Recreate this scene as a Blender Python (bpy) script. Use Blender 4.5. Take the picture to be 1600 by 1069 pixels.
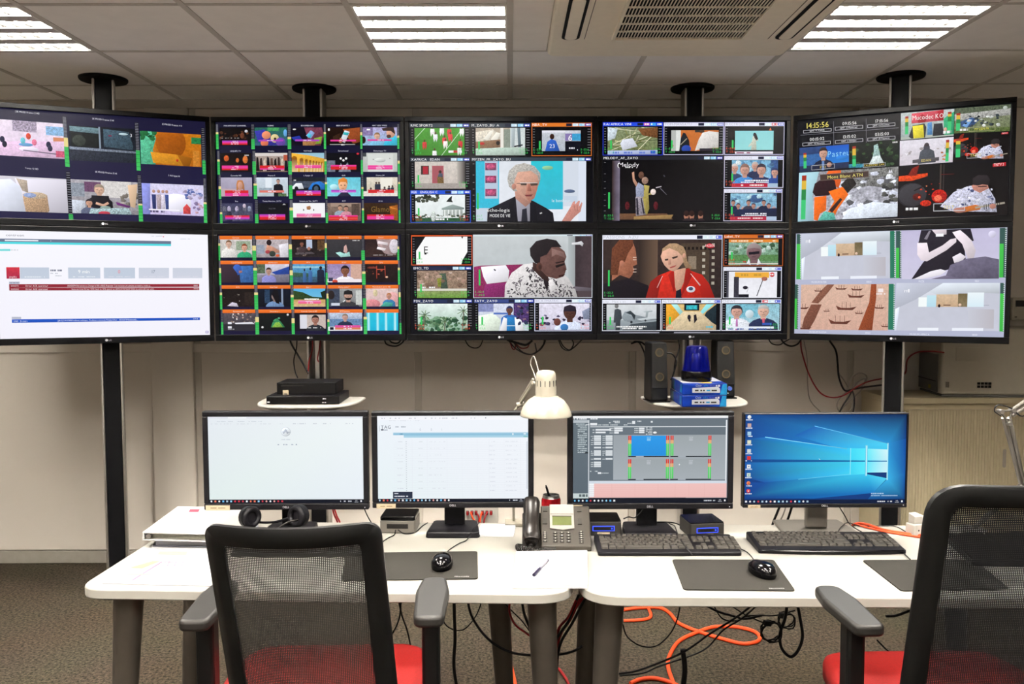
import bpy, bmesh, math, random
from mathutils import Vector, Matrix
random.seed(7)
for o in list(bpy.data.objects): bpy.data.objects.remove(o, do_unlink=True)
scene = bpy.context.scene
C = scene.collection

# ------------------------------------------------------------------ camera
CAMZ = 1.53; F = 1313.0; PITCH = .0599; YAW = .0023; ROLL = -.0022
def cam_axes():
    cp, sp, cy, sy = math.cos(PITCH), math.sin(PITCH), math.cos(YAW), math.sin(YAW)
    fwd = Vector((sy*cp, cy*cp, -sp)); right = Vector((cy, -sy, 0)); up = right.cross(fwd)
    r2 = math.cos(ROLL)*right + math.sin(ROLL)*up
    u2 = -math.sin(ROLL)*right + math.cos(ROLL)*up
    return r2, u2, fwd
CR, CU, CF = cam_axes()
cd = bpy.data.cameras.new('camera'); cam = bpy.data.objects.new('camera', cd); C.objects.link(cam)
cd.sensor_fit = 'HORIZONTAL'; cd.sensor_width = 36.0; cd.lens = F/1600*36
cd.clip_start = .05; cd.clip_end = 60
M = Matrix.Identity(4)
for i in range(3):
    M[i][0] = CR[i]; M[i][1] = CU[i]; M[i][2] = -CF[i]
M[0][3], M[1][3], M[2][3] = 0, 0, CAMZ
cam.matrix_world = M
scene.camera = cam
def ray(u, v): return CF + CR*((u-800)/F) + CU*((534.5-v)/F)
def at(u, v, Y):                      # point of the room at depth Y
    d = ray(u, v); return Vector((0, 0, CAMZ)) + d*(Y/d.y)
def atz(u, v, z):                     # point of the room on the level z
    d = ray(u, v); return Vector((0, 0, CAMZ)) + d*((z-CAMZ)/d.z)

# ------------------------------------------------------------------ world and exposure
w = bpy.data.worlds.new('world'); scene.world = w; w.use_nodes = True
w.node_tree.nodes['Background'].inputs[0].default_value = (.5, .5, .5, 1)
w.node_tree.nodes['Background'].inputs[1].default_value = .02
scene.view_settings.view_transform = 'Standard'; scene.view_settings.look = 'None'
scene.view_settings.exposure = 0.0; scene.view_settings.gamma = 1.0
scene.view_settings.use_curve_mapping = False
TUBE_POWER = 640.0                      # strength of the fluorescent tubes in the ceiling lights

# ------------------------------------------------------------------ helpers
def s2l(c): return c/12.92 if c <= .04045 else ((c+.055)/1.055)**2.4
def hx(h):
    if not isinstance(h, str): return tuple(h)
    return tuple(s2l(int(h[i:i+2], 16)/255) for i in (0, 2, 4))
MATS = {}
KEEP = {'ceiling_tile_white', 'grid_bar_paint', 'side_wall_white', 'wall_panel_greige', 'wall_joint_profile', 'baseboard_grey', 'desk_laminate', 'paper_white', 'key_plastic', 'louvre_reflector', 'louvre_blade_grey', 'light_housing_white', 'fluorescent_tube', 'cabinet_beige', 'cream_casing', 'aluminium', 'logo_print', 'orange_cable_jacket', 'printer_casing', 'grey_cable_jacket'}
def mat(name, col, rough=.5, metal=0., var=.06, scale=30., bump=0., bscale=200., spec=.5, coat=0., trans=0., ior=1.45, emit=None, estr=0.):
    if name in MATS: return MATS[name]
    m = bpy.data.materials.new(name); m.use_nodes = True; nt = m.node_tree; b = nt.nodes['Principled BSDF']
    c = hx(col) if name in KEEP else tuple(x*.42 for x in hx(col))
    tc = nt.nodes.new('ShaderNodeTexCoord')
    nz = nt.nodes.new('ShaderNodeTexNoise'); nz.inputs['Scale'].default_value = scale; nz.inputs['Detail'].default_value = 3
    nt.links.new(tc.outputs['Object'], nz.inputs['Vector'])
    rp = nt.nodes.new('ShaderNodeValToRGB')
    rp.color_ramp.elements[0].position = .3; rp.color_ramp.elements[1].position = .7
    rp.color_ramp.elements[0].color = tuple(max(0, x*(1-var)) for x in c)+(1,)
    rp.color_ramp.elements[1].color = tuple(min(1, x*(1+var)) for x in c)+(1,)
    nt.links.new(nz.outputs['Fac'], rp.inputs['Fac']); nt.links.new(rp.outputs['Color'], b.inputs['Base Color'])
    b.inputs['Roughness'].default_value = rough; b.inputs['Metallic'].default_value = metal
    b.inputs['Specular IOR Level'].default_value = spec*.42; b.inputs['Coat Weight'].default_value = coat
    b.inputs['Transmission Weight'].default_value = trans; b.inputs['IOR'].default_value = ior
    if bump:
        n2 = nt.nodes.new('ShaderNodeTexNoise'); n2.inputs['Scale'].default_value = bscale; n2.inputs['Detail'].default_value = 2
        nt.links.new(tc.outputs['Object'], n2.inputs['Vector'])
        bp = nt.nodes.new('ShaderNodeBump'); bp.inputs['Strength'].default_value = bump; bp.inputs['Distance'].default_value = .002
        nt.links.new(n2.outputs['Fac'], bp.inputs['Height']); nt.links.new(bp.outputs['Normal'], b.inputs['Normal'])
    if emit:
        b.inputs['Emission Color'].default_value = hx(emit)+(1,); b.inputs['Emission Strength'].default_value = estr
    MATS[name] = m; return m

def tag(o, label=None, cat=None, group=None, kind=None):
    if label: o['label'] = label
    if cat: o['category'] = cat
    if group: o['group'] = group
    if kind: o['kind'] = kind
    return o
def thing(name, label, cat, loc=(0, 0, 0), rz=0., group=None):
    o = bpy.data.objects.new(name, None); C.objects.link(o); o.empty_display_size = .05
    o.location = loc; o.rotation_euler = (0, 0, rz); return tag(o, label, cat, group)
def copy_tree(o, parent=None):
    c = o.copy(); C.objects.link(c)
    if parent is not None: c.parent = parent
    for ch in list(o.children): copy_tree(ch, c)
    return c
def dup(o, loc, rz, label, group=None):
    c = copy_tree(o); c.location = loc; c.rotation_euler = (0, 0, rz); c['label'] = label
    if group: c['group'] = group
    return c
def share(name, me, parent, loc, rot=(0, 0, 0), bevel=0):
    o = bpy.data.objects.new(name, me); C.objects.link(o); o.parent = parent; o.location = loc; o.rotation_euler = rot
    if bevel: addbevel(o, bevel)
    return o
def addbevel(o, wd, seg=2):
    b = o.modifiers.new('bevel', 'BEVEL'); b.width = wd; b.segments = seg; b.limit_method = 'ANGLE'; b.angle_limit = math.radians(35)
    return o
def catmull(pts, n=8):
    P = [Vector(p) for p in pts]
    if len(P) < 3: return P
    P = [2*P[0]-P[1]] + P + [2*P[-1]-P[-2]]
    out = []
    for i in range(1, len(P)-2):
        a, b, c, d = P[i-1], P[i], P[i+1], P[i+2]
        for k in range(n):
            t = k/n
            out.append(.5*((2*b)+(c-a)*t+(2*a-5*b+4*c-d)*t*t+(3*b-a-3*c+d)*t**3))
    out.append(P[-2]); return out
def round_poly(pts, r, n=5):
    out = []; N = len(pts)
    for i in range(N):
        rr = r[i] if isinstance(r, (list, tuple)) else r
        p = Vector(pts[i][:2]); a = Vector(pts[i-1][:2]); b = Vector(pts[(i+1) % N][:2])
        if rr <= 0: out.append((p.x, p.y)); continue
        da = (a-p); db = (b-p); la, lb = da.length, db.length; da /= la; db /= lb
        ang = math.acos(max(-1, min(1, da.dot(db)))); d = min(rr/math.tan(ang/2), la*.49, lb*.49)
        p0 = p+da*d; p1 = p+db*d
        for k in range(n+1):
            t = k/n; q = (1-t)**2*p0+2*t*(1-t)*p+t*t*p1; out.append((q.x, q.y))
    return out
class MB:
    def __init__(s): s.v = []; s.f = []
    def box(s, x0, x1, y0, y1, z0, z1):
        b = len(s.v); s.v += [(x, y, z) for z in (z0, z1) for y in (y0, y1) for x in (x0, x1)]
        for q in ((0, 2, 3, 1), (4, 5, 7, 6), (0, 1, 5, 4), (2, 6, 7, 3), (0, 4, 6, 2), (1, 3, 7, 5)): s.f.append(tuple(b+i for i in q))
        return s
    def hexa(s, p8):                   # bottom loop of four, then top loop of four, both counterclockwise from above
        b = len(s.v); s.v += [tuple(p) for p in p8]
        for q in ((3, 2, 1, 0), (4, 5, 6, 7), (0, 1, 5, 4), (1, 2, 6, 5), (2, 3, 7, 6), (3, 0, 4, 7)): s.f.append(tuple(b+i for i in q))
        return s
    def prism(s, poly, z0, z1, top=None):
        area = sum(poly[i-1][0]*poly[i][1]-poly[i][0]*poly[i-1][1] for i in range(len(poly)))
        if area < 0:
            poly = poly[::-1]; top = top[::-1] if top else None
        n = len(poly); b = len(s.v); top = top or poly
        s.v += [(p[0], p[1], z0) for p in poly]+[(p[0], p[1], z1) for p in top]
        s.f.append(tuple(b+i for i in reversed(range(n)))); s.f.append(tuple(b+n+i for i in range(n)))
        for i in range(n):
            j = (i+1) % n; s.f.append((b+i, b+j, b+n+j, b+n+i))
        return s
    def loops(s, L, cap0=True, cap1=True, closed=True):   # loft through a list of loops
        n = len(L[0]); b = len(s.v)
        for l in L: s.v += [tuple(p) for p in l]
        for k in range(len(L)-1):
            for i in range(n if closed else n-1):
                j = (i+1) % n; s.f.append((b+k*n+i, b+k*n+j, b+(k+1)*n+j, b+(k+1)*n+i))
        if cap0: s.f.append(tuple(b+i for i in reversed(range(n))))
        if cap1: s.f.append(tuple(b+(len(L)-1)*n+i for i in range(n)))
        return s
    def tube(s, pts, r, n=8, cap=True):
        P = [Vector(p) for p in pts]; R = r if isinstance(r, (list, tuple)) else [r]*len(P)
        t = (P[1]-P[0]).normalized(); a = Vector((0, 0, 1)) if abs(t.z) < .9 else Vector((1, 0, 0))
        u = t.cross(a).normalized(); L = []
        for i, p in enumerate(P):
            t = (P[min(i+1, len(P)-1)]-P[max(i-1, 0)])
            t = t.normalized() if t.length > 1e-9 else Vector((0, 0, 1))
            u = (u-t*u.dot(t)); u = u.normalized() if u.length > 1e-6 else t.orthogonal().normalized()
            w_ = t.cross(u); L.append([p+R[i]*(math.cos(2*math.pi*k/n)*u+math.sin(2*math.pi*k/n)*w_) for k in range(n)])
        return s.loops(L, cap, cap)
    def cyl(s, p0, p1, r0, r1=None, n=16): return s.tube([p0, p1], [r0, r0 if r1 is None else r1], n)
    def lathe(s, prof, c=(0, 0, 0), n=28, cap=True):
        L = [[(c[0]+r*math.cos(2*math.pi*k/n), c[1]+r*math.sin(2*math.pi*k/n), c[2]+z) for k in range(n)] for r, z in prof]
        return s.loops(L, cap, cap)
    def sphere(s, c, rx, ry, rz, n=16, m=8):
        L = []
        for j in range(1, m):
            a = math.pi*j/m-math.pi/2
            L.append([(c[0]+rx*math.cos(a)*math.cos(2*math.pi*k/n), c[1]+ry*math.cos(a)*math.sin(2*math.pi*k/n), c[2]+rz*math.sin(a)) for k in range(n)])
        return s.loops(L)
    def mesh(s, name, m, smooth=None):
        me = bpy.data.meshes.new(name); me.from_pydata([tuple(p) for p in s.v], [], s.f)
        bm = bmesh.new(); bm.from_mesh(me); bmesh.ops.recalc_face_normals(bm, faces=bm.faces); bm.to_mesh(me); bm.free()
        if m is not None: me.materials.append(m)
        if smooth:
            for p in me.polygons: p.use_smooth = True
            me.set_sharp_from_angle(angle=math.radians(smooth))
        return me
    def build(s, name, m, parent=None, loc=(0, 0, 0), rot=(0, 0, 0), smooth=None, bevel=0, seg=2):
        o = bpy.data.objects.new(name, s.mesh(name, m, smooth)); C.objects.link(o)
        o.location = loc; o.rotation_euler = rot
        if parent is not None: o.parent = parent
        if bevel: addbevel(o, bevel, seg)
        return o

# ------------------------------------------------------------------ materials
m_ceil = mat('ceiling_tile_white', 'faf7f3', .9, var=.03, scale=8, bump=.25, bscale=350)
m_tbar = mat('grid_bar_paint', 'c9c4bd', .6, var=.03)
m_wallw = mat('side_wall_white', 'f2eee8', .7, var=.02, scale=3)
m_wall = mat('wall_panel_greige', 'c4bdb3', .6, var=.02, scale=3)
m_mull = mat('wall_joint_profile', 'b0a99e', .5, var=.03)
m_base = mat('baseboard_grey', '8d887f', .5, var=.05)
m_white = mat('white_plastic', 'e6e2d8', .45, var=.02)
m_cream = mat('cream_casing', 'f6eedb', .5, var=.02)
m_dark = mat('dark_void', '1a1612', .8)
m_blk = mat('black_plastic', '17161a', .45, spec=.3, var=.12, scale=60, bump=.04, bscale=900)
m_blk_gloss = mat('glossy_black', '0c0b0d', .14, var=.1)
m_pole_blk = mat('pole_cover_black', '101012', .5, spec=.15, var=.1)
m_alu = mat('aluminium', 'b6b4b0', .32, metal=1., var=.06)
m_silver = mat('silver_paint', 'a9a39a', .35, metal=.6, var=.04)
m_desk = mat('desk_laminate', '85827b', .5, var=.012, scale=4)
m_leg = mat('desk_leg_metal', '7c746a', .35, metal=.75, var=.05)
m_grey_dk = mat('dark_grey_plastic', '3c3936', .5, var=.08, scale=60)
m_key = mat('key_plastic', '3a3733', .5, var=.06)
m_pad = mat('mouse_mat_cloth', '28251f', .85, var=.08, scale=120, bump=.2, bscale=1500)
m_paper = mat('paper_white', 'b0b0b4', .8, var=.015, scale=20)
m_red = mat('red_fabric', '930b05', .85, var=.12, scale=200, bump=.4, bscale=900)
m_orange = mat('orange_cable_jacket', 'c8401c', .5, var=.05)
m_redc = mat('red_cable_jacket', 'a81e22', .5, var=.06)
m_greyc = mat('grey_cable_jacket', '8e8880', .55, var=.06)
m_blkc = mat('black_cable_jacket', '131214', .5, var=.1)
m_plan = mat('plan_paper', 'd2d2d6', .8, var=.015, scale=20)
m_label = mat('label_sticker', 'e3cfae', .7, var=.05, scale=100)
m_lampw = mat('lamp_enamel', 'd8d0bd', .25, var=.015, coat=.15)
m_blue_print = mat('ream_blue', '0a38a4', .35, var=.35, scale=25)
m_cab = mat('cabinet_beige', 'b0a487', .5, var=.03)
# ------------------------------------------------------------------ the room
CZ = CAMZ+1.0515; WY = 4.70; XL, XR, YR = -4.2, 4.8, -2.85
X0 = -1.797; Y0 = 3.146; T = .6        # ceiling grid
def struct(o): o['kind'] = 'structure'; return o
# floor: loop pile carpet
mc = bpy.data.materials.new('carpet'); mc.use_nodes = True; nt = mc.node_tree; b = nt.nodes['Principled BSDF']
tc = nt.nodes.new('ShaderNodeTexCoord')
n1 = nt.nodes.new('ShaderNodeTexNoise'); n1.inputs['Scale'].default_value = 80; n1.inputs['Detail'].default_value = 4; n1.inputs['Roughness'].default_value = .8
n2 = nt.nodes.new('ShaderNodeTexNoise'); n2.inputs['Scale'].default_value = 2.2; n2.inputs['Detail'].default_value = 3
r1 = nt.nodes.new('ShaderNodeValToRGB'); e = r1.color_ramp.elements
e[0].position = .38; e[0].color = hx('0f0d0a')+(1,); e[1].position = .64; e[1].color = hx('4c4337')+(1,)
mx = nt.nodes.new('ShaderNodeMix'); mx.data_type = 'RGBA'; mx.blend_type = 'MULTIPLY'; mx.inputs['Factor'].default_value = .25
bp = nt.nodes.new('ShaderNodeBump'); bp.inputs['Strength'].default_value = .8; bp.inputs['Distance'].default_value = .006
for n in (n1, n2): nt.links.new(tc.outputs['Object'], n.inputs['Vector'])
nt.links.new(n1.outputs['Fac'], r1.inputs['Fac']); nt.links.new(r1.outputs['Color'], mx.inputs['A']); nt.links.new(n2.outputs['Color'], mx.inputs['B'])
nt.links.new(mx.outputs['Result'], b.inputs['Base Color']); nt.links.new(n1.outputs['Fac'], bp.inputs['Height']); nt.links.new(bp.outputs['Normal'], b.inputs['Normal'])
b.inputs['Roughness'].default_value = .95; b.inputs['Specular IOR Level'].default_value = .1
struct(MB().box(XL, XR, YR, WY+.1, -.1, 0).build('floor', mc))
# back wall: partition of panels 1.2 m wide between joint profiles, cornice, dado rail
wb = struct(MB().box(XL, XR, WY, WY+.1, 0, CZ+.3).build('wall_back', m_wall))
jx = [-4.147, -2.947, -1.747, -.515, .685, 1.907, 3.107, 4.307]
edges = [XL]+jx+[XR]
RZ = 1.215
for i in range(len(edges)-1):
    a, c = edges[i]+.02, edges[i+1]-.02
    if c-a < .05: continue
    for z0, z1 in ((.075, RZ-.02), (RZ+.03, CZ-.045)):
        MB().box(a, c, WY-.012, WY+.01, z0, z1).build('panel', m_wall, wb, bevel=.002)
for x in jx: MB().box(x-.018, x+.018, WY-.008, WY+.01, .07, CZ-.04).build('joint_profile', m_mull, wb)
MB().box(-2.0, -1.765, WY-.035, WY-.011, .075, CZ-.045).build('post_cover', m_wall, wb, bevel=.004)
MB().box(XL, XR, WY-.022, WY+.01, RZ-.02, RZ+.03).build('dado_rail', m_wall, wb, bevel=.003)
MB().box(XL, XR, WY-.03, WY+.01, CZ-.045, CZ).build('cornice', m_mull, wb, bevel=.003)
struct(MB().box(XL, XR, WY-.02, WY+.01, 0, .07).build('baseboard_back', m_base, bevel=.003))
struct(MB().box(XL-.1, XL, YR, WY+.1, 0, CZ+.3).build('wall_left', m_wall))
struct(MB().box(XR, XR+.1, YR, WY+.1, 0, CZ+.3).build('wall_right', m_wallw))
struct(MB().box(XL-.1, XR+.1, YR-.1, YR, 0, CZ+.3).build('wall_rear', m_wallw))
# ceiling: grid of bars and 60 cm tiles
ceil = struct(MB().box(XL, XR, YR, WY+.1, CZ+.25, CZ+.3).build('ceiling', m_ceil))
c0, c1 = -4, 11; rr0, rr1 = -10, 2      # columns / rows of cells
LIGHT_COLS = (-1, 2, 5); LIGHT_ROWS = (-8, -5, -3, 0)
light_cells = [(c, r) for c in LIGHT_COLS for r in LIGHT_ROWS]
ac_cells = [(3, 0), (4, 0), (3, -1), (4, -1)]
tile_me = MB().box(-.288, .288, -.288, .288, 0, .015).mesh('tile', m_ceil)
cache = {}
for c in range(c0, c1):
    for r in range(rr0, rr1+1):
        if (c, r) in light_cells or (c, r) in ac_cells: continue
        xa, xb = max(XL, X0+c*T), min(XR, X0+(c+1)*T); ya, yb = max(YR, Y0+r*T), min(WY-.025, Y0+(r+1)*T)
        if xb-xa < .05 or yb-ya < .05: continue
        wx, wy = round(xb-xa, 3), round(yb-ya, 3)
        k = (wx, wy)
        if k not in cache: cache[k] = MB().box(-wx/2+.0125, wx/2-.0125, -wy/2+.0125, wy/2-.0125, 0, .015).mesh('tile', m_ceil)
        share('tile', cache[k], ceil, ((xa+xb)/2, (ya+yb)/2, CZ+random.uniform(-.0008, .0008)), (random.uniform(-.0015, .0015), random.uniform(-.0015, .0015), 0))
for c in range(c0, c1+1):
    x = X0+c*T
    if not XL < x < XR: continue
    segs = [(YR, WY-.03)]
    if c == 4: segs = [(YR, Y0-T), (Y0+T, WY-.03)]
    for a, b_ in segs: MB().box(x-.012, x+.012, a, b_, CZ-.003, CZ+.03).build('grid_bar', m_tbar, ceil)
for r in range(rr0, rr1+1):
    y = Y0+r*T
    if not YR < y < WY-.03: continue
    segs = [(XL, XR)]
    if r == 0: segs = [(XL, X0+3*T), (X0+5*T, XR)]
    for a, b_ in segs: MB().box(a, b_, y-.008, y+.008, CZ-.002, CZ+.03).build('grid_bar', m_tbar, ceil)
MB().box(XL, XR, WY-.045, WY-.02, CZ-.003, CZ+.02).build('wall_angle', m_tbar, ceil)

# ------------------------------------------------------------------ recessed louvre lights
m_tube = mat('fluorescent_tube', 'ffffff', .5, emit='fff8ee', estr=TUBE_POWER)
m_refl = mat('louvre_reflector', 'e4e4e2', .16, metal=1., var=.01)
m_lam = mat('louvre_blade_grey', 'c4c0bc', .5, var=.02)
m_house = mat('light_housing_white', 'e9e7e2', .6, var=.01)
h = .29
fin_me = MB().hexa([(-.0015, -.042, .004), (.0015, -.042, .004), (.0015, .042, .004), (-.0015, .042, .004), (-.003, -.042, .02), (.003, -.042, .02), (.003, .042, .02), (-.003, .042, .02)]).mesh('cross_blade', m_refl)
def make_light():
    t = thing('ceiling_light', 'x', 'ceiling light')
    MB().box(-h, h, -h, h, .105, .11).box(-h, -h+.004, -h, h, 0, .11).box(h-.004, h, -h, h, 0, .11).box(-h, h, -h, -h+.004, 0, .11).box(-h, h, h-.004, h, 0, .11).build('housing', m_house, t)
    MB().box(-h, h, -h, -h+.014, -.002, .004).box(-h, h, h-.014, h, -.002, .004).box(-h, -h+.01, -h, h, -.002, .004).box(h-.01, h, -h, h, -.002, .004).build('frame', m_house, t)
    for k in range(4):
        yc = -h+.075+k*.147
        MB().cyl((-h+.015, yc, .036), (h-.015, yc, .036), .013, n=10).build('tube', m_tube, t, smooth=60)
        R = MB()
        for sgn in (-1, 1):                      # parabolic reflector cheeks beside each tube
            pr = [(yc+sgn*.044, .003), (yc+sgn*.043, .02), (yc+sgn*.038, .042), (yc+sgn*.016, .06)]
            for i in range(3):
                (ya, za), (yb, zb) = pr[i], pr[i+1]; bb = len(R.v)
                R.v += [(-h+.012, ya, za), (h-.012, ya, za), (h-.012, yb, zb), (-h+.012, yb, zb)]; R.f.append((bb, bb+1, bb+2, bb+3))
        R.build('reflector', m_refl, t, smooth=60)
        for i in range(10): share('cross_blade', fin_me, t, (-h+.05+i*.0533, yc, 0))
    for k in range(3):
        yc = -h+.075+(k+.5)*.147
        MB().box(-h+.006, h-.006, yc-.030, yc+.030, 0, .004).build('louvre_blade', m_lam, t, bevel=.001)
    return t
L0 = make_light()
lab = {(-1, 0): 'recessed louvre light cut off by the left edge of the picture', (2, 0): 'recessed louvre light in the middle of the ceiling',
       (5, 0): 'recessed louvre light right of the air conditioner'}
first = True
for c, r in light_cells:
    x, y = X0+(c+.5)*T, Y0+(r+.5)*T
    lb = lab.get((c, r), 'recessed louvre light overhead, %s column, %s row behind the viewer' % ({-1: 'left', 2: 'middle', 5: 'right'}[c], {-3: 'first', -5: 'second', -8: 'third'}.get(r, '')))
    if first: L0.location = (x, y, CZ); L0['label'] = lb; L0['group'] = 'ceiling lights'; first = False
    else: dup(L0, (x, y, CZ), 0, lb, 'ceiling lights')
# ------------------------------------------------------------------ ceiling cassette air conditioner
hs = .512; ax, ay = .676, Y0+T-.012-hs
t = thing('air_conditioner', 'cream ceiling cassette air conditioner with slatted grille', 'air conditioner', (ax, ay, CZ))
o = MB().prism(round_poly([(-hs, -hs), (hs, -hs), (hs, hs), (-hs, hs)], .05, 6), -.03, .02, None).build('panel', m_cream, t, bevel=.012, seg=3)
gs = .253
gy0, gy1 = -.25, .215
MB().box(-gs, gs, gy0, gy1, -.034, -.0305).build('grille_void', m_dark, t)
G = MB()
n = 41
for i in range(n+1):
    x = -gs+2*gs*i/n; G.box(x-.0014, x+.0014, gy0, gy1, -.041, -.036)
for j in range(6):
    y = gy0+(gy1-gy0)*j/5; G.box(-gs, gs, y-.0024, y+.0024, -.042, -.036)
for a in (-gs-.012, gs): G.box(a, a+.012, gy0-.01, gy1+.01, -.045, -.03)
for a in (gy0-.012, gy1): G.box(-gs-.012, gs+.012, a, a+.012, -.045, -.03)
G.build('grille', m_cream, t)
def slot(cx, cy, w_, l_, rot=0):
    pts = round_poly([(-w_, -l_), (w_, -l_), (w_, l_), (-w_, l_)], w_*.95, 6)
    oo = MB().prism(pts, -.034, -.0305).build('air_slot', m_dark, t, (cx, cy, 0), (0, 0, rot))
    q = round_poly([(-w_+.012, -l_+.016), (w_-.012, -l_+.016), (w_-.012, l_-.016), (-w_+.012, l_-.016)], w_*.8, 6)
    MB().prism(q, -.039, -.034).build('air_flap', m_cream, t, (cx, cy, 0), (0, 0, rot), bevel=.002)
slot(-.43, .0, .036, .25); slot(.43, .0, .036, .25)
slot(0, -.42, .036, .25, math.pi/2)
for x in (-.372, .372): MB().box(x-.001, x+.001, -.44, .25, -.0312, -.03).build('panel_seam', m_dark, t)
struct(MB().box(X0+3*T+.012, ax-hs-.002, Y0-T, Y0+T-.008, CZ, CZ+.015).build('trim_1', m_ceil))
struct(MB().box(ax-hs-.002, X0+5*T-.012, Y0-T, ay-hs-.003, CZ, CZ+.015).build('trim_2', m_ceil))
# ------------------------------------------------------------------ screen pictures: flat coloured shapes that give off light
GL = {}; GADV = {}
def make_glyphs():
    chars = ''.join(chr(i) for i in range(33, 127)); obs = []
    for ch in chars:
        cu = bpy.data.curves.new('g', 'FONT'); cu.body = ch; cu.resolution_u = 2
        o = bpy.data.objects.new('g', cu); C.objects.link(o); obs.append((ch, o))
    dg = bpy.context.evaluated_depsgraph_get(); hh = None; raw = {}
    for ch, o in obs:
        me = o.evaluated_get(dg).to_mesh(); raw[ch] = ([(v.co.x, v.co.y) for v in me.vertices], [tuple(p.vertices) for p in me.polygons])
        o.evaluated_get(dg).to_mesh_clear()
    H = max(p[1] for p in raw['H'][0])
    for ch, (v, f) in raw.items():
        x0 = min(p[0] for p in v); x1 = max(p[0] for p in v)
        GL[ch] = ([((x-x0)/H, y/H) for x, y in v], f); GADV[ch] = (x1-x0)/H+.17
    GADV[' '] = .42
    for ch, o in obs:
        cu = o.data; bpy.data.objects.remove(o, do_unlink=True); bpy.data.curves.remove(cu)
make_glyphs()
def text_mesh(s, h, m, name, parent, loc, rot=(0, 0, 0), center=True, depth=0):
    """flat lettering in the local xz plane, facing -y"""
    tw = sum(GADV.get(c, .42) for c in s)*h; x = -tw/2 if center else 0; b = MB()
    for c in s:
        if c in GL:
            v, f = GL[c]; k = len(b.v); b.v += [(x+p[0]*h, 0, p[1]*h) for p in v]; b.f += [tuple(k+i for i in q) for q in f]
        x += GADV.get(c, .42)*h
    me = bpy.data.meshes.new(name); me.from_pydata(b.v, [], b.f); me.materials.append(m)
    o = bpy.data.objects.new(name, me); C.objects.link(o); o.parent = parent; o.location = loc; o.rotation_euler = rot
    return o
m_scr = bpy.data.materials.new('lit_screen'); m_scr.use_nodes = True; nt = m_scr.node_tree; b = nt.nodes['Principled BSDF']
a1 = nt.nodes.new('ShaderNodeAttribute'); a1.attribute_name = 'Col'
a2 = nt.nodes.new('ShaderNodeAttribute'); a2.attribute_name = 'Nz'
a3 = nt.nodes.new('ShaderNodeAttribute'); a3.attribute_name = 'Ns'
tc = nt.nodes.new('ShaderNodeTexCoord'); nz = nt.nodes.new('ShaderNodeTexNoise'); nz.inputs['Detail'].default_value = 3
nt.links.new(tc.outputs['Object'], nz.inputs['Vector']); nt.links.new(a3.outputs['Fac'], nz.inputs['Scale'])
s1 = nt.nodes.new('ShaderNodeMath'); s1.operation = 'SUBTRACT'; s1.inputs[1].default_value = .5; 
nzf = nt.nodes.new('ShaderNodeTexNoise'); nzf.inputs['Detail'].default_value = 2; sf = nt.nodes.new('ShaderNodeMath'); sf.operation = 'MULTIPLY'; sf.inputs[1].default_value = 3.1
nt.links.new(a3.outputs['Fac'], sf.inputs[0]); nt.links.new(sf.outputs[0], nzf.inputs['Scale']); nt.links.new(tc.outputs['Object'], nzf.inputs['Vector'])
sg = nt.nodes.new('ShaderNodeMath'); sg.operation = 'ADD'; nt.links.new(nz.outputs['Fac'], sg.inputs[0]); nt.links.new(nzf.outputs['Fac'], sg.inputs[1])
sh_ = nt.nodes.new('ShaderNodeMath'); sh_.operation = 'MULTIPLY_ADD'; sh_.inputs[1].default_value = 2.1; sh_.inputs[2].default_value = -1.6; nt.links.new(sg.outputs[0], sh_.inputs[0]); nt.links.new(sh_.outputs[0], s1.inputs[0])
s2 = nt.nodes.new('ShaderNodeMath'); s2.operation = 'MULTIPLY'; nt.links.new(s1.outputs[0], s2.inputs[0]); nt.links.new(a2.outputs['Fac'], s2.inputs[1])
s3 = nt.nodes.new('ShaderNodeMath'); s3.operation = 'ADD'; s3.inputs[1].default_value = 1; s3.use_clamp = False; nt.links.new(s2.outputs[0], s3.inputs[0])
s4 = nt.nodes.new('ShaderNodeMath'); s4.operation = 'MAXIMUM'; s4.inputs[1].default_value = .05; nt.links.new(s3.outputs[0], s4.inputs[0])
vm = nt.nodes.new('ShaderNodeVectorMath'); vm.operation = 'SCALE'; nt.links.new(a1.outputs['Color'], vm.inputs[0]); nt.links.new(s4.outputs[0], vm.inputs['Scale'])
b.inputs['Base Color'].default_value = (.0012, .0012, .0016, 1); b.inputs['Roughness'].default_value = .3; b.inputs['Specular IOR Level'].default_value = .035
nt.links.new(vm.outputs[0], b.inputs['Emission Color']); b.inputs['Emission Strength'].default_value = 1.0

def homog(src):                        # maps the quadrilateral src (TL,TR,BR,BL) to the unit square
    import numpy as np
    dst = [(0, 0), (1, 0), (1, 1), (0, 1)]; A = []; B = []
    for (x, y), (u, v) in zip(src, dst):
        A += [[x, y, 1, 0, 0, 0, -u*x, -u*y], [0, 0, 0, x, y, 1, -v*x, -v*y]]; B += [u, v]
    hh = np.linalg.solve(np.array(A, float), np.array(B, float)); return list(hh)+[1.0]
def clip01(P, lo=0., hi=1.):
    for ax_, val, sg in ((0, lo, 1), (0, hi, -1), (1, lo, 1), (1, hi, -1)):
        out = []; n = len(P)
        for i in range(n):
            a, b_ = P[i-1], P[i]; da = (a[ax_]-val)*sg; db = (b_[ax_]-val)*sg
            if (da >= 0) != (db >= 0):
                k = da/(da-db); out.append(tuple(a[j]+(b_[j]-a[j])*k for j in range(len(a))))
            if db >= 0: out.append(b_)
        P = out
        if len(P) < 3: return []
    return P
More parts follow.
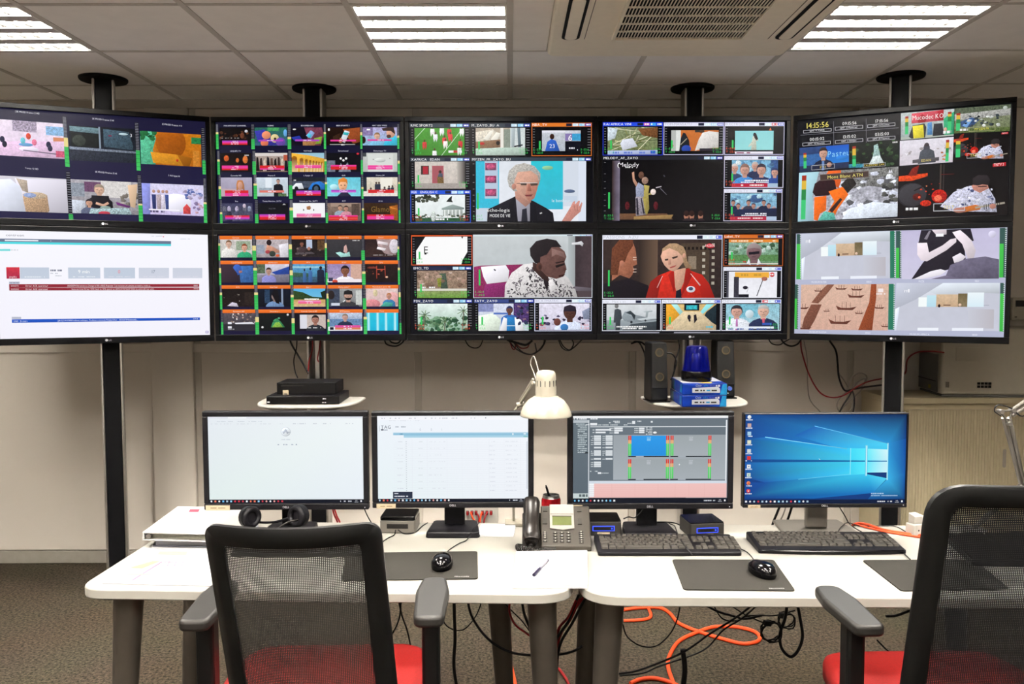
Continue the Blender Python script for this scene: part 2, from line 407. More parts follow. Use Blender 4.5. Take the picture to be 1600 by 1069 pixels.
class Pic:
    """a picture on a screen; coordinates run over the quadrilateral 'quad' and land on a W x H rectangle"""
    def __init__(s, quad, W, H):
        if len(quad) == 4 and not isinstance(quad[0], (tuple, list)):
            x0, y0, x1, y1 = quad; quad = [(x0, y0), (x1, y0), (x1, y1), (x0, y1)]
        s.h = homog(quad); s.W, s.H = W, H; s.v = []; s.f = []; s.c = []; s.n = []; s.s = []
        s.root = Tile(s, quad); s.root.z = 0
    def emit(s, pts, cols, z, nz=0., ns=80.):      # pts in picture coordinates
        h = s.h; P = []
        for (x, y), c in zip(pts, cols):
            d = h[6]*x+h[7]*y+h[8]; P.append(((h[0]*x+h[1]*y+h[2])/d, (h[3]*x+h[4]*y+h[5])/d)+tuple(c))
        P = clip01(P)
        if len(P) < 3: return
        b_ = len(s.v); y = -z*1.6e-5
        for p in P:
            s.v.append(((p[0]-.5)*s.W, y, (.5-p[1])*s.H)); s.c.append(p[2:5]); s.n.append(nz); s.s.append(ns)
        s.f.append(tuple(range(b_, b_+len(P))))
    def tile(s, *q):
        if len(q) == 4 and not isinstance(q[0], (tuple, list)):
            x0, y0, x1, y1 = q; q = [(x0, y0), (x1, y0), (x1, y1), (x0, y1)]
        t = Tile(s, q); t.z = 14; return t
    def build(s, parent, loc, name='screen'):
        me = bpy.data.meshes.new(name); me.from_pydata(s.v, [], s.f); me.materials.append(m_scr)
        a = me.attributes.new('Col', 'FLOAT_COLOR', 'POINT'); a.data.foreach_set('color', [x for c in s.c for x in (*c, 1.)])
        a = me.attributes.new('Nz', 'FLOAT', 'POINT'); a.data.foreach_set('value', s.n)
        a = me.attributes.new('Ns', 'FLOAT', 'POINT'); a.data.foreach_set('value', s.s)
        o = bpy.data.objects.new(name, me); C.objects.link(o); o.parent = parent; o.location = loc
        return o
class Tile:
    """a sub-rectangle with its own unit coordinates (x right, y down)"""
    def __init__(s, pic, q): s.pic = pic; s.q = q; s.z = 14; s.raw = False
    def m(s, x, y):
        (ax_, ay_), (bx, by), (cx, cy), (dx, dy) = s.q
        return (ax_*(1-x)*(1-y)+bx*x*(1-y)+cx*x*y+dx*(1-x)*y, ay_*(1-x)*(1-y)+by*x*(1-y)+cy*x*y+dy*(1-x)*y)
    def poly(s, pts, cols, nz=0., ns=80.):
        if isinstance(cols, str):                 # soft shading across each shape, as in a video picture
            c0 = hx(cols); xs = [p[0] for p in pts]; ys = [p[1] for p in pts]
            mx_, my_ = (min(xs)+max(xs))/2, (min(ys)+max(ys))/2; wx, wy = max(max(xs)-min(xs), 1e-4), max(max(ys)-min(ys), 1e-4)
            cols = [tuple(max(0, q*(1+.34*(mx_-p[0])/wx+.42*(my_-p[1])/wy)) for q in c0) for p in pts]
        else: cols = [hx(c) for c in cols]
        P = clip01([tuple(p)+tuple(c) for p, c in zip(pts, cols)])
        if len(P) < 3: return s
        s.z += 1
        s.pic.emit([s.m(p[0], p[1]) for p in P], [p[2:5] for p in P], s.z, nz, ns); return s
    def bg(s, c, c2=None, nz=0., ns=80.): return s.r(0, 0, 1, 1, c, c2, nz, ns)
    def r(s, x0, y0, x1, y1, c, c2=None, nz=0., ns=80.):
        c2 = c2 or c; return s.poly([(x0, y0), (x1, y0), (x1, y1), (x0, y1)], [c, c, c2, c2], nz, ns)
    def rh(s, x0, y0, x1, y1, c, c2, nz=0., ns=80.): return s.poly([(x0, y0), (x1, y0), (x1, y1), (x0, y1)], [c, c2, c2, c], nz, ns)
    def p(s, pts, c, nz=0., ns=80.): return s.poly(pts, c, nz, ns)
    def e(s, cx, cy, rx, ry, c, nz=0., ns=80., n=18, a0=0, a1=360):
        A = [math.radians(a0+(a1-a0)*k/n) for k in range(n if a1-a0 == 360 else n+1)]
        return s.poly([(cx+rx*math.cos(a), cy+ry*math.sin(a)) for a in A], c, nz, ns)
    def l(s, x0, y0, x1, y1, w_, c, asp=1.78):
        dx, dy = (x1-x0)*asp, y1-y0; L = math.hypot(dx, dy) or 1; nx, ny = -dy/L*w_/2/asp, dx/L*w_/2
        return s.p([(x0+nx, y0+ny), (x1+nx, y1+ny), (x1-nx, y1-ny), (x0-nx, y0-ny)], c)
    def frame(s, w_, hh, c): return s.r(0, 0, 1, hh, c).r(0, 1-hh, 1, 1, c).r(0, 0, w_, 1, c).r(1-w_, 0, 1, 1, c)
    def txt(s, x, y, h, st, c, align='l', asp=1.78, sx=1.):
        """cap height h (unit of the tile's height), baseline at y"""
        k = h/asp*sx; tw = sum(GADV.get(ch, .42) for ch in st)*k
        if align == 'c': x -= tw/2
        if align == 'r': x -= tw
        col = hx(c); s.z += 1
        for ch in st:
            if ch in GL:
                v, f = GL[ch]
                for q in f:
                    P = clip01([(x+v[i][0]*k, y-v[i][1]*h) for i in q])
                    if len(P) >= 3: s.pic.emit([s.m(*p) for p in P], [col]*len(P), s.z)
            x += GADV.get(ch, .42)*k
        return s
    def dash(s, x0, y, x1, h, c, seed=0, fill=.7):         # unreadable small print
        rnd = random.Random(seed); x = x0
        while x < x1:
            w_ = rnd.uniform(.6, 2.2)*h*.5
            if rnd.random() < fill: s.r(x, y-h, min(x1, x+w_), y, c); s.z -= 1
            x += w_+h*.18
        s.z += 1; return s
    def person(s, x, y, k, skin='c89a80', hair='3a2a20', cloth='303040', asp=1.6, beard=False, body=True, hat=None):
        """head centred at x, y; k = head height"""
        rx = k*.36/asp*1.05; ry = k*.5
        if body: s.p([(x-rx*2.9, y+k*2.6), (x-rx*2.7, y+k*1.15), (x-rx*1.9, y+k*.82), (x-rx*.7, y+k*.62), (x+rx*.7, y+k*.62), (x+rx*1.9, y+k*.82), (x+rx*2.7, y+k*1.15), (x+rx*2.9, y+k*2.6)], cloth, .5, 150)
        s.r(x-rx*.5, y+ry*.5, x+rx*.5, y+k*.72, skin)
        s.e(x, y-ry*.12, rx*1.12, ry*1.08, hair); s.e(x, y+ry*.1, rx, ry*.92, skin, .25, 120)
        s.p([(x-rx*1.02, y-ry*.1), (x-rx*.95, y-ry*.75), (x, y-ry*1.12), (x+rx*.95, y-ry*.75), (x+rx*1.02, y-ry*.1), (x+rx*.8, y-ry*.45), (x, y-ry*.55), (x-rx*.8, y-ry*.45)], hair)
        if hat: s.p([(x-rx*1.15, y-ry*.25), (x-rx*1.0, y-ry*1.0), (x, y-ry*1.3), (x+rx*1.0, y-ry*1.0), (x+rx*1.15, y-ry*.25)], hat)
        if k > .12:
            dk = tuple(q*.25 for q in hx(skin)); dm = tuple(q*.6 for q in hx(skin))
            for sg in (-1, 1): s.poly([(x+sg*rx*.2, y-ry*.02), (x+sg*rx*.62, y-ry*.05), (x+sg*rx*.6, y+ry*.06), (x+sg*rx*.2, y+ry*.08)], [dk]*4)
            s.poly([(x-rx*.05, y+ry*.05), (x+rx*.08, y+ry*.05), (x+rx*.16, y+ry*.36), (x-rx*.12, y+ry*.36)], [dm]*4)
            s.poly([(x-rx*.32, y+ry*.56), (x+rx*.32, y+ry*.56), (x+rx*.2, y+ry*.64), (x-rx*.2, y+ry*.64)], [dk]*4)
        if beard: s.p([(x-rx*.95, y+ry*.2), (x-rx*.5, y+ry*.48), (x+rx*.5, y+ry*.48), (x+rx*.95, y+ry*.2), (x+rx*.6, y+ry*.85), (x, y+ry*1.05), (x-rx*.6, y+ry*.85)], hair)
        return s
    def blobs(s, n, cols, x0=0, y0=0, x1=1, y1=1, k=(.03, .1), seed=1, nz=.5, ns=120., asp=1.78):
        rnd = random.Random(seed)
        for i in range(n):
            r = rnd.uniform(*k); a = rnd.uniform(0, 6.3); cx, cy = rnd.uniform(x0, x1), rnd.uniform(y0, y1); pts = []
            for j in range(7):
                q = a+j*.9; rr = r*rnd.uniform(.5, 1.2); pts.append((cx+rr*math.cos(q)/asp, cy+rr*math.sin(q)*.8))
            s.p(pts, rnd.choice(cols), nz, ns)
        return s
def meter(t, x0, y0, x1, y1, lv=.5, yl=.15, ticks=12):
    """audio level bar: dark ticks on top, yellow middle, green below"""
    t.r(x0, y0, x1, y1, '0a0a12')
    for k in range(ticks):
        y = y0+(y1-y0)*(k+.5)/ticks*(1-lv-yl); t.r(x0+(x1-x0)*.1, y, x1-(x1-x0)*.1, y+(y1-y0)*.012, '8a8a96'); t.z -= 1
    t.z += 1
    ym = y1-(y1-y0)*lv; t.r(x0, ym-(y1-y0)*yl, x1, ym, 'e8d890'); t.r(x0, ym, x1, y1, '35b356', '45c860')
    for k in range(1, 5): t.r(x0, ym+(y1-ym)*k/5, x1, ym+(y1-ym)*k/5+(y1-y0)*.008, '1c7a38'); t.z -= 1
    t.z += 1
# ------------------------------------------------------------------ what the screens show
def chips(t, x1, y0, y1, cols=('cfe8f6', '9ad4f4', '3a48c8'), w_=.095):
    x = x1
    for c in reversed(cols):
        t.r(x-w_, y0, x, y1, c); t.dash(x-w_*.85, y1-(y1-y0)*.25, x-w_*.1, (y1-y0)*.5, 'ffffff' if c[0] < '8' else 'f4fbff', seed=int(c, 16) % 97); x -= w_*1.12
    t.r(x-w_, y0, x, y1, '1c2038')
def chan(P, x0, y0, x1, y1, name, vid, frame=None, hdr='3a424e', tc_='ffffff', hh=32, nums=True, ncol='3cd060', chipc=('cfe8f6', '9ad4f4', '3a48c8'), big=False, rs=True):
    t = P.tile(x0, y0, x1, y1); w_, h_ = x1-x0, y1-y0; asp = w_/h_
    t.bg('08080c')
    t.r(0, 0, 1, hh/h_, hdr)
    t.txt(8/w_, (hh-7)/h_, (hh-13)/h_, name, tc_, asp=asp, sx=1.05)
    chips(t, 1-6/w_, 4/h_, (hh-4)/h_, chipc, w_=.095*490/w_)
    if frame: t.frame(5/w_, 5/h_, frame)
    for side in ((0, 1) if rs else (0,)):
        xa = 12/w_ if not side else 1-34/w_
        for k in range(9):
            y = (hh+20)/h_+(h_-hh-70)/h_*(k/8)**(.75 if big else 1)
            t.r(xa, y, xa+(26/w_ if side else 14/w_), y+3/h_, '9a9aa2'); t.z -= 1
        t.z += 1
    v = P.tile(*vid); v.z = 60
    q = P.tile(x0, y0, x1, y1); q.z = 170
    q.r(60/w_ if not big else 46/w_, .55, (60 if not big else 46)/w_+14/w_, .80, '38c860') if nums else None
    if nums:
        for k, st in enumerate(('S -22.%d' % (hash(name[0:1]) % 8 if False else len(name) % 9), 'T -22.%d' % (len(name)*3 % 9))):
            y = 1-(30-26*k+ (26 if k == 0 else 0) - (0 if k else 0))/h_ if False else 1-(58-27*k)/h_+12/h_
            q.txt(14/w_, y, 15/h_, st, ncol, asp=asp, sx=1.15)
            if rs: q.txt(1-90/w_, y, 15/h_, st, ncol, asp=asp, sx=1.0)
    return v
def foliage(v, cols, n=60, seed=3, k=(.04, .12), **kw): return v.blobs(n, cols, k=k, seed=seed, **kw)

# ---- upper left wall screen: six programme tiles on navy
def pic_navy(W, H):
    P = Pic([(-75, 33), (1562, 163), (1583, 980), (-75, 910)], W, H); P.root.bg('1a1836', '201c42')
    Q = [[(-70, 122), (470, 168), (474, 446), (-70, 406)], [(505, 178), (1022, 214), (1028, 486), (518, 457)], [(1058, 228), (1530, 264), (1536, 522), (1066, 490)],
         [(-70, 568), (482, 606), (493, 880), (-70, 853)], [(515, 606), (1035, 640), (1043, 902), (525, 880)], [(1066, 644), (1551, 670), (1557, 920), (1076, 896)]]
    v = [P.tile(*q) for q in Q]
    a = v[0]; a.bg('f0e2f2', 'e6cfe8', .25, 30); a.r(.28, 0, .62, .3, 'a89ab0', nz=1.6, ns=140); a.r(.75, .1, 1, .35, '8ab6de', nz=.8); a.r(.85, .4, 1, .62, 'd88a62')
    a.p([(0, .62), (1, .5), (1, 1), (0, 1)], 'eac8e6', .3, 40); a.e(.5, .78, .14, .07, 'f2e8fa'); a.e(.46, .66, .1, .05, '6aa2d2')
    for x, y, c in ((.13, .55, '2a2a44'), (.16, .68, '1c1c30'), (.5, .42, 'd84830'), (.78, .62, '24263e'), (.8, .72, '303048'), (.42, .55, '70c8d8'), (.58, .58, 'e87898')): a.e(x, y, .035, .09, c, .6, 150)
    a.l(.42, .82, .92, .88, .03, '7a6a80'); a.r(.88, .78, 1, .96, 'd05a78', nz=.8)
    a = v[1]; a.bg('10141c', '1c2430', .8, 60); a.p([(.02, .02), (.46, .04), (.46, .2), (.02, .16)], '6a8890', .8); a.p([(.52, .05), (.9, .1), (.96, .5), (.95, .62), (.52, .56)], '3c5260', .9, 70)
    a.p([(.03, .2), (.45, .22), (.45, .6), (.03, .6)], '121816', .9); a.r(.45, 0, .475, .62, '8898a8'); a.e(.15, .42, .1, .16, '343c34', .8); a.p([(0, .6), (1, .66), (1, .72), (0, .68)], '7a8494', 1.2, 150)
    a.p([(0, .7), (1, .75), (1, 1), (0, 1)], '262c38', 1.0, 60); a.e(.82, .17, .07, .03, 'bfd6dc'); a.txt(.92, .24, .09, '3', 'e8e8f0'); a.e(.62, .24, .03, .02, '7a2040')
    a = v[2]; a.bg('c87818', 'b8660e', .4, 30); a.p([(0, 0), (.22, 0), (.26, .2), (.2, .55), (.24, 1), (0, 1)], '58b890', .7, 60); foliage(a, ['1c5030', '2a7040', '184828'], 12, 5, (.05, .12), x0=0, x1=.25, y0=0, y1=.2)
    a.e(.5, .3, .25, .5, 'a85810', .3, 30); a.p([(.16, .62), (.6, .66), (.85, .74), (.78, 1.0), (.2, .95)], 'd08c22', .3, 40); a.p([(.6, .66), (.85, .74), (.8, 1), (.7, 1)], '9a5c10'); a.r(.84, .1, 1, .3, '2a8048', nz=1); a.r(.86, .5, .97, 1, 'c8802c', nz=.6)
    a.e(.6, .84, .02, .04, 'c03020')
    a = v[3]; a.bg('d6d2dc', 'c4c0cc', .1, 10); a.p([(.28, .05), (1, .03), (1, 1), (.5, 1), (.34, .5)], 'dcd8e4'); a.p([(-.05, .12), (.22, .08), (.36, .3), (.4, 1), (0, 1)], 'e4e8f6', .08, 10); a.p([(.3, .05), (.45, .1), (.46, .45), (.38, .4)], 'b8a898', .5)
    a.p([(.38, .55), (.72, .5), (.74, .95), (.68, 1.1), (.42, 1.1)], 'b89878', .9, 160); a.e(.55, .52, .17, .1, 'cbb498', .9, 160); a.e(.48, .52, .09, .07, '98a8d0', .6)
    a = v[4]; a.bg('b4b0b8', '8e8a90', .5, 50); a.r(.2, .05, .46, .35, '6c4868', nz=.6); a.r(.45, 0, .9, .5, 'd8d4d2', nz=.4); a.r(0, .1, .2, .5, '9098a4', nz=.8); foliage(a, ['585450', 'b8b0a8', '787068'], 16, 9, (.04, .1), x0=.75, x1=1, y0=.35, y1=.7)
    a.p([(.85, .1), (1, .05), (.95, .8), (.88, .75)], 'd8b898'); a.person(.42, .28, .3, 'd8b098', '9a8a78', '18161e'); a.p([(.3, .45), (.56, .45), (.58, .75), (.3, .72)], '17161d'); a.l(.36, .68, .5, .76, .07, 'd4a890'); a.l(.55, .66, .46, .76, .07, 'd4a890')
    a.p([(0, .6), (.2, .62), (.2, 1), (0, 1)], 'c6ccd8', .4); a.person(.26, .68, .2, 'c89880', '2c2428', '5a6078'); a.p([(.28, .85), (.85, .8), (.9, 1), (.25, 1)], 'a8c0c4', 1.2, 140); a.p([(.66, .62), (.88, .74), (.86, .8), (.68, .72)], '6a3070'); a.e(.48, .98, .09, .06, 'c04050'); a.e(.5, .8, .08, .04, '90a8a0')
    a = v[5]; a.bg('dcd8f6', 'd0c4ea', .3, 40); a.p([(0, 0), (.14, 0), (.12, 1), (0, 1)], '8a90d8', .3, 20); a.e(.55, .6, .25, .3, 'f4f2ff'); a.blobs(18, ['5a6aa8', 'a89ab8', '8890c0', 'c8b8c8'], .7, .1, .98, .45, (.04, .09), 4)
    for x, w_, c in ((.19, .035, '30386a'), (.27, .04, 'b0a0a8'), (.34, .035, 'd8d0e0'), (.4, .03, '40508c')): a.e(x, .25, .025, .055, 'b89080'); a.p([(x-w_, .35), (x+w_, .35), (x+w_*.8, .85), (x-w_*.8, .85)], c, .6, 150)
    a.p([(.66, .75), (.72, .62), (.78, .75), (.78, .95), (.66, .95)], 'd04848', .6); a.r(.1, .82, .6, .86, 'f8f4ff'); a.dash(.12, .93, .35, .06, '50486a', 3); a.blobs(8, ['c09aa8', '8878a0'], .8, .5, 1, .9, (.03, .08), 6)
    names = [('CSE PROD France 2 HD', 105, 290, 66, 10), ('CSE PROD France 3 HD', 692, 858, 128, 10), ('CSE PROD France 4 HD', 1230, 1386, 176, 10), ('France O HD', 168, 268, 512, 8), ('CSE PROD France 5 HD', 706, 875, 548, 10), ('ICI Afrique HD', 1276, 1366, 584, 8)]
    for st, xa, xb, y, hh in names:
        sl = (128-66)/(775-197); t = P.tile((xa, y-10-sl*0), (xb, y-10+sl*(xb-xa)), (xb, y+10+sl*(xb-xa)), (xa, y+10)); t.txt(.5, .85, .62, st, 'f4f4ff', 'c', asp=(xb-xa)/20.)
    for q, lv, yl in (([(462, 108), (495, 111), (512, 510), (478, 506)], .4, .18), ([(1017, 160), (1048, 163), (1061, 546), (1030, 543)], .42, 0), ([(1532, 208), (1558, 210), (1570, 582), (1545, 580)], .3, 0),
                      ([(480, 543), (512, 545), (530, 938), (496, 935)], .12, 0), ([(1033, 578), (1064, 580), (1076, 958), (1044, 956)], .35, .03), ([(1548, 610), (1570, 612), (1582, 976), (1556, 974)], .42, .04)):
        meter(P.tile(*q), 0, 0, 1, 1, lv, yl, 18)
    return P

# ---- upper screen with twenty small programme tiles and alarm bars
def alarm(t, x0, y0, x1, y1, cols):
    n = len(cols)
    for i, c in enumerate(cols):
        ya = y0+(y1-y0)*i/n; yb = y0+(y1-y0)*(i+1)/n; t.r(x0, ya, x1, yb, c); t.dash((x0+x1)/2-.12, yb-(yb-ya)*.3, (x0+x1)/2+.12, (yb-ya)*.45, 'f6e6f6', seed=i+int(x0*100))
PU, PK, RD = 'b044c0', 'e83a98', 'd8282c'
def pic_alarm(W, H):
    P = Pic((48, 42, 1556, 912), W, H); P.root.bg('12122c', '16143a')
    cx = [(78, 335), (365, 630), (665, 932), (952, 1228), (1250, 1532)]; cy = [(88, 242), (305, 468), (515, 678), (736, 892)]
    nm = [['PARAMOUNT CHANNEL', 'BOING', 'BOOMERANG', 'BEIN SPORTS 3', 'NAT GEO WILD'], ['LEQUIPE TV', 'Vivolta', 'VOYAGE', 'Eurochannel', 'Demonique TV'],
          ['Comedie HD', 'France 5', 'L Equipe 21', 'Gulli', 'France 24'], ['Bet', 'Toute Histoire_SUTV', 'Science et Vie_SUTV', 'RTF', 'Arte']]
    V = [[P.tile(x0, y0, x1, y1) for x0, x1 in cx] for y0, y1 in cy]
    for i in range(4):
        for j in range(5):
            x0, x1 = cx[j]; y0 = cy[i][0]; t = P.tile(x0, y0-34, x1, y0-2); t.txt(.5, .72, .34, nm[i][j], 'f0f0ff', 'c', asp=(x1-x0)/32)
    a = V[0][0]; a.bg('0e0a0c'); a.blobs(16, ['4a2a1c', '2c1a14', '6a4028'], 0, .25, 1, .62, (.05, .12), 2, 1.); a.e(.72, .45, .07, .16, '6a3a28', .8); a.e(.85, .2, .05, .08, 'd0d0d8'); a.dash(.05, .6, .9, .04, 'b0a8a8', 4, .25); alarm(a, .08, .72, .88, .95, [PU, PK, RD])
    a = V[0][1]; a.bg('2a6a58', '385a78', .6, 60); a.p([(0, .2), (.3, .1), (.7, .95), (.5, 1), (.1, .8)], '3838a0', .4); a.e(.36, .42, .14, .22, 'e8906a'); a.e(.62, .6, .13, .24, 'd8c890'); a.e(.3, .85, .12, .2, 'e07858'); a.e(.8, .8, .15, .25, '6a4aa8', .4); a.r(.4, 0, .75, .2, '4aa060', nz=.8); a.e(.95, .3, .06, .2, '68a8e0'); a.e(.63, .62, .04, .07, '302820'); alarm(a, .12, .68, .88, .76, [PU])
    a = V[0][2]; a.bg('120e1c'); a.p([(.4, 0), (.95, 0), (1, .5), (.9, 1), (.35, 1), (.5, .6)], '70384a', .6, 40); a.p([(.45, .45), (.6, .15), (.72, .3), (.6, .62)], '8aa8d8', .4); a.e(.55, .45, .06, .12, '50c8e0'); a.p([(.7, .6), (.95, .5), (.9, .9), (.6, .95)], '88a838', .5); a.p([(0, .55), (.25, .45), (.35, .7), (.1, .75)], '2838a0'); a.p([(.35, .75), (.8, .7), (.7, 1), (.35, 1)], 'a87848', .5); a.e(.1, .1, .05, .04, 'e0e0e0'); alarm(a, .12, .66, .86, .76, [PU])
    a = V[0][3]; a.bg('24140e', '140c0a', .5); a.p([(.5, .1), (1, 0), (1, .8), (.8, .9), (.6, .5)], '9a4c24', .5, 40); a.p([(.4, .75), (.55, .15), (.7, .25), (.55, .85)], 'd8e0e8'); a.p([(.52, .25), (.68, .3), (.64, .45), (.5, .4)], '38b0b8'); a.e(.42, .72, .06, .14, 'c08058'); a.p([(.2, .5), (.42, .3), (.4, .7), (.2, .75)], '3a2418', .6); a.e(.08, .12, .03, .08, 'f0f0f0'); alarm(a, .12, .68, .88, .77, [PK]); a.r(.1, .93, .85, .96, 'c0c0c0'); a.dash(.35, 1, .6, .08, 'd8d8d8', 6)
    a = V[0][4]; a.bg('b8aed8', '8ab8d8', .5, 50); a.r(0, 0, .3, .45, '8a7aa8', nz=.8); a.r(.12, .08, .22, .16, 'ffffff'); a.person(.42, .48, .34, 'dcb098', '907050', '78b8d8'); a.p([(.65, .7), (.95, .45), (1.1, 1), (.6, 1)], '40c0e0', .3); a.e(.82, .3, .13, .28, 'd8a48c'); a.p([(.55, .05), (.9, -.05), (.95, .4), (.82, .2), (.6, .2)], '3c2c28'); a.e(.76, .5, .07, .1, '5a3c34'); a.e(.02, .7, .07, .2, '281814'); alarm(a, .14, .66, .84, .75, [PK])
    a = V[1][0]; a.bg('140c0c'); a.e(.2, .28, .08, .16, 'c85a28', 1.2, 200); a.e(.55, .38, .05, .12, 'c86830', 1.); a.e(.8, .35, .08, .2, 'd87838', 1.2, 200); a.dash(.78, .15, .95, .06, 'd0d0d0', 3); alarm(a, .05, .66, .88, .9, [PK, PK, RD])
    a = V[1][1]; a.bg('b8a8a0', '786458', .6); a.r(0, 0, 1, .16, 'dcd4d0'); 
    for k in range(9): x = .04+k*.11; a.p([(x, .2+.1*(k % 3)), (x+.06, .25), (x+.09, .95), (x-.02, .95)], ['1c1616', '3a2c2a', 'c8b8a8', '16141c', '5a4038'][k % 5], .6)
    a.r(.88, .1, 1, .4, 'b85840'); alarm(a, .14, .66, .9, .88, [RD, RD, PK])
    a = V[1][2]; a.bg('98c4d8', 'b8d4dc'); a.p([(0, 0), (.5, .12), (1, .3), (1, 1), (0, 1)], 'e0a838', .25, 40)
    for x, w_ in ((.08, .085), (.3, .055), (.45, .042), (.57, .034), (.67, .028), (.76, .024), (.84, .022), (.92, .02)): y = .18+.25*x; a.e(x, y+.1, w_, w_*1.6, 'a06010'); a.r(x-w_, y+.1, x+w_, 1, '8a5410', 'e8c890'); a.r(x+w_, .55, x+w_+.02, 1, 'f4d898')
    alarm(a, .1, .64, .9, .8, ['f0609c', PK])
    a = V[1][3]; a.bg('0c0c12'); a.r(0, .4, .25, 1, '707888', nz=.8); 
    for x, y in ((.42, .3), (.5, .4), (.58, .3)): a.e(x, y, .035, .06, 'f0f0f0')
    a.p([(.35, 1), (.42, .55), (.5, .8), (.62, .5), (.72, 1)], '8890a0', .8); a.e(.93, .05, .04, .05, 'd02838'); alarm(a, .12, .64, .88, .88, [PK, RD, RD])
    a = V[1][4]; a.bg('c8ccc8', 'b8bcb8', .15, 20); a.r(.14, .05, .88, 1, 'd8dcd8'); a.e(.3, .35, .015, .025, '606060'); a.e(.78, .3, .015, .025, '606060'); a.e(.5, .4, .16, .1, 'c0c8c4'); a.e(.5, .36, .15, .09, 'dce0dc'); a.r(0, 0, .1, .2, '404448'); alarm(a, .14, .66, .86, .88, ['f0389c', 'f060a8', PK])
    a = V[2][0]; a.bg('b4aec4', '9a90a8', .15, 20); a.r(0, .6, .5, 1, 'c0a8b0'); a.person(.62, .4, .44, 'c8907c', 'b07848', '88606a'); a.p([(.5, .35), (.54, .15), (.7, .15), (.75, .4), (.76, .8), (.7, .6), (.56, .6), (.5, .8)], 'b87848'); a.e(.62, .42, .08, .2, 'cc9884'); alarm(a, .13, .68, .88, .98, [RD, RD, PK, PK])
    a = V[2][1]; a.bg('d0dce8', 'b8c4cc', .2, 30); a.r(.3, 0, .5, .8, 'e4ecf4'); a.r(.1, .55, .5, .8, '98a8b4', nz=.6); a.person(.7, .2, .22, 'c09888', '505058', '18181e'); a.r(.56, .4, .82, 1, '1a1a22'); a.r(.7, .85, .95, 1, '5a7850', nz=1.2); alarm(a, .12, .68, .88, .8, ['e0786c'])
    a = V[2][2]; a.bg('20242c', '14161c', .4); a.r(0, .2, 1, .55, '485060', nz=.8); a.p([(0, .5), (.12, .3), (.3, .3), (.36, .6), (0, .62)], 'e8ecf2'); a.e(.13, .6, .06, .13, '181a20'); a.p([(.5, .6), (.62, .3), (.85, .2), (1, .35), (1, .65), (.5, .65)], '2a78d0', .4); a.e(.74, .6, .13, .24, '10141c'); a.e(.74, .6, .07, .14, '485868'); a.dash(.05, .18, .12, .06, 'e0e0e0', 3); alarm(a, .12, .7, .88, .96, [PU, PK, RD])
    a = V[2][3]; a.bg('68c8dc', '80d4e0', .25, 30); a.e(.2, .5, .12, .14, 'b8e8f0'); a.p([(.3, 1), (.45, .75), (.58, .75), (.72, 1)], '302e48'); a.e(.47, .42, .13, .3, 'f0b48c'); a.p([(.33, .4), (.34, .12), (.5, .0), (.6, .12), (.62, .4), (.56, .25), (.4, .25)], 'e08838'); a.e(.42, .42, .02, .03, '403020'); a.e(.53, .42, .02, .03, '403020'); a.l(.43, .58, .51, .58, .02, 'a04838'); alarm(a, .12, .66, .86, .8, [PU, 'c860d0'])
    a = V[2][4]; a.bg('e4dccc', 'c8bca8', .3, 40); a.r(0, 0, .1, .9, '282c38', nz=.6); a.r(.5, .05, .85, .6, 'f0ece0'); 
    for x, k in ((.38, .3), (.46, .3), (.22, .6), (.62, .55), (.75, .5), (.85, .48)): a.e(x, k, .03, .06, '504038'); a.r(x-.045, k+.06, x+.045, .75, '303444')
    a.r(0, .74, 1, 1, 'e8e0d8', nz=.3); alarm(a, .14, .66, .9, .84, [RD, RD])
    a = V[3][0]; a.bg('3a3a58', '58586a', .8, 60); 
    for x in (.1, .25, .5, .75, .9): a.e(x, .32, .06, .16, ['8890a8', '686878', 'a8a0b8'][int(x*10) % 3], 1.); a.p([(x-.1, 1), (x-.07, .45), (x+.07, .45), (x+.1, 1)], ['2c2c40', '484860'][int(x*10) % 2], .8)
    a.e(.74, .15, .05, .12, 'c8b8c8'); alarm(a, .12, .68, .9, .9, [RD, PK, PU])
    a = V[3][1]; a.bg('0c0c14'); a.txt(.5, .34, .07, 'Paul TM', '70707c', 'c'); a.p([(.82, .1), (.87, .02), (.93, .1)], 'c8c8c8'); alarm(a, .1, .62, .9, .92, [PU, PK, RD, RD])
    a = V[3][2]; a.bg('f4f4f6'); a.p([(0, .8), (1, .8), (1, 1), (0, 1)], '1a1830'); a.p([(.43, .2), (.54, .15), (.57, .28), (.53, .38), (.44, .36)], 'a8744c', .4); a.e(.34, .38, .018, .05, '30302c'); a.e(.65, .38, .018, .05, '30302c'); alarm(a, .12, .58, .88, .8, ['f08ac0', 'f060a0', 'f4a0b0'])
    a = V[3][3]; a.bg('8a7468', '6a584e', .5, 40); a.r(.1, 0, .9, .2, 'a89080'); a.person(.38, .26, .26, 'c49880', '4a3c34', '90a0b0'); a.person(.56, .3, .26, 'c08c78', '3c2c28', 'c88898'); a.r(.72, .05, .96, .7, '584840', nz=.8); alarm(a, .04, .68, .9, .96, [PK, RD, 'e05048', RD])
    a = V[3][4]; a.bg('3a2410', '241408', .6, 30); a.txt(.22, .5, .3, 'Glamour', '8a6a30', sx=.8); a.p([(.75, .2), (1, .1), (1, 1), (.8, .9)], 'a05818', .8, 60); a.l(.78, .25, .98, .35, .05, 'e09030'); alarm(a, .1, .64, .88, .92, [RD, PK, PK])
    for i, (ya, yb) in enumerate(((58, 272), (285, 490), (490, 700), (708, 912))):
        for j, (xa, xb) in enumerate(((48, 68), (336, 364), (634, 663), (931, 949), (1230, 1247), (1534, 1550))):
            t = P.tile(xa+(i*6 if j < 2 else i*2), ya, xb+(i*6 if j < 2 else i*2), yb); meter(t, 0, 0, 1, 1, random.choice((.4, .45, .55, .6)), random.choice((0, .08, .12)), 14)
    return P

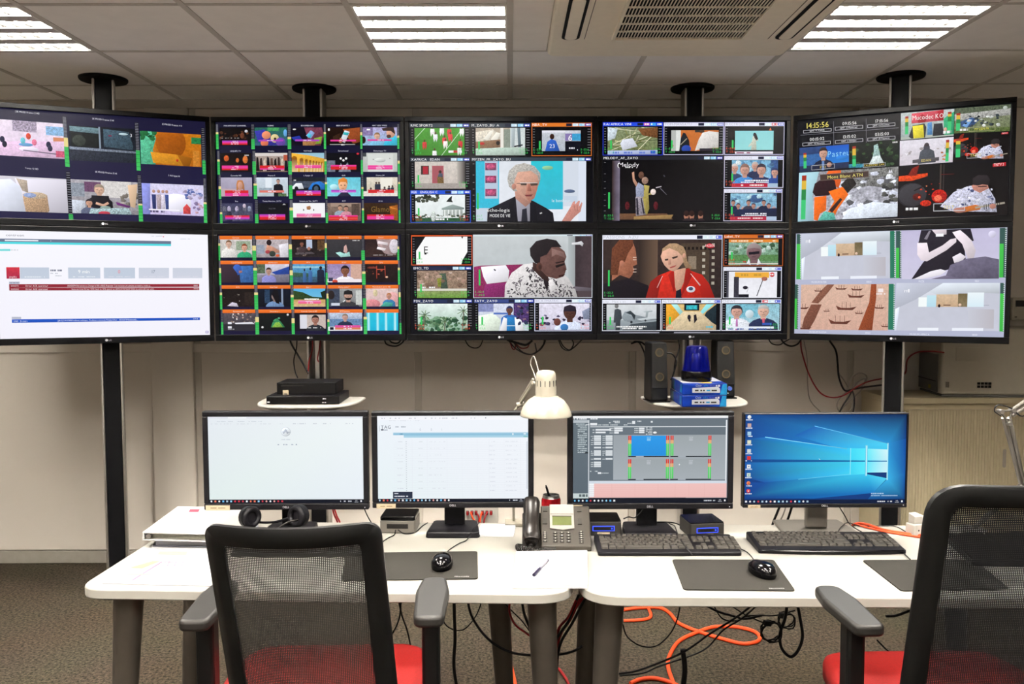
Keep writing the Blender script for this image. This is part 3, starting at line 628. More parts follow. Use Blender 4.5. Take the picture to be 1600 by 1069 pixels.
# ---- upper middle screen: football, museum, interview ...
def pic_sport(W, H):
    P = Pic((45, 48, 1548, 908), W, H); P.root.bg('0b0b10')
    v = chan(P, 50, 62, 538, 338, 'RMC SPORT2', (88, 100, 495, 332), hdr='35404c'); v.bg('4a9a30', '3e8a28', .25, 40)
    for x0, x1 in ((0, .22), (.62, .98)): v.l(x0-.1, .6 if x0 == 0 else 1.05, x1, -.02, .02, 'cfe8c8')
    for x, y, c in ((.36, .1, 'f0f0f0'), (.42, .3, 'e8e8f0'), (.55, .08, 'e8e8e8'), (.7, .12, 'c83030'), (.72, .3, 'd83838'), (.6, .42, 'd03034'), (.2, .58, 'c83838'), (.92, .55, 'c83034'), (.95, .1, 'f0f0f0'), (.9, .8, 'e0e0e0'), (.4, .9, 'e8e8e8'), (.62, .55, 'f0e8e8')):
        v.e(x, y-.12, .018, .045, '5a3828'); v.p([(x-.04, y-.07), (x+.04, y-.07), (x+.045, y+.08), (x+.02, y+.22), (x, y+.1), (x-.03, y+.22), (x-.045, y+.06)], c, .5, 200)
    v.r(.68, .82, .95, .9, 'f0f0f0'); v.r(.78, .82, .86, .9, 'c02830')
    v = chan(P, 548, 62, 1036, 338, 'M_ZAYO_BU  A', (588, 100, 992, 332), hdr='35404c'); v.bg('b8aa98', 'c8c0b0', .3, 40); v.p([(0, .15), (.35, .05), (.55, .35), (.5, .55), (0, .5)], 'd8d0c0', .5); v.p([(.15, .4), (.3, .1), (.36, .1), (.25, .45)], 'f0ece0'); v.p([(.3, .42), (.42, .15), (.5, .2), (.42, .5)], 'f0ece0'); v.p([(0, .5), (.5, .42), (.5, .7), (0, .8)], '8a6a50', .4)
    v.r(.5, 0, .56, 1, 'ece8e0'); v.r(.57, .05, .7, .75, '8a9488', nz=.3); v.r(.7, 0, 1, .7, 'd4dcdc', nz=.2); v.p([(.72, 0), (.8, 0), (.78, .75), (.72, .7)], 'a8b4b8'); v.p([(.84, 0), (.9, 0), (.92, .75), (.86, .75)], '687880'); v.p([(0, .75), (1, .7), (1, 1), (0, 1)], 'b8ccc0', .3); v.e(.13, .57, .05, .05, 'c03030'); v.e(.45, .55, .04, .08, '2a2420'); v.l(.78, .68, .95, .62, .05, '282c30')
    v = chan(P, 1045, 58, 1537, 338, 'NBA_TV', (1130, 122, 1446, 296), frame='e8762a', hdr='e07a2c'); v.bg('c8ccd4', 'b0b8c4', .3, 50); v.r(0, -.2, .6, .1, 'e8e8f0'); v.r(.6, .15, .78, .5, '8878b0'); v.txt(.68, .5, .28, '6', 'ffffff'); v.r(.78, .15, 1, .5, '40a0d0', nz=.3); v.e(.26, .3, .06, .14, '382018'); v.p([(.08, 1), (.14, .55), (.24, .42), (.36, .5), (.46, 1)], '3060c0'); v.txt(.27, .85, .18, '23', 'f0f0f8', 'c'); v.r(.6, .52, 1, 1, '10121c'); v.dash(.7, .9, .95, .08, 'e0e0e8', 4); v.dash(.72, .98, .93, .06, 'e0e0e8', 5)
    q = P.tile(1130, 100, 1446, 148); q.z = 200; q.txt(0, .95, .42, 'JOHN SMITLEY Star BREST', 'e8e8f8', asp=6.6, sx=.7)
    v = chan(P, 50, 350, 541, 618, 'XAFRICA   EDAN', (88, 384, 502, 614), hdr='35404c'); v.bg('d4ccc4', 'c8beb6', .25, 30); v.r(.12, .15, .28, .48, '40302c'); v.r(.16, .18, .26, .46, 'b02838'); v.r(.34, .15, .57, .8, 'b06068', nz=.3); v.r(.36, .18, .55, .78, 'a85860'); v.e(.5, .38, .03, .06, '402c24'); v.p([(.44, .58), (.48, .42), (.54, .44), (.56, .6), (.58, .88), (.45, .88)], '7a6038', 1.4, 300); v.p([(.45, .55), (.48, .42), (.55, .44), (.55, .58)], '50586a'); v.r(0, .8, 1, 1, 'a8a09a', nz=.3); v.rh(.84, 0, 1, .8, 'b8b0a8', '302c2c')
    v = chan(P, 50, 628, 544, 904, 'REE   ENGLISH C', (90, 666, 498, 896), frame='2a5ae0', hdr='2456d8', ncol='e85040'); v.bg('eef4f4', 'e0e8e8', .1, 20); foliage(v, ['2c3028', '444a3c', '586050'], 34, 8, (.04, .1), x0=0, x1=.45, y0=0, y1=.25); v.p([(.55, .8), (.56, .5), (.75, .4), (.95, .5), (.95, .8)], 'b4bcb8', .4); v.p([(.53, .5), (.75, .36), (.98, .48), (.98, .54), (.53, .56)], '90a09c')
    for k in range(5): v.r(.58+k*.075, .56, .6+k*.075, .8, 'f0f4f2')
    v.p([(.62, .26), (.68, .12), (.74, .04), (.73, .2), (.76, .28)], '202824'); foliage(v, ['4a5a48', '384438', '6a7460'], 24, 4, (.04, .08), x0=0, x1=1, y0=.72, y1=.85); v.r(0, .86, 1, 1, '2c5838', nz=.6); v.dash(.2, .84, .72, .06, 'f0f0f0', 7); v.dash(.3, .94, .66, .06, 'f0f0f0', 8); v.e(.36, .8, .05, .2, 'c8d0cc', .8)
    # the large interview picture: grey-haired man in a dark suit raising a hand
    v = chan(P, 550, 350, 1537, 900, 'MYZEN_FR_ZAYO_BU', (588, 382, 1492, 894), hdr='35404c', big=True, rs=False)
    v.bg('dfe4ec', 'e8ecf4', .1, 8); v.r(0, 0, .21, .78, '38bcdc', nz=.15); v.r(.08, .0, .2, .62, 'b8c8dc'); 
    for y in (.03, .24, .46): v.r(.085, y, .185, y+.12, 'a8406a', '784868', 1.0, 90); v.e(.135, y+.06, .04, .04, 'c85880', .8)
    v.r(.5, 0, .79, .8, '30c4d4', '38b8d4', .1, 10); v.r(.79, 0, .93, .75, 'd4dce8'); v.e(.65, .11, .05, .035, '90c898'); v.e(.85, .5, .05, .03, '5a6a8a'); v.r(.8, .58, .92, .68, 'c8d4e4'); v.r(.93, 0, 1, 1, 'dce4f2'); v.r(0, .78, .21, 1, 'c8d4e2')
    v.p([(.1, 1), (.105, .8), (.2, .72), (.36, .58), (.52, .66), (.64, .78), (.7, .86), (.71, 1)], '1c1a22', .3, 60)
    v.p([(.36, .6), (.49, .68), (.52, 1.0), (.38, 1)], '9a98a4'); v.p([(.42, .8), (.46, .78), (.47, 1.02), (.41, 1.02)], '2a2a34'); v.p([(.36, .58), (.34, .78), (.38, 1), (.3, 1), (.3, .7)], '14131a'); v.p([(.49, .66), (.54, .74), (.56, 1), (.49, 1)], '14131a')
    v.p([(.35, .46), (.5, .5), (.5, .68), (.45, .76), (.36, .62)], 'b88878', .2)
    v.p([(.3, .42), (.285, .3), (.3, .16), (.36, .06), (.44, .03), (.53, .08), (.585, .2), (.585, .3), (.57, .4), (.4, .5), (.345, .5)], 'b0aca6', .7, 120)
    v.p([(.35, .32), (.38, .18), (.5, .16), (.56, .24), (.57, .36), (.555, .48), (.53, .62), (.48, .67), (.42, .6), (.37, .48), (.345, .42)], 'cc9c88', .2, 40)
    v.p([(.46, .4), (.57, .34), (.555, .48), (.53, .62), (.48, .67), (.45, .58)], 'b87e6c', .2); v.e(.345, .42, .02, .05, 'bc8474')
    v.l(.37, .37, .44, .37, .012, '706058'); v.p([(.4, .355), (.46, .365), (.46, .4), (.41, .4)], '584840'); v.p([(.49, .37), (.56, .36), (.56, .4), (.5, .41)], '584840'); v.l(.4, .36, .56, .36, .01, 'd8d0d0'); v.p([(.475, .38), (.49, .38), (.505, .5), (.465, .5)], 'a86c5c'); v.p([(.44, .56), (.52, .55), (.5, .585), (.455, .585)], '7a3c3c')
    v.p([(.78, 1), (.82, .88), (.86, .76), (.88, .68), (.9, .66), (.9, .72), (.93, .66), (.945, .66), (.935, .76), (.96, .68), (.967, .7), (.95, .84), (.9, .92), (.86, 1)], 'cc8c80', .3, 60); v.l(.89, .72, .9, .82, .008, 'a06458'); v.l(.92, .72, .92, .82, .008, 'a06458')
    v.txt(.1, .84, .055, 'echo-logis', 'f4f4f4', sx=1.05); v.txt(.125, .93, .05, 'MODE DE VIE', 'f4f4f4', sx=.75); v.txt(.69, .68, .05, 'le bonheur', 'd8ecf2', sx=.9); v.l(.58, .87, .6, .86, .02, 'e0e0e0')
    return P

# ---- upper right-of-middle screen: stage show
def pic_stage(W, H):
    P = Pic((45, 50, 1548, 907), W, H); P.root.bg('0b0b10'); WH = 'e8eaf8'; ch = ('d8f0f4', 'b0dcf4', '5060d0')
    v = chan(P, 52, 56, 544, 335, 'RAI AFRICA VINI', (92, 98, 500, 328), frame='2c44e0', hdr='2a50e4', chipc=('e050a0', '48a8f0', '4060e0')); v.bg('8a9470', '707c50', .8, 80)
    for k in range(30):
        rnd = random.Random(k); v.l(rnd.uniform(0, .6), rnd.uniform(-.1, 1), rnd.uniform(.3, 1.1), rnd.uniform(0, 1), rnd.uniform(.01, .035), rnd.choice(['d0cc98', 'a8a068', '586040', 'e4e0c0', '38442c', '787a48']))
    v.p([(0, 0), (.2, .05), (.15, .4), (0, .5)], 'c8d4dc', .5); v.p([(.3, .45), (.5, .4), (.6, .7), (.3, .85), (.25, .6)], 'd4d8e4', .2); v.p([(.6, .05), (1, 0), (1, .4), (.7, .3)], '7a5030', 1., 150); v.p([(0, .86), (1, .84), (1, 1), (0, 1)], 'b0bce0'); v.dash(.1, .97, .8, .07, '6880d0', 4); v.r(.86, .86, .96, .97, '3858c8')
    v = chan(P, 550, 58, 1042, 332, 'TOM-MANSATU', (612, 124, 1000, 298), frame='d8d4f4', hdr=WH, tc_='b8b8c8', chipc=ch); v.bg('cc7438', 'c06a30', .2, 30); v.r(0, 0, .1, 1, 'b8bcb8'); v.r(.1, 0, .2, 1, 'e0e4e0', nz=.1); v.p([(.17, 1), (.2, .4), (.25, .12), (.3, .15), (.38, .5), (.4, 1)], '1a2028'); v.l(.2, .7, .33, .4, .03, 'b0a890'); v.e(.32, .9, .1, .18, '2848a8'); v.p([(.5, 1), (.58, .45), (.66, .12), (.8, .05), (1, .1), (1, .85), (.66, .9)], 'dcd8d4', .25, 60); v.e(.64, .05, .06, .08, '503c30'); v.r(.6, .88, 1, 1, '282430'); v.r(.5, 0, .6, .1, '383838'); v.e(.02, .75, .03, .07, 'c07050')
    v = chan(P, 1048, 58, 1538, 332, 'ELECTRON', (1134, 130, 1450, 292), frame='d8d4f4', hdr=WH, tc_='b8b8c8', chipc=('d8f0f4', 'e06a70', '5060d0'), ncol='f06040', rs=False); v.bg('8ed4d8', '98dcdc', .05, 10); v.e(.51, .2, .04, .1, '241c20'); v.p([(.46, .28), (.55, .28), (.6, .45), (.6, .55), (.55, .5), (.56, 1), (.42, 1), (.43, .75), (.36, .85), (.35, .78), (.44, .55)], 'c8ccbc', .5, 200); v.p([(.48, .15), (.55, .15), (.6, .42), (.55, .5), (.5, .35)], '2a2226')
    q = P.tile(1134, 300, 1446, 326); q.z = 190; q.r(0, .2, 1, .95, 'ece8f4'); q.dash(.04, .8, .4, .4, '904868', 3); q = P.tile(1408, 104, 1436, 130); q.z = 190; q.p([(.1, .9), (.5, 0), (.9, .9)], 'e87040')
    v = chan(P, 1048, 342, 1536, 612, 'Grand Littoral HI', (1112, 378, 1490, 606), frame='e4e0f8', hdr=WH, tc_='c4c4d4', chipc=ch, ncol='f06040', rs=False); v.bg('7ab4d4', '98c0d8', .6, 60); v.r(.85, 0, 1, .8, '385890', nz=.6); v.blobs(12, ['a8d0e4', '5888b0', '486890', 'd8e4e8'], 0, 0, 1, .4, (.06, .15), 3)
    for x, y, k, h_, c in ((.06, .3, .3, 'd0c8c4', '38486a'), (.5, .22, .28, 'c0b0a8', '283050'), (.28, .36, .4, '8a6a60', '4888c8'), (.64, .36, .4, '3c3440', '2c3458'), (.93, .45, .3, '30406a', '2a4890')): v.person(x, y, k, 'c89888', h_, c)
    v.r(0, .86, .78, 1, 'c02840'); v.r(.78, .86, 1, 1, 'a8c0d8'); v.dash(.28, .78, .8, .05, 'f0f0f8', 3, .9); v.dash(.2, .84, .8, .04, 'f0f0f8', 9, .9); v.dash(.2, .96, .72, .06, 'f4d8d8', 5, .9)
    v = chan(P, 1048, 622, 1530, 895, ' Grand Lille TV', (1104, 660, 1484, 888), frame='e4e0f8', hdr=WH, tc_='c4c4d4', chipc=ch, ncol='f06040', rs=False); v.bg('90c4dc', '5880a8', .6, 60); v.e(.55, .2, .15, .15, '3a5a88', .5); v.blobs(10, ['b8dce8', '6898b8', '486a90'], 0, 0, 1, .3, (.05, .12), 8)
    for k in range(9): x = .06+k*.11; v.person(x, .34+.12*(k % 3), .18, 'b88878', ['282430', '40384a', 'a8a0a8'][k % 3], ['1c2440', '28305a', '18203a', '3a3848'][k % 4])
    v.p([(0, .6), (1, .55), (1, .86), (0, .86)], '1c2444', .6, 80); v.r(0, .86, .78, 1, 'b82844'); v.r(.78, .86, 1, 1, 'b0c4dc'); v.dash(.32, .78, .78, .05, 'f0f0f8', 4, .9); v.dash(.24, .84, .78, .04, 'f0f0f8', 6, .9); v.dash(.16, .95, .7, .05, 'f4d8d8', 7, .9)
    # large stage picture
    v = chan(P, 52, 342, 1040, 898, 'MELODY_AF_ZAYO', (130, 380, 1030, 890), hdr='24242c', big=True)
    v.bg('0c0a0c', '141012', .3, 10); v.rh(0, 0, .07, 1, '3a2824', '787084', .3, 10); v.txt(.06, .1, .07, 'Melody', 'f4f0f4', sx=1.05); v.e(.06, .08, .012, .04, 'f0f0f0'); v.e(.066, .08, .01, .034, '241c20'); v.dash(.12, .12, .19, .02, 'e0e0e0', 3)
    v.p([(.07, .88), (.5, .88), (.56, .98), (.07, .98)], '6a4a34', .4); v.p([(.2, .93), (.56, .9), (.54, .97), (.2, .98)], 'a08050', .3); v.l(.42, .55, .5, .45, .012, '888890') if False else None
    for x in (.14, .4): v.e(x, .75, .02, .07, '5a1820', 1.2)
    v.p([(.27, .55), (.31, .45), (.33, .5), (.34, .8), (.32, .9), (.28, .88)], 'a89850', .4); v.p([(.29, .4), (.34, .42), (.33, .55), (.4, .5), (.38, .56), (.3, .58)], 'b0a058'); v.e(.375, .52, .025, .05, 'e8d8d0', .4)
    v.e(.265, .24, .025, .06, '6a4a3c', .6); v.e(.3, .33, .03, .06, 'a08070', .6); v.p([(.18, .2), (.2, .18), (.205, .3), (.24, .4), (.22, .44), (.19, .34)], 'c09078')
    v.p([(.215, .45), (.24, .36), (.29, .42), (.29, .6), (.22, .62)], '9aa0b8', .6, 120); v.p([(.215, .6), (.28, .6), (.3, .85), (.31, .9), (.22, .92)], '98909a', 1.2, 200); v.p([(.22, .62), (.235, .62), (.245, .9), (.225, .9)], '2c2834'); v.p([(.26, .62), (.27, .62), (.3, .88), (.285, .88)], '2c2834')
    v.l(.4, .45, .45, .43, .016, 'c8c0c8'); v.l(.44, .46, .5, .57, .008, '80808a'); v.l(.47, .24, .48, .27, .02, '50505a')
    for x in (.68, .73, .81): v.e(x, .92, .022, .07, 'b07860'); v.e(x, .88, .024, .05, '301c18'); v.e(x+.004, 1.02, .04, .06, '2c2024')
    return P

# ---- upper right screen: world clocks and programme pictures
def meter3(t, x0, y0, x1, y1, lv=.6):
    ym = y1-(y1-y0)*lv; t.r(x0, y0, x1, y0+(y1-y0)*.12, 'a83828'); t.r(x0, y0+(y1-y0)*.12, x1, ym, 'e0b840'); t.r(x0, ym, x1, ym+(y1-ym)*.35, '2c8a48'); t.r(x0, ym+(y1-ym)*.35, x1, y1, '40c878')
def pic_clocks(W, H):
    P = Pic([(38, 148), (1548, 28), (1516, 864), (28, 890)], W, H); P.root.bg('0c0c12')
    t = P.tile((52, 150), (742, 100), (742, 298), (56, 345)); t.bg('101016')
    for x, y, st, big, sub in ((.18, .3, '14:15:56', 1, 'GMT +1  PARIS'), (.5, .28, '09:15:56', 0, 'GMT -5 Montreal'), (.83, .28, '17:15:56', 0, 'GMT +4 Reunion'), (.17, .78, '00:15:02', 0, 'GMT +11 Noumea'), (.5, .78, '13:15:02', 0, 'GMT -1 Abidjan'), (.83, .78, '03:15:03', 0, 'GMT -10 Papeete')):
        if big: t.txt(x, y, .2, st, 'f0e070', 'c', asp=3.4, sx=.88)
        else: t.txt(x, y, .115, st, 'f4f4f4', 'c', asp=3.4, sx=.9)
        q = [x-.15, y+(.06 if big else .05), x+.13, y+.16]
        for a, b_, c, d in ((q[0], q[1], q[2], q[1]+.012), (q[0], q[3], q[2], q[3]+.012), (q[0], q[1], q[0]+.004, q[3]), (q[2], q[1], q[2]+.004, q[3]+.012)): t.r(a, b_, c, d, 'd8d8e0')
        t.txt((q[0]+q[2])/2, q[3]-.025, .06, sub, 'e8e8ee', 'c', asp=3.4, sx=.9)
    for x in (.335, .665): t.r(x, .1, x+.003, 1, '8a8a96')
    t.r(0, .53, 1, .542, '8a8a96')
    a = P.tile((48, 348), (392, 322), (392, 496), (50, 528)); a.bg('304a80', '28304a', .3, 20); a.r(0, .3, .5, .75, '3868a8', nz=.5); a.r(.54, .02, 1, .75, '1858c8', '2880d8'); a.txt(.57, .48, .24, 'Pasteur', '8ad0f4', asp=2, sx=.9); a.e(.86, .55, .12, .1, '2c80d8'); a.person(.48, .3, .42, 'c89c88', '382c28', '20243a', asp=2); a.r(.45, .62, .5, 1, '6a8ac0'); a.e(.6, .8, .05, .1, 'b88c78'); meter3(a, .08, .22, .14, .85, .7)
    a = P.tile((392, 322), (740, 292), (742, 490), (392, 498)); a.bg('182018', '0c140c', .8, 60); foliage(a, ['2c4428', '1c3018', '3c5834', '101c10'], 40, 5, (.05, .14)); a.p([(.5, .15), (.58, .1), (.6, .3), (.66, .8), (.44, .85), (.5, .4)], '9ab8b4', 1., 160); a.p([(.48, .6), (.62, .55), (.7, .85), (.4, .9)], 'd8e4e4', .6); a.r(0, .85, .3, 1, '3888a0', nz=1.); meter3(a, .07, .12, .14, .95, .55); a.dash(.88, .12, .98, .05, 'e0e0e0', 3)
    for q, st in (([(132, 478), (292, 466), (292, 500), (132, 512)], 'ETV3'), ([(490, 470), (648, 460), (648, 488), (490, 498)], 'CALEDONIA CAN')):
        b_ = P.tile(*q); b_.z = 90; b_.frame(.012, .07, 'd8d8d8'); b_.txt(.5, .75, .5, st, 'e8d060', 'c', asp=4.8, sx=.7)
    a = P.tile((46, 530), (740, 494), (732, 862), (38, 886)); a.bg('9a9aa4', 'c8c8d4', .9, 30); a.p([(0, 0), (.2, 0), (.14, .5), (.16, 1), (0, 1)], 'a8d0dc', 'b8d8e0' and .1, 10)
    a.p([(.3, 0), (1, 0), (1, .45), (.7, .35), (.5, .4), (.4, .25)], '7a7a78', 1.3, 45); a.blobs(46, ['e4e8f4', 'd0d4e4', '8a8a94', 'f0f4fc', 'b4b4c0', '5c5c60'], .4, .1, 1, 1, (.04, .12), 11, .8, 90); a.blobs(18, ['3c3c3c', '585854'], .85, .35, 1, .7, (.03, .08), 12); a.p([(.44, 1), (.5, .8), (.75, .68), (1, .75), (1, 1)], 'e4ecf8', .3, 40)
    a.p([(.42, .3), (.52, .1), (.58, .3), (.48, .5)], '2c2824', .8, 60)
    a.p([(.24, .16), (.3, -.02), (.42, .0), (.42, .22), (.4, .36), (.34, .3)], 'f06420', .3, 60); a.p([(.14, .42), (.16, .24), (.26, .12), (.36, .2), (.38, .4), (.3, .5), (.17, .5)], '30181c', .4); a.p([(.3, .42), (.44, .34), (.5, .5), (.4, .78), (.36, .96), (.28, .9), (.36, .62)], 'f07018', .3, 60); a.p([(.16, .52), (.28, .5), (.28, .8), (.22, .86), (.2, 1), (.16, .98)], 'f06c1a', .3, 60); a.p([(.31, .8), (.42, .56), (.44, .6), (.34, .86)], '3a2420')
    a.p([(.2, 1), (.26, .82), (.36, .86), (.38, 1)], '60b8a8', .8, 120); meter3(a, .03, .06, .075, .96, .68); a.z = 150
    b_ = P.tile((190, 545), (530, 522), (532, 568), (192, 590)); b_.z = 190; b_.r(0, 0, 1, 1, '4a3a34'); b_.frame(.005, .05, '8a7a72'); b_.txt(.52, .8, .5, 'Mont Blanc ATN', 'f0e27a', 'c', asp=7.4, sx=1.0)
    b_ = P.tile((665, 512), (705, 510), (705, 552), (665, 554)); b_.z = 190; b_.p([(.1, .7), (.35, .1), (.5, .5), (.65, .1), (.9, .7)], 'e8e8f0'); b_.dash(0, .95, 1, .12, 'e0e0e0', 2)
    a = P.tile((758, 98), (1138, 68), (1132, 268), (756, 298)); a.bg('c8d0d0', '98a8a4', .4, 40); a.p([(.2, .05), (.78, .0), (.78, .4), (.2, .42)], 'd04858', .3, 40); a.p([(.3, .25), (.4, .1), (.5, .25), (.45, .42), (.33, .42)], 'a81c28'); a.p([(.68, .05), (.8, .0), (.8, .4), (.7, .4)], 'b02030'); a.txt(.215, .3, .17, 'Mucodec KO', 'f4f0f0', asp=1.9, sx=.8); a.r(0, .9, 1, 1, 'b0b8b0')
    a.p([(.15, .9), (.22, .5), (.44, .45), (.48, .6), (.46, .98), (.2, .98)], '383838', .5); a.p([(.22, .52), (.42, .5), (.44, .98), (.24, .98)], 'e8d838', .3); a.p([(.5, .45), (.58, .42), (.6, .9), (.5, .9)], '5088c0', .5); a.p([(.62, .5), (.78, .5), (.82, .95), (.6, .95)], '282a30', .6); a.p([(.8, .35), (.9, .2), (1, .1), (1, .95), (.82, .95)], '38a878', .4); a.e(.84, .75, .03, .08, 'd8a890'); meter3(a, .08, .14, .14, .8, .68); meter3(a, .88, .1, .95, .8, .75); a.dash(.8, .9, .95, .1, 'f0f0f0', 3)
    a = P.tile((1142, 66), (1545, 36), (1536, 238), (1136, 252)); a.bg('8a9078', '6a7450', .9, 80); a.r(0, 0, 1, .25, '5a6450', nz=1.2, ns=120); a.p([(0, .25), (1, .15), (1, .4), (0, .5)], 'a8a8a4', 1.2, 120); a.p([(.1, .55), (.3, .4), (.45, .5), (.3, .8), (.12, .75)], '38507a', .8); a.p([(.14, .7), (.26, .45), (.32, .5), (.22, .8)], '78a8e0'); a.blobs(20, ['1c2020', 'e0e4e0', '3a4448', 'c8ccc8', '283040'], .2, .35, .8, .75, (.04, .09), 5); a.r(0, .85, 1, 1, '586838', nz=1.2, ns=140); meter3(a, .03, .2, .1, .9, .65); a.e(.9, .12, .04, .07, 'b8c0b8'); a.dash(.1, .92, .24, .09, 'e8e8e8', 3)
    b_ = P.tile((1240, 208), (1430, 198), (1430, 232), (1240, 240)); b_.z = 90; b_.frame(.012, .06, 'c8c890'); b_.txt(.5, .75, .5, 'MYZEN FR', 'e8e060', 'c', asp=5.4, sx=.85)
    a = P.tile((750, 304), (1132, 278), (1124, 466), (748, 488)); a.bg('e4e0ea', 'd4ccd4', .2, 30); a.blobs(18, ['b8b0b0', 'f0ecf4', 'a09898', 'c8c0c8'], 0, .3, 1, .6, (.03, .08), 6); a.p([(.34, .98), (.38, .5), (.44, .4), (.56, .4), (.64, .5), (.68, .95)], '4c5058', .4, 100); a.e(.5, .28, .05, .13, '40383a'); a.r(.44, .3, .56, .44, '484850'); a.p([(.24, .8), (.74, .76), (.74, .9), (.24, .94)], '585458'); a.txt(.5, .9, .09, 'EDAN', 'e8d878', 'c', asp=2); meter3(a, .86, .1, .92, .96, .62); a.blobs(6, ['c08858', 'a86840'], .78, .5, .86, .9, (.03, .06), 3)
    for q, sc in (([(1134, 256), (1536, 240), (1528, 452), (1128, 466)], 0), ([(744, 492), (1530, 462), (1516, 862), (734, 862)], 1)):
        a = P.tile(*q); a.bg('0c0a0a', '140e0c', .3, 20)
        a.p([(0, .2), (.26, .16), (.26, .22), (.12, .3), (0, .3)], 'e04818', .8, 80); a.p([(.12, .05), (.18, .0), (.16, .2), (.08, .2)], '8a2010', 1.4, 200); a.e(.12, .58, .13, .24, '2c2a2e', .3); a.e(.13, .58, .125, .22, '3c3a3e', .2); a.e(.17, .62, .04, .07, '581810', .8); a.e(.19, .63, .012, .025, 'f06040'); a.l(.14, .5, .24, .4, .02, '18100e'); a.r(.37, 0, .385, .5, '4a4038'); a.r(.4, 0, .41, .5, '3a3230'); a.l(.38, .2, .5, .2, .012, '602018')
        a.e(.37, .62, .07, .13, 'b81c10', 1.6, 160); a.e(.36, .66, .035, .06, 'f87858', 1.2, 160); a.e(.25, .75, .05, .06, 'c83018', 1.6, 160); a.blobs(12, ['e84020', 'a81c10', 'f89060'], .2, .3, .45, .8, (.01, .025), 4)
        a.p([(.38, .82), (.5, .55), (.62, .45), (.72, .42), (.82, .5), (.88, .7), (.9, .95), (.5, .92)], 'c8c8dc', 1.0, 90 if sc else 160); a.blobs(26, ['4a5278', 'e8e8f4', '7a80a4', 'd8d8e8'], .52, .5, .86, .85, (.02, .05), 9, .5); a.p([(.66, .44), (.72, .36), (.8, .38), (.82, .5), (.74, .58), (.68, .52)], 'c08474', .4); a.p([(.67, .42), (.67, .3), (.72, .24), (.8, .25), (.83, .34), (.82, .44), (.76, .42), (.72, .44)], '2c2628'); a.l(.72, .46, .8, .46, .02, '3c2420')
        a.p([(.56, .86), (.7, .8), (.76, .84), (.74, .9), (.6, .94)], 'c87030', .4, 90); a.l(.7, .86, .97, .78, .035, 'a8a090'); 
        for k in range(8): a.l(.78+k*.02, .8-k*.006, .785+k*.02, .9-k*.006, .01, '181414')
        a.e(.56, .9, .06, .05, 'b07868'); a.e(.86, .84, .03, .05, 'b88070'); a.p([(.85, .04), (.97, .02), (.97, .09), (.85, .1)], 'c82430'); a.txt(.86, .085, .05, 'TNTV 3', 'f8f0f0', asp=2, sx=.7)
        if sc: a.dash(.07, .88, .18, .05, 'f0f0f0', 3, .9)
        x0, y0, x1, y1 = (.32, .76, .6, .9) if sc else (.24, .72, .56, .88)
        a.r(x0, y0, x1, y0+.012, 'd8d8dc'); a.r(x0, y1, x1, y1+.012, 'd8d8dc'); a.r(x0, y0, x0+.005, y1, 'd8d8dc'); a.r(x1, y0, x1+.005, y1+.012, 'd8d8dc'); a.txt((x0+x1)/2, y1-.035, .06 if sc else .1, 'TEST' if sc else 'TNTV', 'e8d878', 'c', asp=2)
        if not sc: meter3(a, .04, .18, .12, .84, .7)
    return P
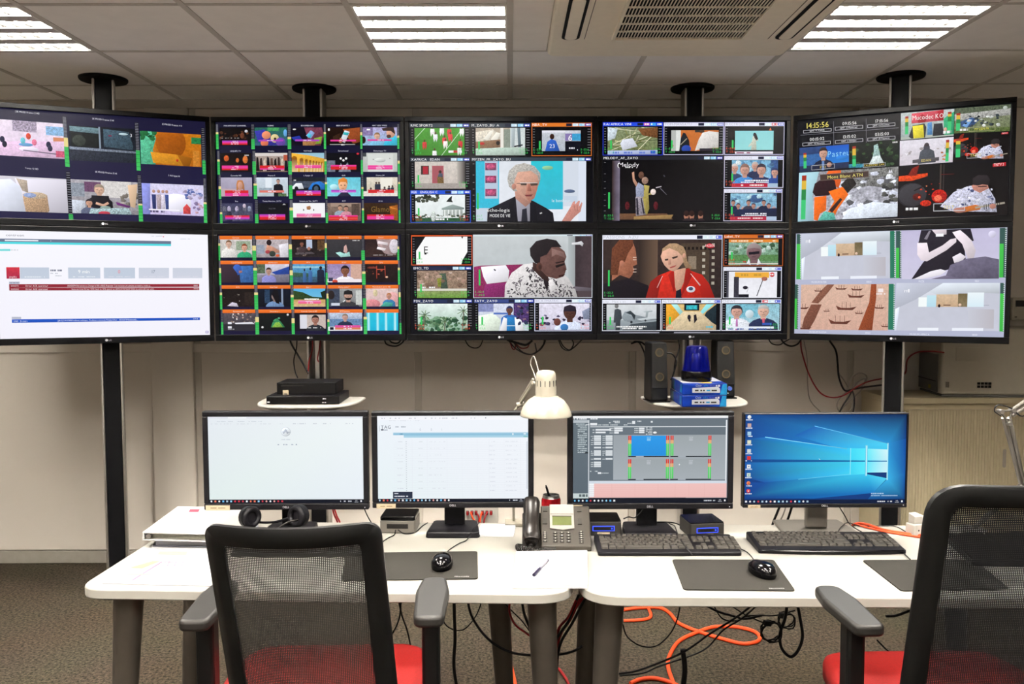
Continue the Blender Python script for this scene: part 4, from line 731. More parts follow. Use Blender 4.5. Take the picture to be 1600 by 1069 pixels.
# ---- lower left wall screen: monitoring web page
def pic_web(W, H):
    P = Pic([(-60, 36), (1541, 94), (1561, 857), (-60, 898)], W, H); P.root.bg('f8f8ff', 'f4f2fc')
    def q(x0, y0, x1, y1, s0, s1): return P.tile((x0, y0), (x1, y0+s0*(x1-x0)), (x1, y1+s1*(x1-x0)), (x0, y1))
    t = q(14, 52, 200, 92, .03, .03); t.txt(.02, .78, .45, 'centreon', '5a5e70', asp=4.6, sx=1.35)
    t = q(-60, 100, 1272, 125, .028, .027); t.bg('6a7890'); t.dash(.05, .72, .32, .4, 'e8ecf4', 3, .8)
    t = q(-60, 125, 1272, 142, .026, .025); t.bg('50dce4')
    t = q(-60, 182, 48, 198, .01, .01); t.bg('78dcdc'); t = q(52, 182, 130, 198, .01, .01); t.dash(0, .8, .9, .4, 'c8ccd4', 4)
    t = q(900, 88, 1520, 125, .02, .02); t.dash(.05, .2, .5, .1, 'c8ccd8', 5); t.dash(.6, .75, .95, .1, 'd0d4dc', 6); t.e(.51, .25, .008, .1, 'd86070')
    t = q(10, 325, 115, 416, .012, 0); t.bg('d83444', 'a82848', .3, 40); t.txt(.5, .92, .16, 'pingdity', 'f4e8ec', 'c', asp=1.15, sx=.8)
    for x0, x1, st, c in ((118, 345, '', 'ffffff'), (492, 738, '9 min', 'ffffff'), (766, 1002, '0', 'e87888'), (1030, 1256, '17', '8a94a8'), (1284, 1502, '', 'dfe0ea')):
        t = q(x0, 326+.012*(x0-10), x1, 417+.002*(x0-10), .012, .003); t.bg('c2cddd', 'c4cede') if x0 < 1000 else t.bg('ccd2e0', 'd0d4e2')
        if st: t.txt(.5, .52, .3, st, c, 'c', asp=2.6, sx=.95)
        t.dash(.15, .88, .85, .07, 'eef2f8' if x0 < 700 else 'dcdce8', int(x0), .85)
    t = q(355, 340, 450, 405, .012, .01); t.dash(0, .3, .95, .2, '7a7e90', 3, .8); t.dash(0, .62, .6, .12, 'b8bcc8', 4); t.dash(0, .9, .9, .12, 'c8ccd4', 5)
    t = q(28, 440, 112, 458, 0, 0); t.bg('b8bccc'); t.dash(.1, .75, .9, .4, '8a8ea4', 3)
    for k, (ya, yb) in enumerate(((459, 486), (486, 510))):
        t = q(28, ya, 1480, yb, .004, .001); t.bg('9a2a38', '8a2634')
        t.txt(.01, .78, .48, ('1444573', '1445044')[k], 'f0d8dc', asp=56, sx=.95); t.txt(.09, .78, .48, 'Erreur ACK opérateur'.replace('é', 'e'), 'f4e4e6', asp=56, sx=.95)
        t.txt(.315 if k == 0 else .335, .78, .48, ('102430074 Ead envoye a Orange le 13/11 a 10h21. Reponse: "J ai renvoye un contenu ce matin a votre p...', "State set from 'Erreur WFS Fatal' to 'XML ignore' at 2019-11-14T07:13:34+01:00 by admin [Erreur ack]")[k], 'f4e4e6', asp=56, sx=.78); t.txt(.972, .78, .48, ('0160', '9998')[k], 'f4e4e6', asp=56, sx=.9)
    t = q(40, 720, 114, 738, 0, 0); t.bg('b8bccc')
    t = q(40, 740, 1486, 768, -.012, -.018); t.bg('2058c8', '1c50b8'); t.txt(.01, .75, .46, '12465   En cours', 'e4ecfc', asp=56, sx=.9); t.txt(.25, .75, .46, '[JIRA] CVR-17498 Probleme technique - Probleme commande Pinhgby Erber - 30032074 Newsmedia...', 'e4ecfc', asp=56, sx=.8); t.txt(.965, .75, .46, '29h8', 'e4ecfc', asp=56)
    t = q(1527, 826, 1550, 845, 0, 0); t.bg('b0a8d0'); t.e(.5, .5, .25, .3, 'e8e4f8')
    return P

# ---- lower screen with orange headed tiles
def pic_orange(W, H):
    P = Pic((50, 38, 1552, 892), W, H); P.root.bg('12102a', '1a1638')
    cx = [(64, 326), (360, 624), (655, 922), (942, 1224), (1256, 1522)]; cy = [(76, 230), (288, 444), (498, 652), (706, 860)]
    nm = [['Cartoon', 'TEVA', 'TMC HD', 'National Geo', 'Canal 1'], ['Canal+ Family', 'AB Moteurs', 'MTV', 'RTL9', 'Syfy'], ['RTS', 'Cine Polar', 'Sport+', 'Disney Junior +', 'Nickelodeon Junior HD'], ['Eurosport 360', 'Discovery +', 'Comedy Central HD', 'BFM Business', 'Trace']]
    V = []
    for i, (y0, y1) in enumerate(cy):
        row = []
        for j, (x0, x1) in enumerate(cx):
            o_ = i*4 if j < 2 else 0; x0, x1 = x0+o_, x1+o_
            t = P.tile(x0-6, y0-30, x1+4, y0); t.bg('f07a2c', 'e86c22'); t.txt(.5, .72, .36, nm[i][j], 'f8e8d8', 'c', asp=(x1-x0)/30, sx=.9); row.append(P.tile(x0, y0, x1, y1))
        V.append(row)
    a = V[0][0]; a.bg('d4ccc8', 'c0c4bc', .4, 50); a.r(.5, .1, .95, .6, '98a890', nz=.8); a.p([(.12, 1), (.16, .45), (.3, .4), (.38, 1)], 'dcd8d4'); a.person(.27, .25, .36, 'd8b09c', '7a5a40', 'e0dcd8'); a.person(.76, .45, .36, 'd8a48c', '8a4a30', '30a070')
    a = V[0][1]; a.bg('c0b4b8', 'a0989c', .5, 40); a.r(0, .3, .25, .8, '98a0b0', nz=.5); a.e(.4, .18, .08, .16, '2c2022'); a.p([(.28, .7), (.34, .3), (.5, .4), (.75, .65), (.7, .75), (.4, .75)], 'c89078', .4); a.e(.36, .7, .08, .1, 'a84048'); a.e(.5, .8, .1, .16, '384038', .5); a.p([(.7, .3), (1, .2), (1, 1), (.75, 1)], 'e0dce4', .3); a.e(.66, .9, .06, .08, 'd86038')
    a = V[0][2]; a.bg('1c1414', '282020', .8, 60); a.r(.44, .02, .62, .5, 'b8c4dc'); a.person(.3, .25, .24, '8a5848', '281c1a', '44363a'); a.e(.52, .52, .05, .1, 'a87868'); a.r(.78, .05, 1, .6, '584028', nz=1.2); a.p([(.1, .75), (.6, .7), (.7, .8), (.1, .85)], '585054', .6); a.blobs(10, ['5a4a44', '302828', '786860'], .05, .4, .95, .95, (.04, .1), 3)
    a = V[0][3]; a.bg('3c3a3e', '303034', .3, 20); a.p([(.25, .75), (.38, .7), (.5, .8), (.65, .7), (.68, .95), (.4, 1)], 'a8dcd4', .3); a.p([(.48, .7), (.5, .4), (.56, .3), (.6, .6), (.58, .8)], 'd0a8a0', .4); a.dash(.75, .1, .95, .05, 'd0d0d0', 3)
    a = V[0][4]; a.bg('2c1c1c', '3c2824', .5, 30); a.p([(.35, 0), (.9, 0), (1, .5), (.95, .9), (.6, .8), (.4, .4)], 'a89090', .5, 20); a.p([(.4, .1), (.7, .2), (.7, .35), (.38, .25)], 'e8dce0'); a.p([(.38, .42), (.65, .52), (.6, .65), (.36, .55)], 'f0e8ec'); a.e(.9, .4, .15, .4, 'd4ccd4', .4); a.dash(.15, .9, .85, .03, 'e0d8d8', 5)
    a = V[1][0]; a.bg('3a2c38', '2c2830', .3, 20); a.p([(.55, .1), (1, .08), (1, 1), (.6, 1)], '3a68a8', .6, 80); a.e(.5, .3, .14, .3, '3860b8', .3); a.p([(0, .1), (.35, .15), (.5, .5), (.55, 1), (0, 1)], '382a34'); a.p([(.55, .35), (.65, .35), (.66, .45), (.56, .5)], 'a07068')
    a = V[1][1]; a.bg('d8d4e4', '787484', .3, 30); a.p([(.45, .45), (1, .12), (1, .6), (.6, .6)], '2848a0', .4); a.r(0, 0, .25, .5, '586850', nz=1.2); a.p([(0, .6), (1, .55), (1, 1), (0, 1)], '7c7888', .3); a.person(.36, .38, .34, 'b89080', '3a2c28', '8a8ac8')
    a = V[1][2]; a.bg('58a0d0', '3a7088', .4, 40); a.r(0, .12, 1, .22, '98c8d8', nz=.4); a.p([(0, .45), (.5, .5), (.6, .7), (0, .75)], '3a5a48', .6); a.r(0, .7, 1, 1, '385870', nz=.8); 
    for x, w_, y in ((.37, .05, .38), (.55, .06, .32), (.87, .11, .26)): a.e(x, y-.06, w_*.45, .08, '241c20'); a.p([(x-w_, 1), (x-w_, y+.1), (x, y), (x+w_, y+.1), (x+w_, 1)], '1c2438' if w_ > .1 else '4068a0')
    a = V[1][3]; a.bg('9a88b8', 'a898b8', .6, 70); a.r(.68, 0, 1, 1, 'd0a898', nz=.3); a.person(.52, .36, .48, '8a5844', '201818', 'e8e4ee'); a.r(0, .82, 1, 1, 'f0e8ee'); a.r(.03, .75, .16, .95, '3a3c58'); a.e(.22, .95, .08, .1, 'c84838')
    a = V[1][4]; a.bg('241614', '1c100e', .6, 30); a.r(.1, .15, .35, .25, '80382c'); a.l(.35, .1, .35, .8, .04, 'b04430'); a.l(.6, .1, .62, .75, .05, '9a3c2c'); a.l(.35, .3, .62, .3, .05, 'c85038'); a.e(.66, .72, .04, .05, 'f0c0a0'); a.blobs(8, ['a84834', '602820'], 0, .1, .6, .6, (.03, .07), 3)
    a = V[2][0]; a.bg('1a1412', '241a18', .6, 40); a.p([(.15, .95), (.3, .75), (.45, .8), (.5, 1)], 'd0c8d8', .4); a.blobs(16, ['584840', 'c0b8b0', '302420'], 0, .2, 1, .9, (.015, .04), 6); a.r(.7, .2, 1, .9, '2c221e', nz=.8)
    a = V[2][1]; a.bg('101828', '0c1018', .4); a.r(.2, .05, .36, .8, '28405c', nz=.8); a.r(.72, 0, .78, 1, '8898b0'); a.person(.52, .42, .44, '8a7470', '141014', '6a88b0'); a.p([(.42, .3), (.5, .02), (.62, .1), (.66, .5), (.66, .85), (.56, .8)], '141014')
    a = V[2][2]; a.bg('58b0e0', '80c8e4'); a.p([(0, .1), (.3, .2), (.6, .45), (1, .5), (1, .6), (0, .62)], '2c4420', .8, 90); a.p([(.85, .2), (1, .1), (1, .55), (.9, .5)], '1c2c18', .8); a.r(0, .6, 1, 1, 'c8a060', 'd8b888', .4, 60); a.r(.35, .55, .8, .62, 'f0f0e8', nz=1.); alarm(a, .16, .66, .86, .84, ['f088b8', 'f06090'])
    a = V[2][3]; a.bg('9a9c9c', '787a7c', .4, 40); a.r(0, 0, .35, 1, '40485a', nz=.8); a.e(.1, .35, .1, .25, '2c2424'); a.person(.6, .4, .5, 'c09888', '1c1a1c', '38383c', hat='242224', beard=True); a.r(.82, .1, 1, .9, 'c8ccc8', nz=.3); a.l(.45, .75, .5, .65, .06, 'e0e0e0'); a.r(.1, .8, .35, .95, 'd0d8e8')
    a = V[2][4]; a.bg('e0c8c4', 'd8b4b4', .3, 30); a.e(.2, .85, .25, .25, 'd88a90', .4); a.e(.85, .6, .2, .4, 'e0a8a8', .4); a.e(.3, .25, .07, .2, 'd8c8a0', .6); a.person(.72, .42, .3, 'c08c78', 'b07850', '3878a8'); a.p([(.45, 1), (.6, .75), (.85, .8), (.8, 1)], '48a898', .4)
    a = V[3][0]; a.bg('585058', '38343a', .6, 50); a.blobs(40, ['d0c4c0', '8a7468', '3a3438', 'a89088', 'e4dcd8', '584a44'], .2, 0, 1, .55, (.03, .08), 7); a.p([(.35, .55), (.9, .5), (1, .62), (.4, .64)], 'e4e4ec'); a.r(0, .62, 1, 1, '302e34'); a.r(.14, .5, .26, .62, 'e8e8f0'); a.r(.14, .74, .26, .86, 'e8e8f0'); a.dash(.14, .93, .34, .05, 'b0b0b8', 3)
    a = V[3][1]; a.bg('141818', '0e1210', .3); a.p([(.36, .8), (.45, .4), (.55, .3), (.68, .5), (.8, .8)], '3a8a58', 1., 100); a.p([(.4, .8), (.5, .55), (.62, .5), (.74, .8)], '88b848', .8, 120); a.e(.62, .3, .04, .05, '58a880'); a.e(.9, .1, .035, .06, 'd8d8d8'); a.e(.1, .8, .035, .06, 'e0e0e0')
    a = V[3][2]; a.bg('14101a'); a.r(.2, .1, 1, .88, 'c8b8b0', nz=.3); a.r(.2, .1, .42, .88, 'dcdce4'); a.person(.68, .38, .44, 'a87464', '241c1a', '282a30'); a.dash(.45, .86, .85, .05, 'f0f0f0', 4)
    a = V[3][3]; a.bg('c0cce0', '5878a8', .5, 50); a.r(0, .35, 1, .75, '6888b0', nz=.8, ns=120); a.person(.5, .25, .34, 'c89c90', '8a7868', '283048'); a.r(0, .78, 1, 1, 'e8e8f0'); a.r(.05, .8, .16, .95, '181c28'); alarm(a, .2, .7, .95, .94, ['e050a0', 'd88058'])
    a = V[3][4]; a.bg('28c4e0', '20b4d8', .1, 10); 
    for x in (.08, .36, .62, .9): a.rh(x-.05, 0, x, 1, '28c4e0', 'c8f4fa'); a.rh(x, 0, x+.05, 1, 'c8f4fa', '28c4e0')
    for i, (ya, yb) in enumerate(((46, 256), (258, 466), (468, 676), (678, 890))):
        for j, (xa, xb) in enumerate(((44, 62), (328, 358), (628, 653), (924, 941), (1224, 1252), (1520, 1536))):
            o_ = i*4; t = P.tile(xa+o_, ya, xb+o_, yb); meter(t, 0, 0, 1, 1, random.choice((.4, .5, .6, .45)), random.choice((0, .1, .2)), 12)
    return P

# ---- lower middle screen: man in patterned shirt
def pic_man(W, H):
    P = Pic((52, 36, 1548, 890), W, H); P.root.bg('0c0c12'); WH = 'e8eaf8'; ch = ('d8f0f4', 'b0dcf4', '5060d0')
    v = chan(P, 60, 42, 560, 298, '', (100, 55, 520, 292), frame='f0602c', hdr='e86a30', hh=10); v.bg('fafafa'); v.p([(0, 0), (.18, 0), (.02, .45), (0, .5)], '08080c'); v.p([(1, .55), (1, 1), (.88, 1), (.9, .85)], '08080c'); v.txt(.155, .6, .25, 'E', '101010', sx=.9); v.p([(.88, 0), (.92, 0), (.9, .08)], '101014')
    v.r(.16, .6, .2, .64, '101010')
    v = chan(P, 70, 308, 556, 582, 'EMCI_TD', (104, 344, 514, 578), hdr='202848'); v.bg('9a8270', '8a7460', .9, 70); v.p([(.45, .1), (.58, .1), (.62, .65), (.48, .7)], '48584a', .8); v.p([(.4, .2), (.5, .15), (.48, .6), (.42, .6)], '8a9038', .8); v.blobs(18, ['b49888', '786050', 'a88878', 'c4b0a4'], 0, 0, 1, .6, (.06, .14), 4); v.r(0, .66, 1, .74, 'dcd8cc'); v.r(0, .74, 1, 1, '8a9860', '70a040', .6, 60); v.dash(.08, .64, .4, .05, 'f0f0f0', 4)
    v = chan(P, 70, 590, 560, 866, 'PSN_ZAYO', (108, 628, 518, 862), hdr='243058', ncol='f06040'); v.bg('e8f4f0', '90b8a0', .2, 20); foliage(v, ['3c6848', '587a58', '7aa080', '2c5038', '9ab898'], 80, 5, (.06, .15), x0=0, x1=1, y0=.5, y1=1)
    for cx_, cy_ in ((.14, .4), (.55, .65), (.92, .25)):
        for k in range(9): an = k*.7; v.l(cx_, cy_, cx_+.13*math.cos(an), cy_+.22*math.sin(an)+.05, .025, ['4a6a48', '6a8858', '385840'][k % 3])
        v.l(cx_, cy_, cx_-.02, 1, .03, '6a6458')
    v = chan(P, 572, 590, 1066, 866, 'FATV_ZAYO', (608, 628, 1022, 862), hdr='3a4a88'); v.bg('d8dcf0', 'c8d4dc', .3, 40); v.r(0, 0, .3, .3, '8890c0', nz=.4); v.r(.7, 0, 1, .7, '503870', nz=1.2, ns=120); v.p([(0, .45), (.3, .35), (.45, .6), (.4, 1), (0, 1)], 'e8f4e4', .2); v.r(.3, .33, .6, .4, '5878c0'); v.person(.62, .24, .26, '6a4438', '28305a', '3868b0'); v.p([(.56, .5), (.72, .5), (.74, 1), (.56, 1)], '2878b8', .4); v.p([(.5, .5), (.57, .55), (.56, 1), (.42, 1)], 'f0f0f4'); v.p([(.72, .5), (.85, .6), (.92, 1), (.74, 1)], 'f0f0f4'); v.r(.56, .8, .74, .83, 'c8e0f0'); v.blobs(12, ['20182c', '303858', '8a6a78'], .78, .1, 1, .75, (.05, .1), 5)
    v = chan(P, 1070, 590, 1540, 866, 'BICA FMAFRIC', (1108, 628, 1524, 856), frame='e0e4fc', hdr=WH, tc_='b8b8cc', chipc=ch, ncol='f06040'); v.bg('e8e4f4', 'c8c4d8', .3, 30); v.blobs(26, ['484060', '7a7290', '302840', 'a8a0b8'], 0, .45, 1, .8, (.05, .1), 5); v.p([(.85, .3), (1, .15), (1, .6), (.88, .6)], '8890a8', .4); v.person(.61, .36, .48, '54342c', '201820', 'd4dcf0', hat='2a2230'); v.e(.36, .7, .07, .14, '6a3c34'); v.e(.5, .9, .08, .13, '3878b8')
    v = chan(P, 566, 38, 1546, 580, '', (572, 52, 1540, 574), frame='d8e0e8', hdr='d8e8ec', hh=16, big=True, rs=False)
    v.bg('c8ced0', 'b4bcc0', .1, 8); v.rh(.8, 0, .9, 1, 'b4bcbe', '8a8c90'); v.rh(.86, 0, 1, 1, '3a3034', '4a3c40', .3, 20); v.p([(.84, .82), (1, .85), (1, .9), (.84, .9)], '686068'); v.r(.88, .9, 1, 1, '504448')
    v.p([(0, .5), (.06, .48), (.42, .46), (.44, .6), (.4, 1), (0, 1)], '8a2858', .7, 160); v.p([(.06, .5), (.27, .47), (.3, .56), (.29, .74), (.11, .78), (.08, .66)], 'f0eef4', .06, 20); v.l(.17, .54, .185, .56, .02, '383840'); v.p([(.1, .78), (.28, .76), (.27, 1), (.06, 1)], '8a2a68', .6, 160)
    v.p([(.26, 1), (.265, .8), (.32, .6), (.42, .46), (.5, .44), (.58, .58), (.74, .6), (.8, .68), (.86, .86), (.88, 1)], 'd8d4d4', .25, 60)
    rnd = random.Random(5)
    for k in range(330):
        x, y = rnd.uniform(.29, .84), rnd.uniform(.5, .99); an = rnd.uniform(0, 3.1)
        if y < .98-.9*abs(x-.55)**1.3 and x < .32: continue
        if x > .6 and y < .62+(x-.6)*.9: continue
        if x < .45 and y < 1.1-1.45*(x-.1): continue
        v.l(x, y, x+.02*math.cos(an), y+.045*math.sin(an), rnd.uniform(.008, .022), rnd.choice(['3a3438', '585058', '28242a', '787078']))
    v.p([(.58, .6), (.62, .58), (.64, .75), (.62, .9), (.6, .8)], '241c22'); v.p([(.63, .72), (.67, .7), (.7, .86), (.65, .92)], 'e0dcdc', .2)
    v.p([(.5, .42), (.58, .5), (.62, .62), (.64, .74), (.58, .7), (.5, .54)], '3c2824')
    v.p([(.5, .3), (.52, .15), (.6, .1), (.7, .14), (.77, .25), (.785, .34), (.77, .42), (.785, .52), (.775, .6), (.76, .66), (.7, .7), (.62, .66), (.55, .52)], '6a4a44', .3, 30)
    v.p([(.48, .32), (.475, .2), (.53, .08), (.62, .04), (.7, .07), (.745, .18), (.66, .18), (.62, .3), (.565, .34), (.56, .46), (.52, .44)], '241e20', .3, 60); v.p([(.66, .2), (.76, .26), (.78, .36), (.7, .3), (.66, .34)], '8a6a64', .3)
    v.e(.555, .5, .025, .07, '58382f'); v.e(.56, .5, .012, .04, '402824'); v.p([(.69, .48), (.77, .44), (.77, .47), (.7, .52)], '1c1414'); v.p([(.69, .43), (.77, .4), (.765, .42), (.7, .45)], '281a18'); v.p([(.72, .64), (.775, .62), (.76, .66), (.72, .67)], '381c1a'); v.p([(.76, .5), (.79, .54), (.775, .57), (.755, .56)], '543630')
    v.p([(.83, .11), (.88, .1), (.91, .08), (.93, .12), (.92, .17), (.9, .14), (.83, .14)], 'd8d8dc')
    return P

# ---- lower right-of-middle screen: drama scene
def pic_drama(W, H):
    P = Pic((46, 34, 1538, 886), W, H); P.root.bg('0c0c12'); WH = 'eceefa'; ch = ('e0f0f4', 'd0e8f4', '6878d8')
    v = chan(P, 54, 42, 1036, 586, 'PASSIONS_AZU', (64, 84, 1026, 580), frame='e8e8f4', hdr=WH, tc_='c0c4cc', chipc=ch, hh=38, big=True, rs=False)
    v.bg('3a2c28', '2c2220', .4, 20); v.rh(.3, 0, .46, 1, '302622', '6a5444'); v.r(.66, .05, .9, 1, '4a3c30', nz=.4); v.r(.72, .28, .79, .5, '8a7a68', nz=.4)
    for k in range(7): v.r(.84, .1+k*.11, .865, .15+k*.11, 'b8b0a0'); v.r(.92, .06+k*.11, .945, .11+k*.11, 'a8a090'); v.r(.68+k*.035, .12, .7+k*.035, .17, '1c1412')
    v.p([(0, .75), (.22, .66), (.38, .78), (.42, 1), (0, 1)], '1c161c', .3); v.p([(.07, .7), (.08, .2), (.16, .0), (.24, .0), (.27, .15), (.28, .3), (.285, .42), (.25, .45), (.26, .52), (.245, .6), (.22, .66), (.14, .6)], 'a86a50', .4, 30)
    v.p([(.06, .6), (.07, .15), (.14, -.02), (.25, .0), (.25, .1), (.21, .22), (.18, .38), (.14, .36), (.12, .6)], '6a3c28', .6, 90); v.e(.155, .4, .02, .05, 'b87860'); 
    for y in (.3, .34, .5, .55): v.l(.25, y, .28, y, .012, 'd8c0b0')
    v.p([(.36, 1), (.4, .72), (.46, .62), (.58, .52), (.72, .52), (.84, .6), (.9, .75), (.95, 1)], 'd02c1c', .3, 25); v.p([(.7, .5), (.84, .6), (.9, .75), (.95, 1), (.84, 1), (.8, .7)], 'b82418'); v.p([(.36, 1), (.4, .72), (.46, .62), (.5, .6), (.46, 1)], '982018')
    v.p([(.6, .52), (.7, .48), (.7, .65), (.66, .85), (.63, .95), (.61, .8)], 'c89880', .2); v.p([(.62, .88), (.66, .84), (.67, 1), (.615, 1)], '181c28'); v.p([(.55, .6), (.6, .5), (.61, .85), (.6, .9)], 'a82018'); v.p([(.7, .5), (.73, .48), (.76, .6), (.7, .85), (.66, 1), (.68, .8)], '982018'); v.p([(.74, .58), (.745, .58), (.83, .78), (.82, .79)], 'e8c8c0'); v.p([(.5, .62), (.505, .62), (.46, .82), (.455, .82)], 'e8c8c0')
    v.e(.745, .85, .038, .055, 'd8dce4'); v.e(.745, .84, .02, .03, '384a68')
    v.p([(.49, .3), (.5, .15), (.56, .06), (.62, .06), (.68, .12), (.7, .22), (.71, .36), (.76, .5), (.7, .48), (.68, .4), (.64, .25)], 'a88868', .5, 90)
    v.p([(.485, .28), (.5, .2), (.56, .14), (.63, .2), (.67, .28), (.68, .38), (.64, .48), (.6, .54), (.56, .52), (.52, .44), (.5, .37)], 'd8a890', .15, 30); v.e(.685, .27, .014, .04, 'd09c84'); v.p([(.52, .33), (.55, .32), (.55, .35), (.525, .36)], '483830'); v.p([(.58, .3), (.63, .27), (.63, .3), (.59, .33)], '483830'); v.p([(.55, .34), (.57, .33), (.575, .42), (.55, .43)], 'c08c78'); v.p([(.56, .47), (.62, .43), (.61, .46), (.57, .49)], 'a84c48')
    v.p([(.865, .09), (.9, .06), (.945, .09), (.94, .13), (.9, .145), (.87, .12)], 'd02838'); v.txt(.905, .12, .04, 'PASSION', 'f8e8e8', 'c', sx=.6)
    v = chan(P, 1046, 40, 1534, 308, 'Label_TV', (1088, 80, 1494, 300), frame='c86020', hdr='d8702c', ncol='f06040', rs=False); v.bg('8ab0a0', '6a9068', .8, 60); foliage(v, ['3a5a40', '587858', '90b098', 'c0d4cc'], 34, 6, (.06, .14), x0=0, x1=1, y0=.1, y1=.55); v.r(0, .6, 1, .85, '5a8850', nz=.6); v.r(0, 0, 1, .12, 'e88a30'); v.dash(.05, .09, .95, .05, 'fbe0c0', 3); v.person(.51, .5, .6, '7a5c60', '988888', '484058'); v.p([(.4, .5), (.62, .46), (.62, .56), (.41, .6)], '1c1822'); v.p([(.36, .95), (.41, .75), (.45, 1)], 'e8e8f0'); v.p([(.66, .95), (.6, .75), (.57, 1)], 'e8e8f0'); v.r(0, .93, 1, .97, 'e8e0d8'); v.dash(.1, .9, .35, .06, 'c03030', 5)
    v = chan(P, 1046, 316, 1526, 582, 'FashionTVnovo', (1076, 356, 1488, 576), frame='eceefa', hdr=WH, tc_='c8ccd4', chipc=ch, nums=False, rs=False); v.bg('e8e8f0', 'f0f0f6', .1, 20); v.r(.16, .02, .84, .24, 'f0b040'); v.dash(.28, .17, .7, .08, 'c89838', 4); v.e(.9, .12, .05, .09, 'd84848'); v.dash(.86, .14, .94, .05, 'f8f0f0', 3); v.r(0, 0, .04, 1, '50505c'); v.r(.14, .2, .24, 1, '3a3844', nz=.9); v.r(.24, .88, .44, 1, '181820'); v.e(.37, .62, .05, .07, '282430'); v.l(.6, .95, .72, .3, .03, '48484e'); v.e(.75, .28, .06, .08, 'a86858', .5); v.l(.44, .6, .4, .8, .012, '808088')
    v = chan(P, 54, 594, 538, 862, 'city   Max s en', (90, 634, 500, 858), frame='eceefa', hdr=WH, tc_='c0c4cc', chipc=ch, rs=False); v.bg('d8dce0', 'b8c0c4', .15, 20); v.r(0, .6, 1, 1, 'a0aab0', '788288'); v.p([(.3, 1), (.5, .75), (1, .65), (1, 1)], '40484e', .2); v.p([(.3, .5), (.36, .28), (.48, .24), (.58, .4), (.82, .5), (1, .56), (1, .6), (.85, .62), (.55, .7), (.36, .64)], '8a949a', .3, 50); v.p([(.38, .32), (.48, .24), (.58, .42), (.56, .6), (.5, .4)], '343c42'); v.p([(.72, .28), (.92, .24), (.92, .28), (.84, .3), (.82, .5), (.78, .5), (.79, .3)], '9aa4a8'); v.p([(.6, .56), (.85, .5), (1, .55), (.7, .62)], 'c4ccd0'); v.e(.5, .68, .025, .05, '282c30'); v.e(.78, .62, .02, .04, '282c30'); v.e(.2, .06, .04, .09, '7a7a7c'); v.p([(.14, .7), (.16, .2), (.22, .16), (.29, .22), (.31, .55), (.28, .6), (.27, 1), (.18, 1), (.18, .7)], '3c4248', .3); v.dash(.2, .88, .8, .05, 'f4f4f4', 3, .9); v.dash(.32, .95, .72, .05, 'f4f4f4', 4, .9)
    v = chan(P, 544, 594, 1030, 862, 'ALTICE_RAY', (580, 634, 992, 858), frame='eceefa', hdr=WH, tc_='c0c4cc', chipc=ch, ncol='f06040', rs=False); v.bg('d8b878', 'c8a878', .3, 30); v.p([(0, 0), (.2, 0), (.36, .42), (0, .8)], 'e0a030', .3); v.p([(.1, 0), (.22, 0), (.36, .36), (.28, .42)], 'a8e0dc'); v.p([(.68, .3), (.8, 0), (.95, 0), (.72, .4)], '90e0e4'); v.p([(.8, .3), (1, 0), (1, .8), (.75, .5)], '203038', .6); v.r(.36, 0, .66, .24, '102028'); v.r(.4, .04, .62, .2, '38b8c4', nz=.6); v.p([(.34, .28), (.68, .28), (1, .85), (1, 1), (0, 1), (0, .9)], 'd8c4a0', 'c' and .3, 40); v.e(.46, .5, .035, .1, '1c1824'); v.e(.47, .62, .02, .05, '1c1824'); v.p([(.55, .42), (.6, .38), (.62, .6), (.56, .74)], '242028'); v.dash(.8, .9, .95, .06, '58c0d8', 3)
    v = chan(P, 1036, 594, 1526, 862, 'CNEWS', (1072, 634, 1512, 858), frame='eceefa', hdr=WH, tc_='c0c4cc', chipc=('e07078', 'd0e8f4', '6878d8'), rs=True); v.bg('90c4d4', 'a8ccd8', .5, 40); v.r(.25, 0, .6, .5, '78b8cc', nz=.6); v.e(.44, .38, .08, .16, 'c8dce4'); v.person(.2, .28, .42, 'd0a090', '303038', 'e0e4ec'); v.p([(.19, .55), (.22, .55), (.23, 1), (.18, 1)], 'b878b0'); v.person(.7, .28, .42, 'd8ac98', 'b8b4b0', '283050'); v.p([(.68, .55), (.73, .55), (.72, .8), (.69, .8)], 'd05870'); v.r(0, .86, .9, .94, 'e8eef8'); v.r(.68, .72, .86, .8, '3858b0'); v.dash(.05, .98, .85, .05, '3858a0', 4)
    q = P.tile(48, 866, 1536, 886); q.z = 100; q.dash(.1, .8, .6, .45, '9a9aa8', 3); q.dash(.72, .8, .98, .45, '9a9aa8', 5)
    return P

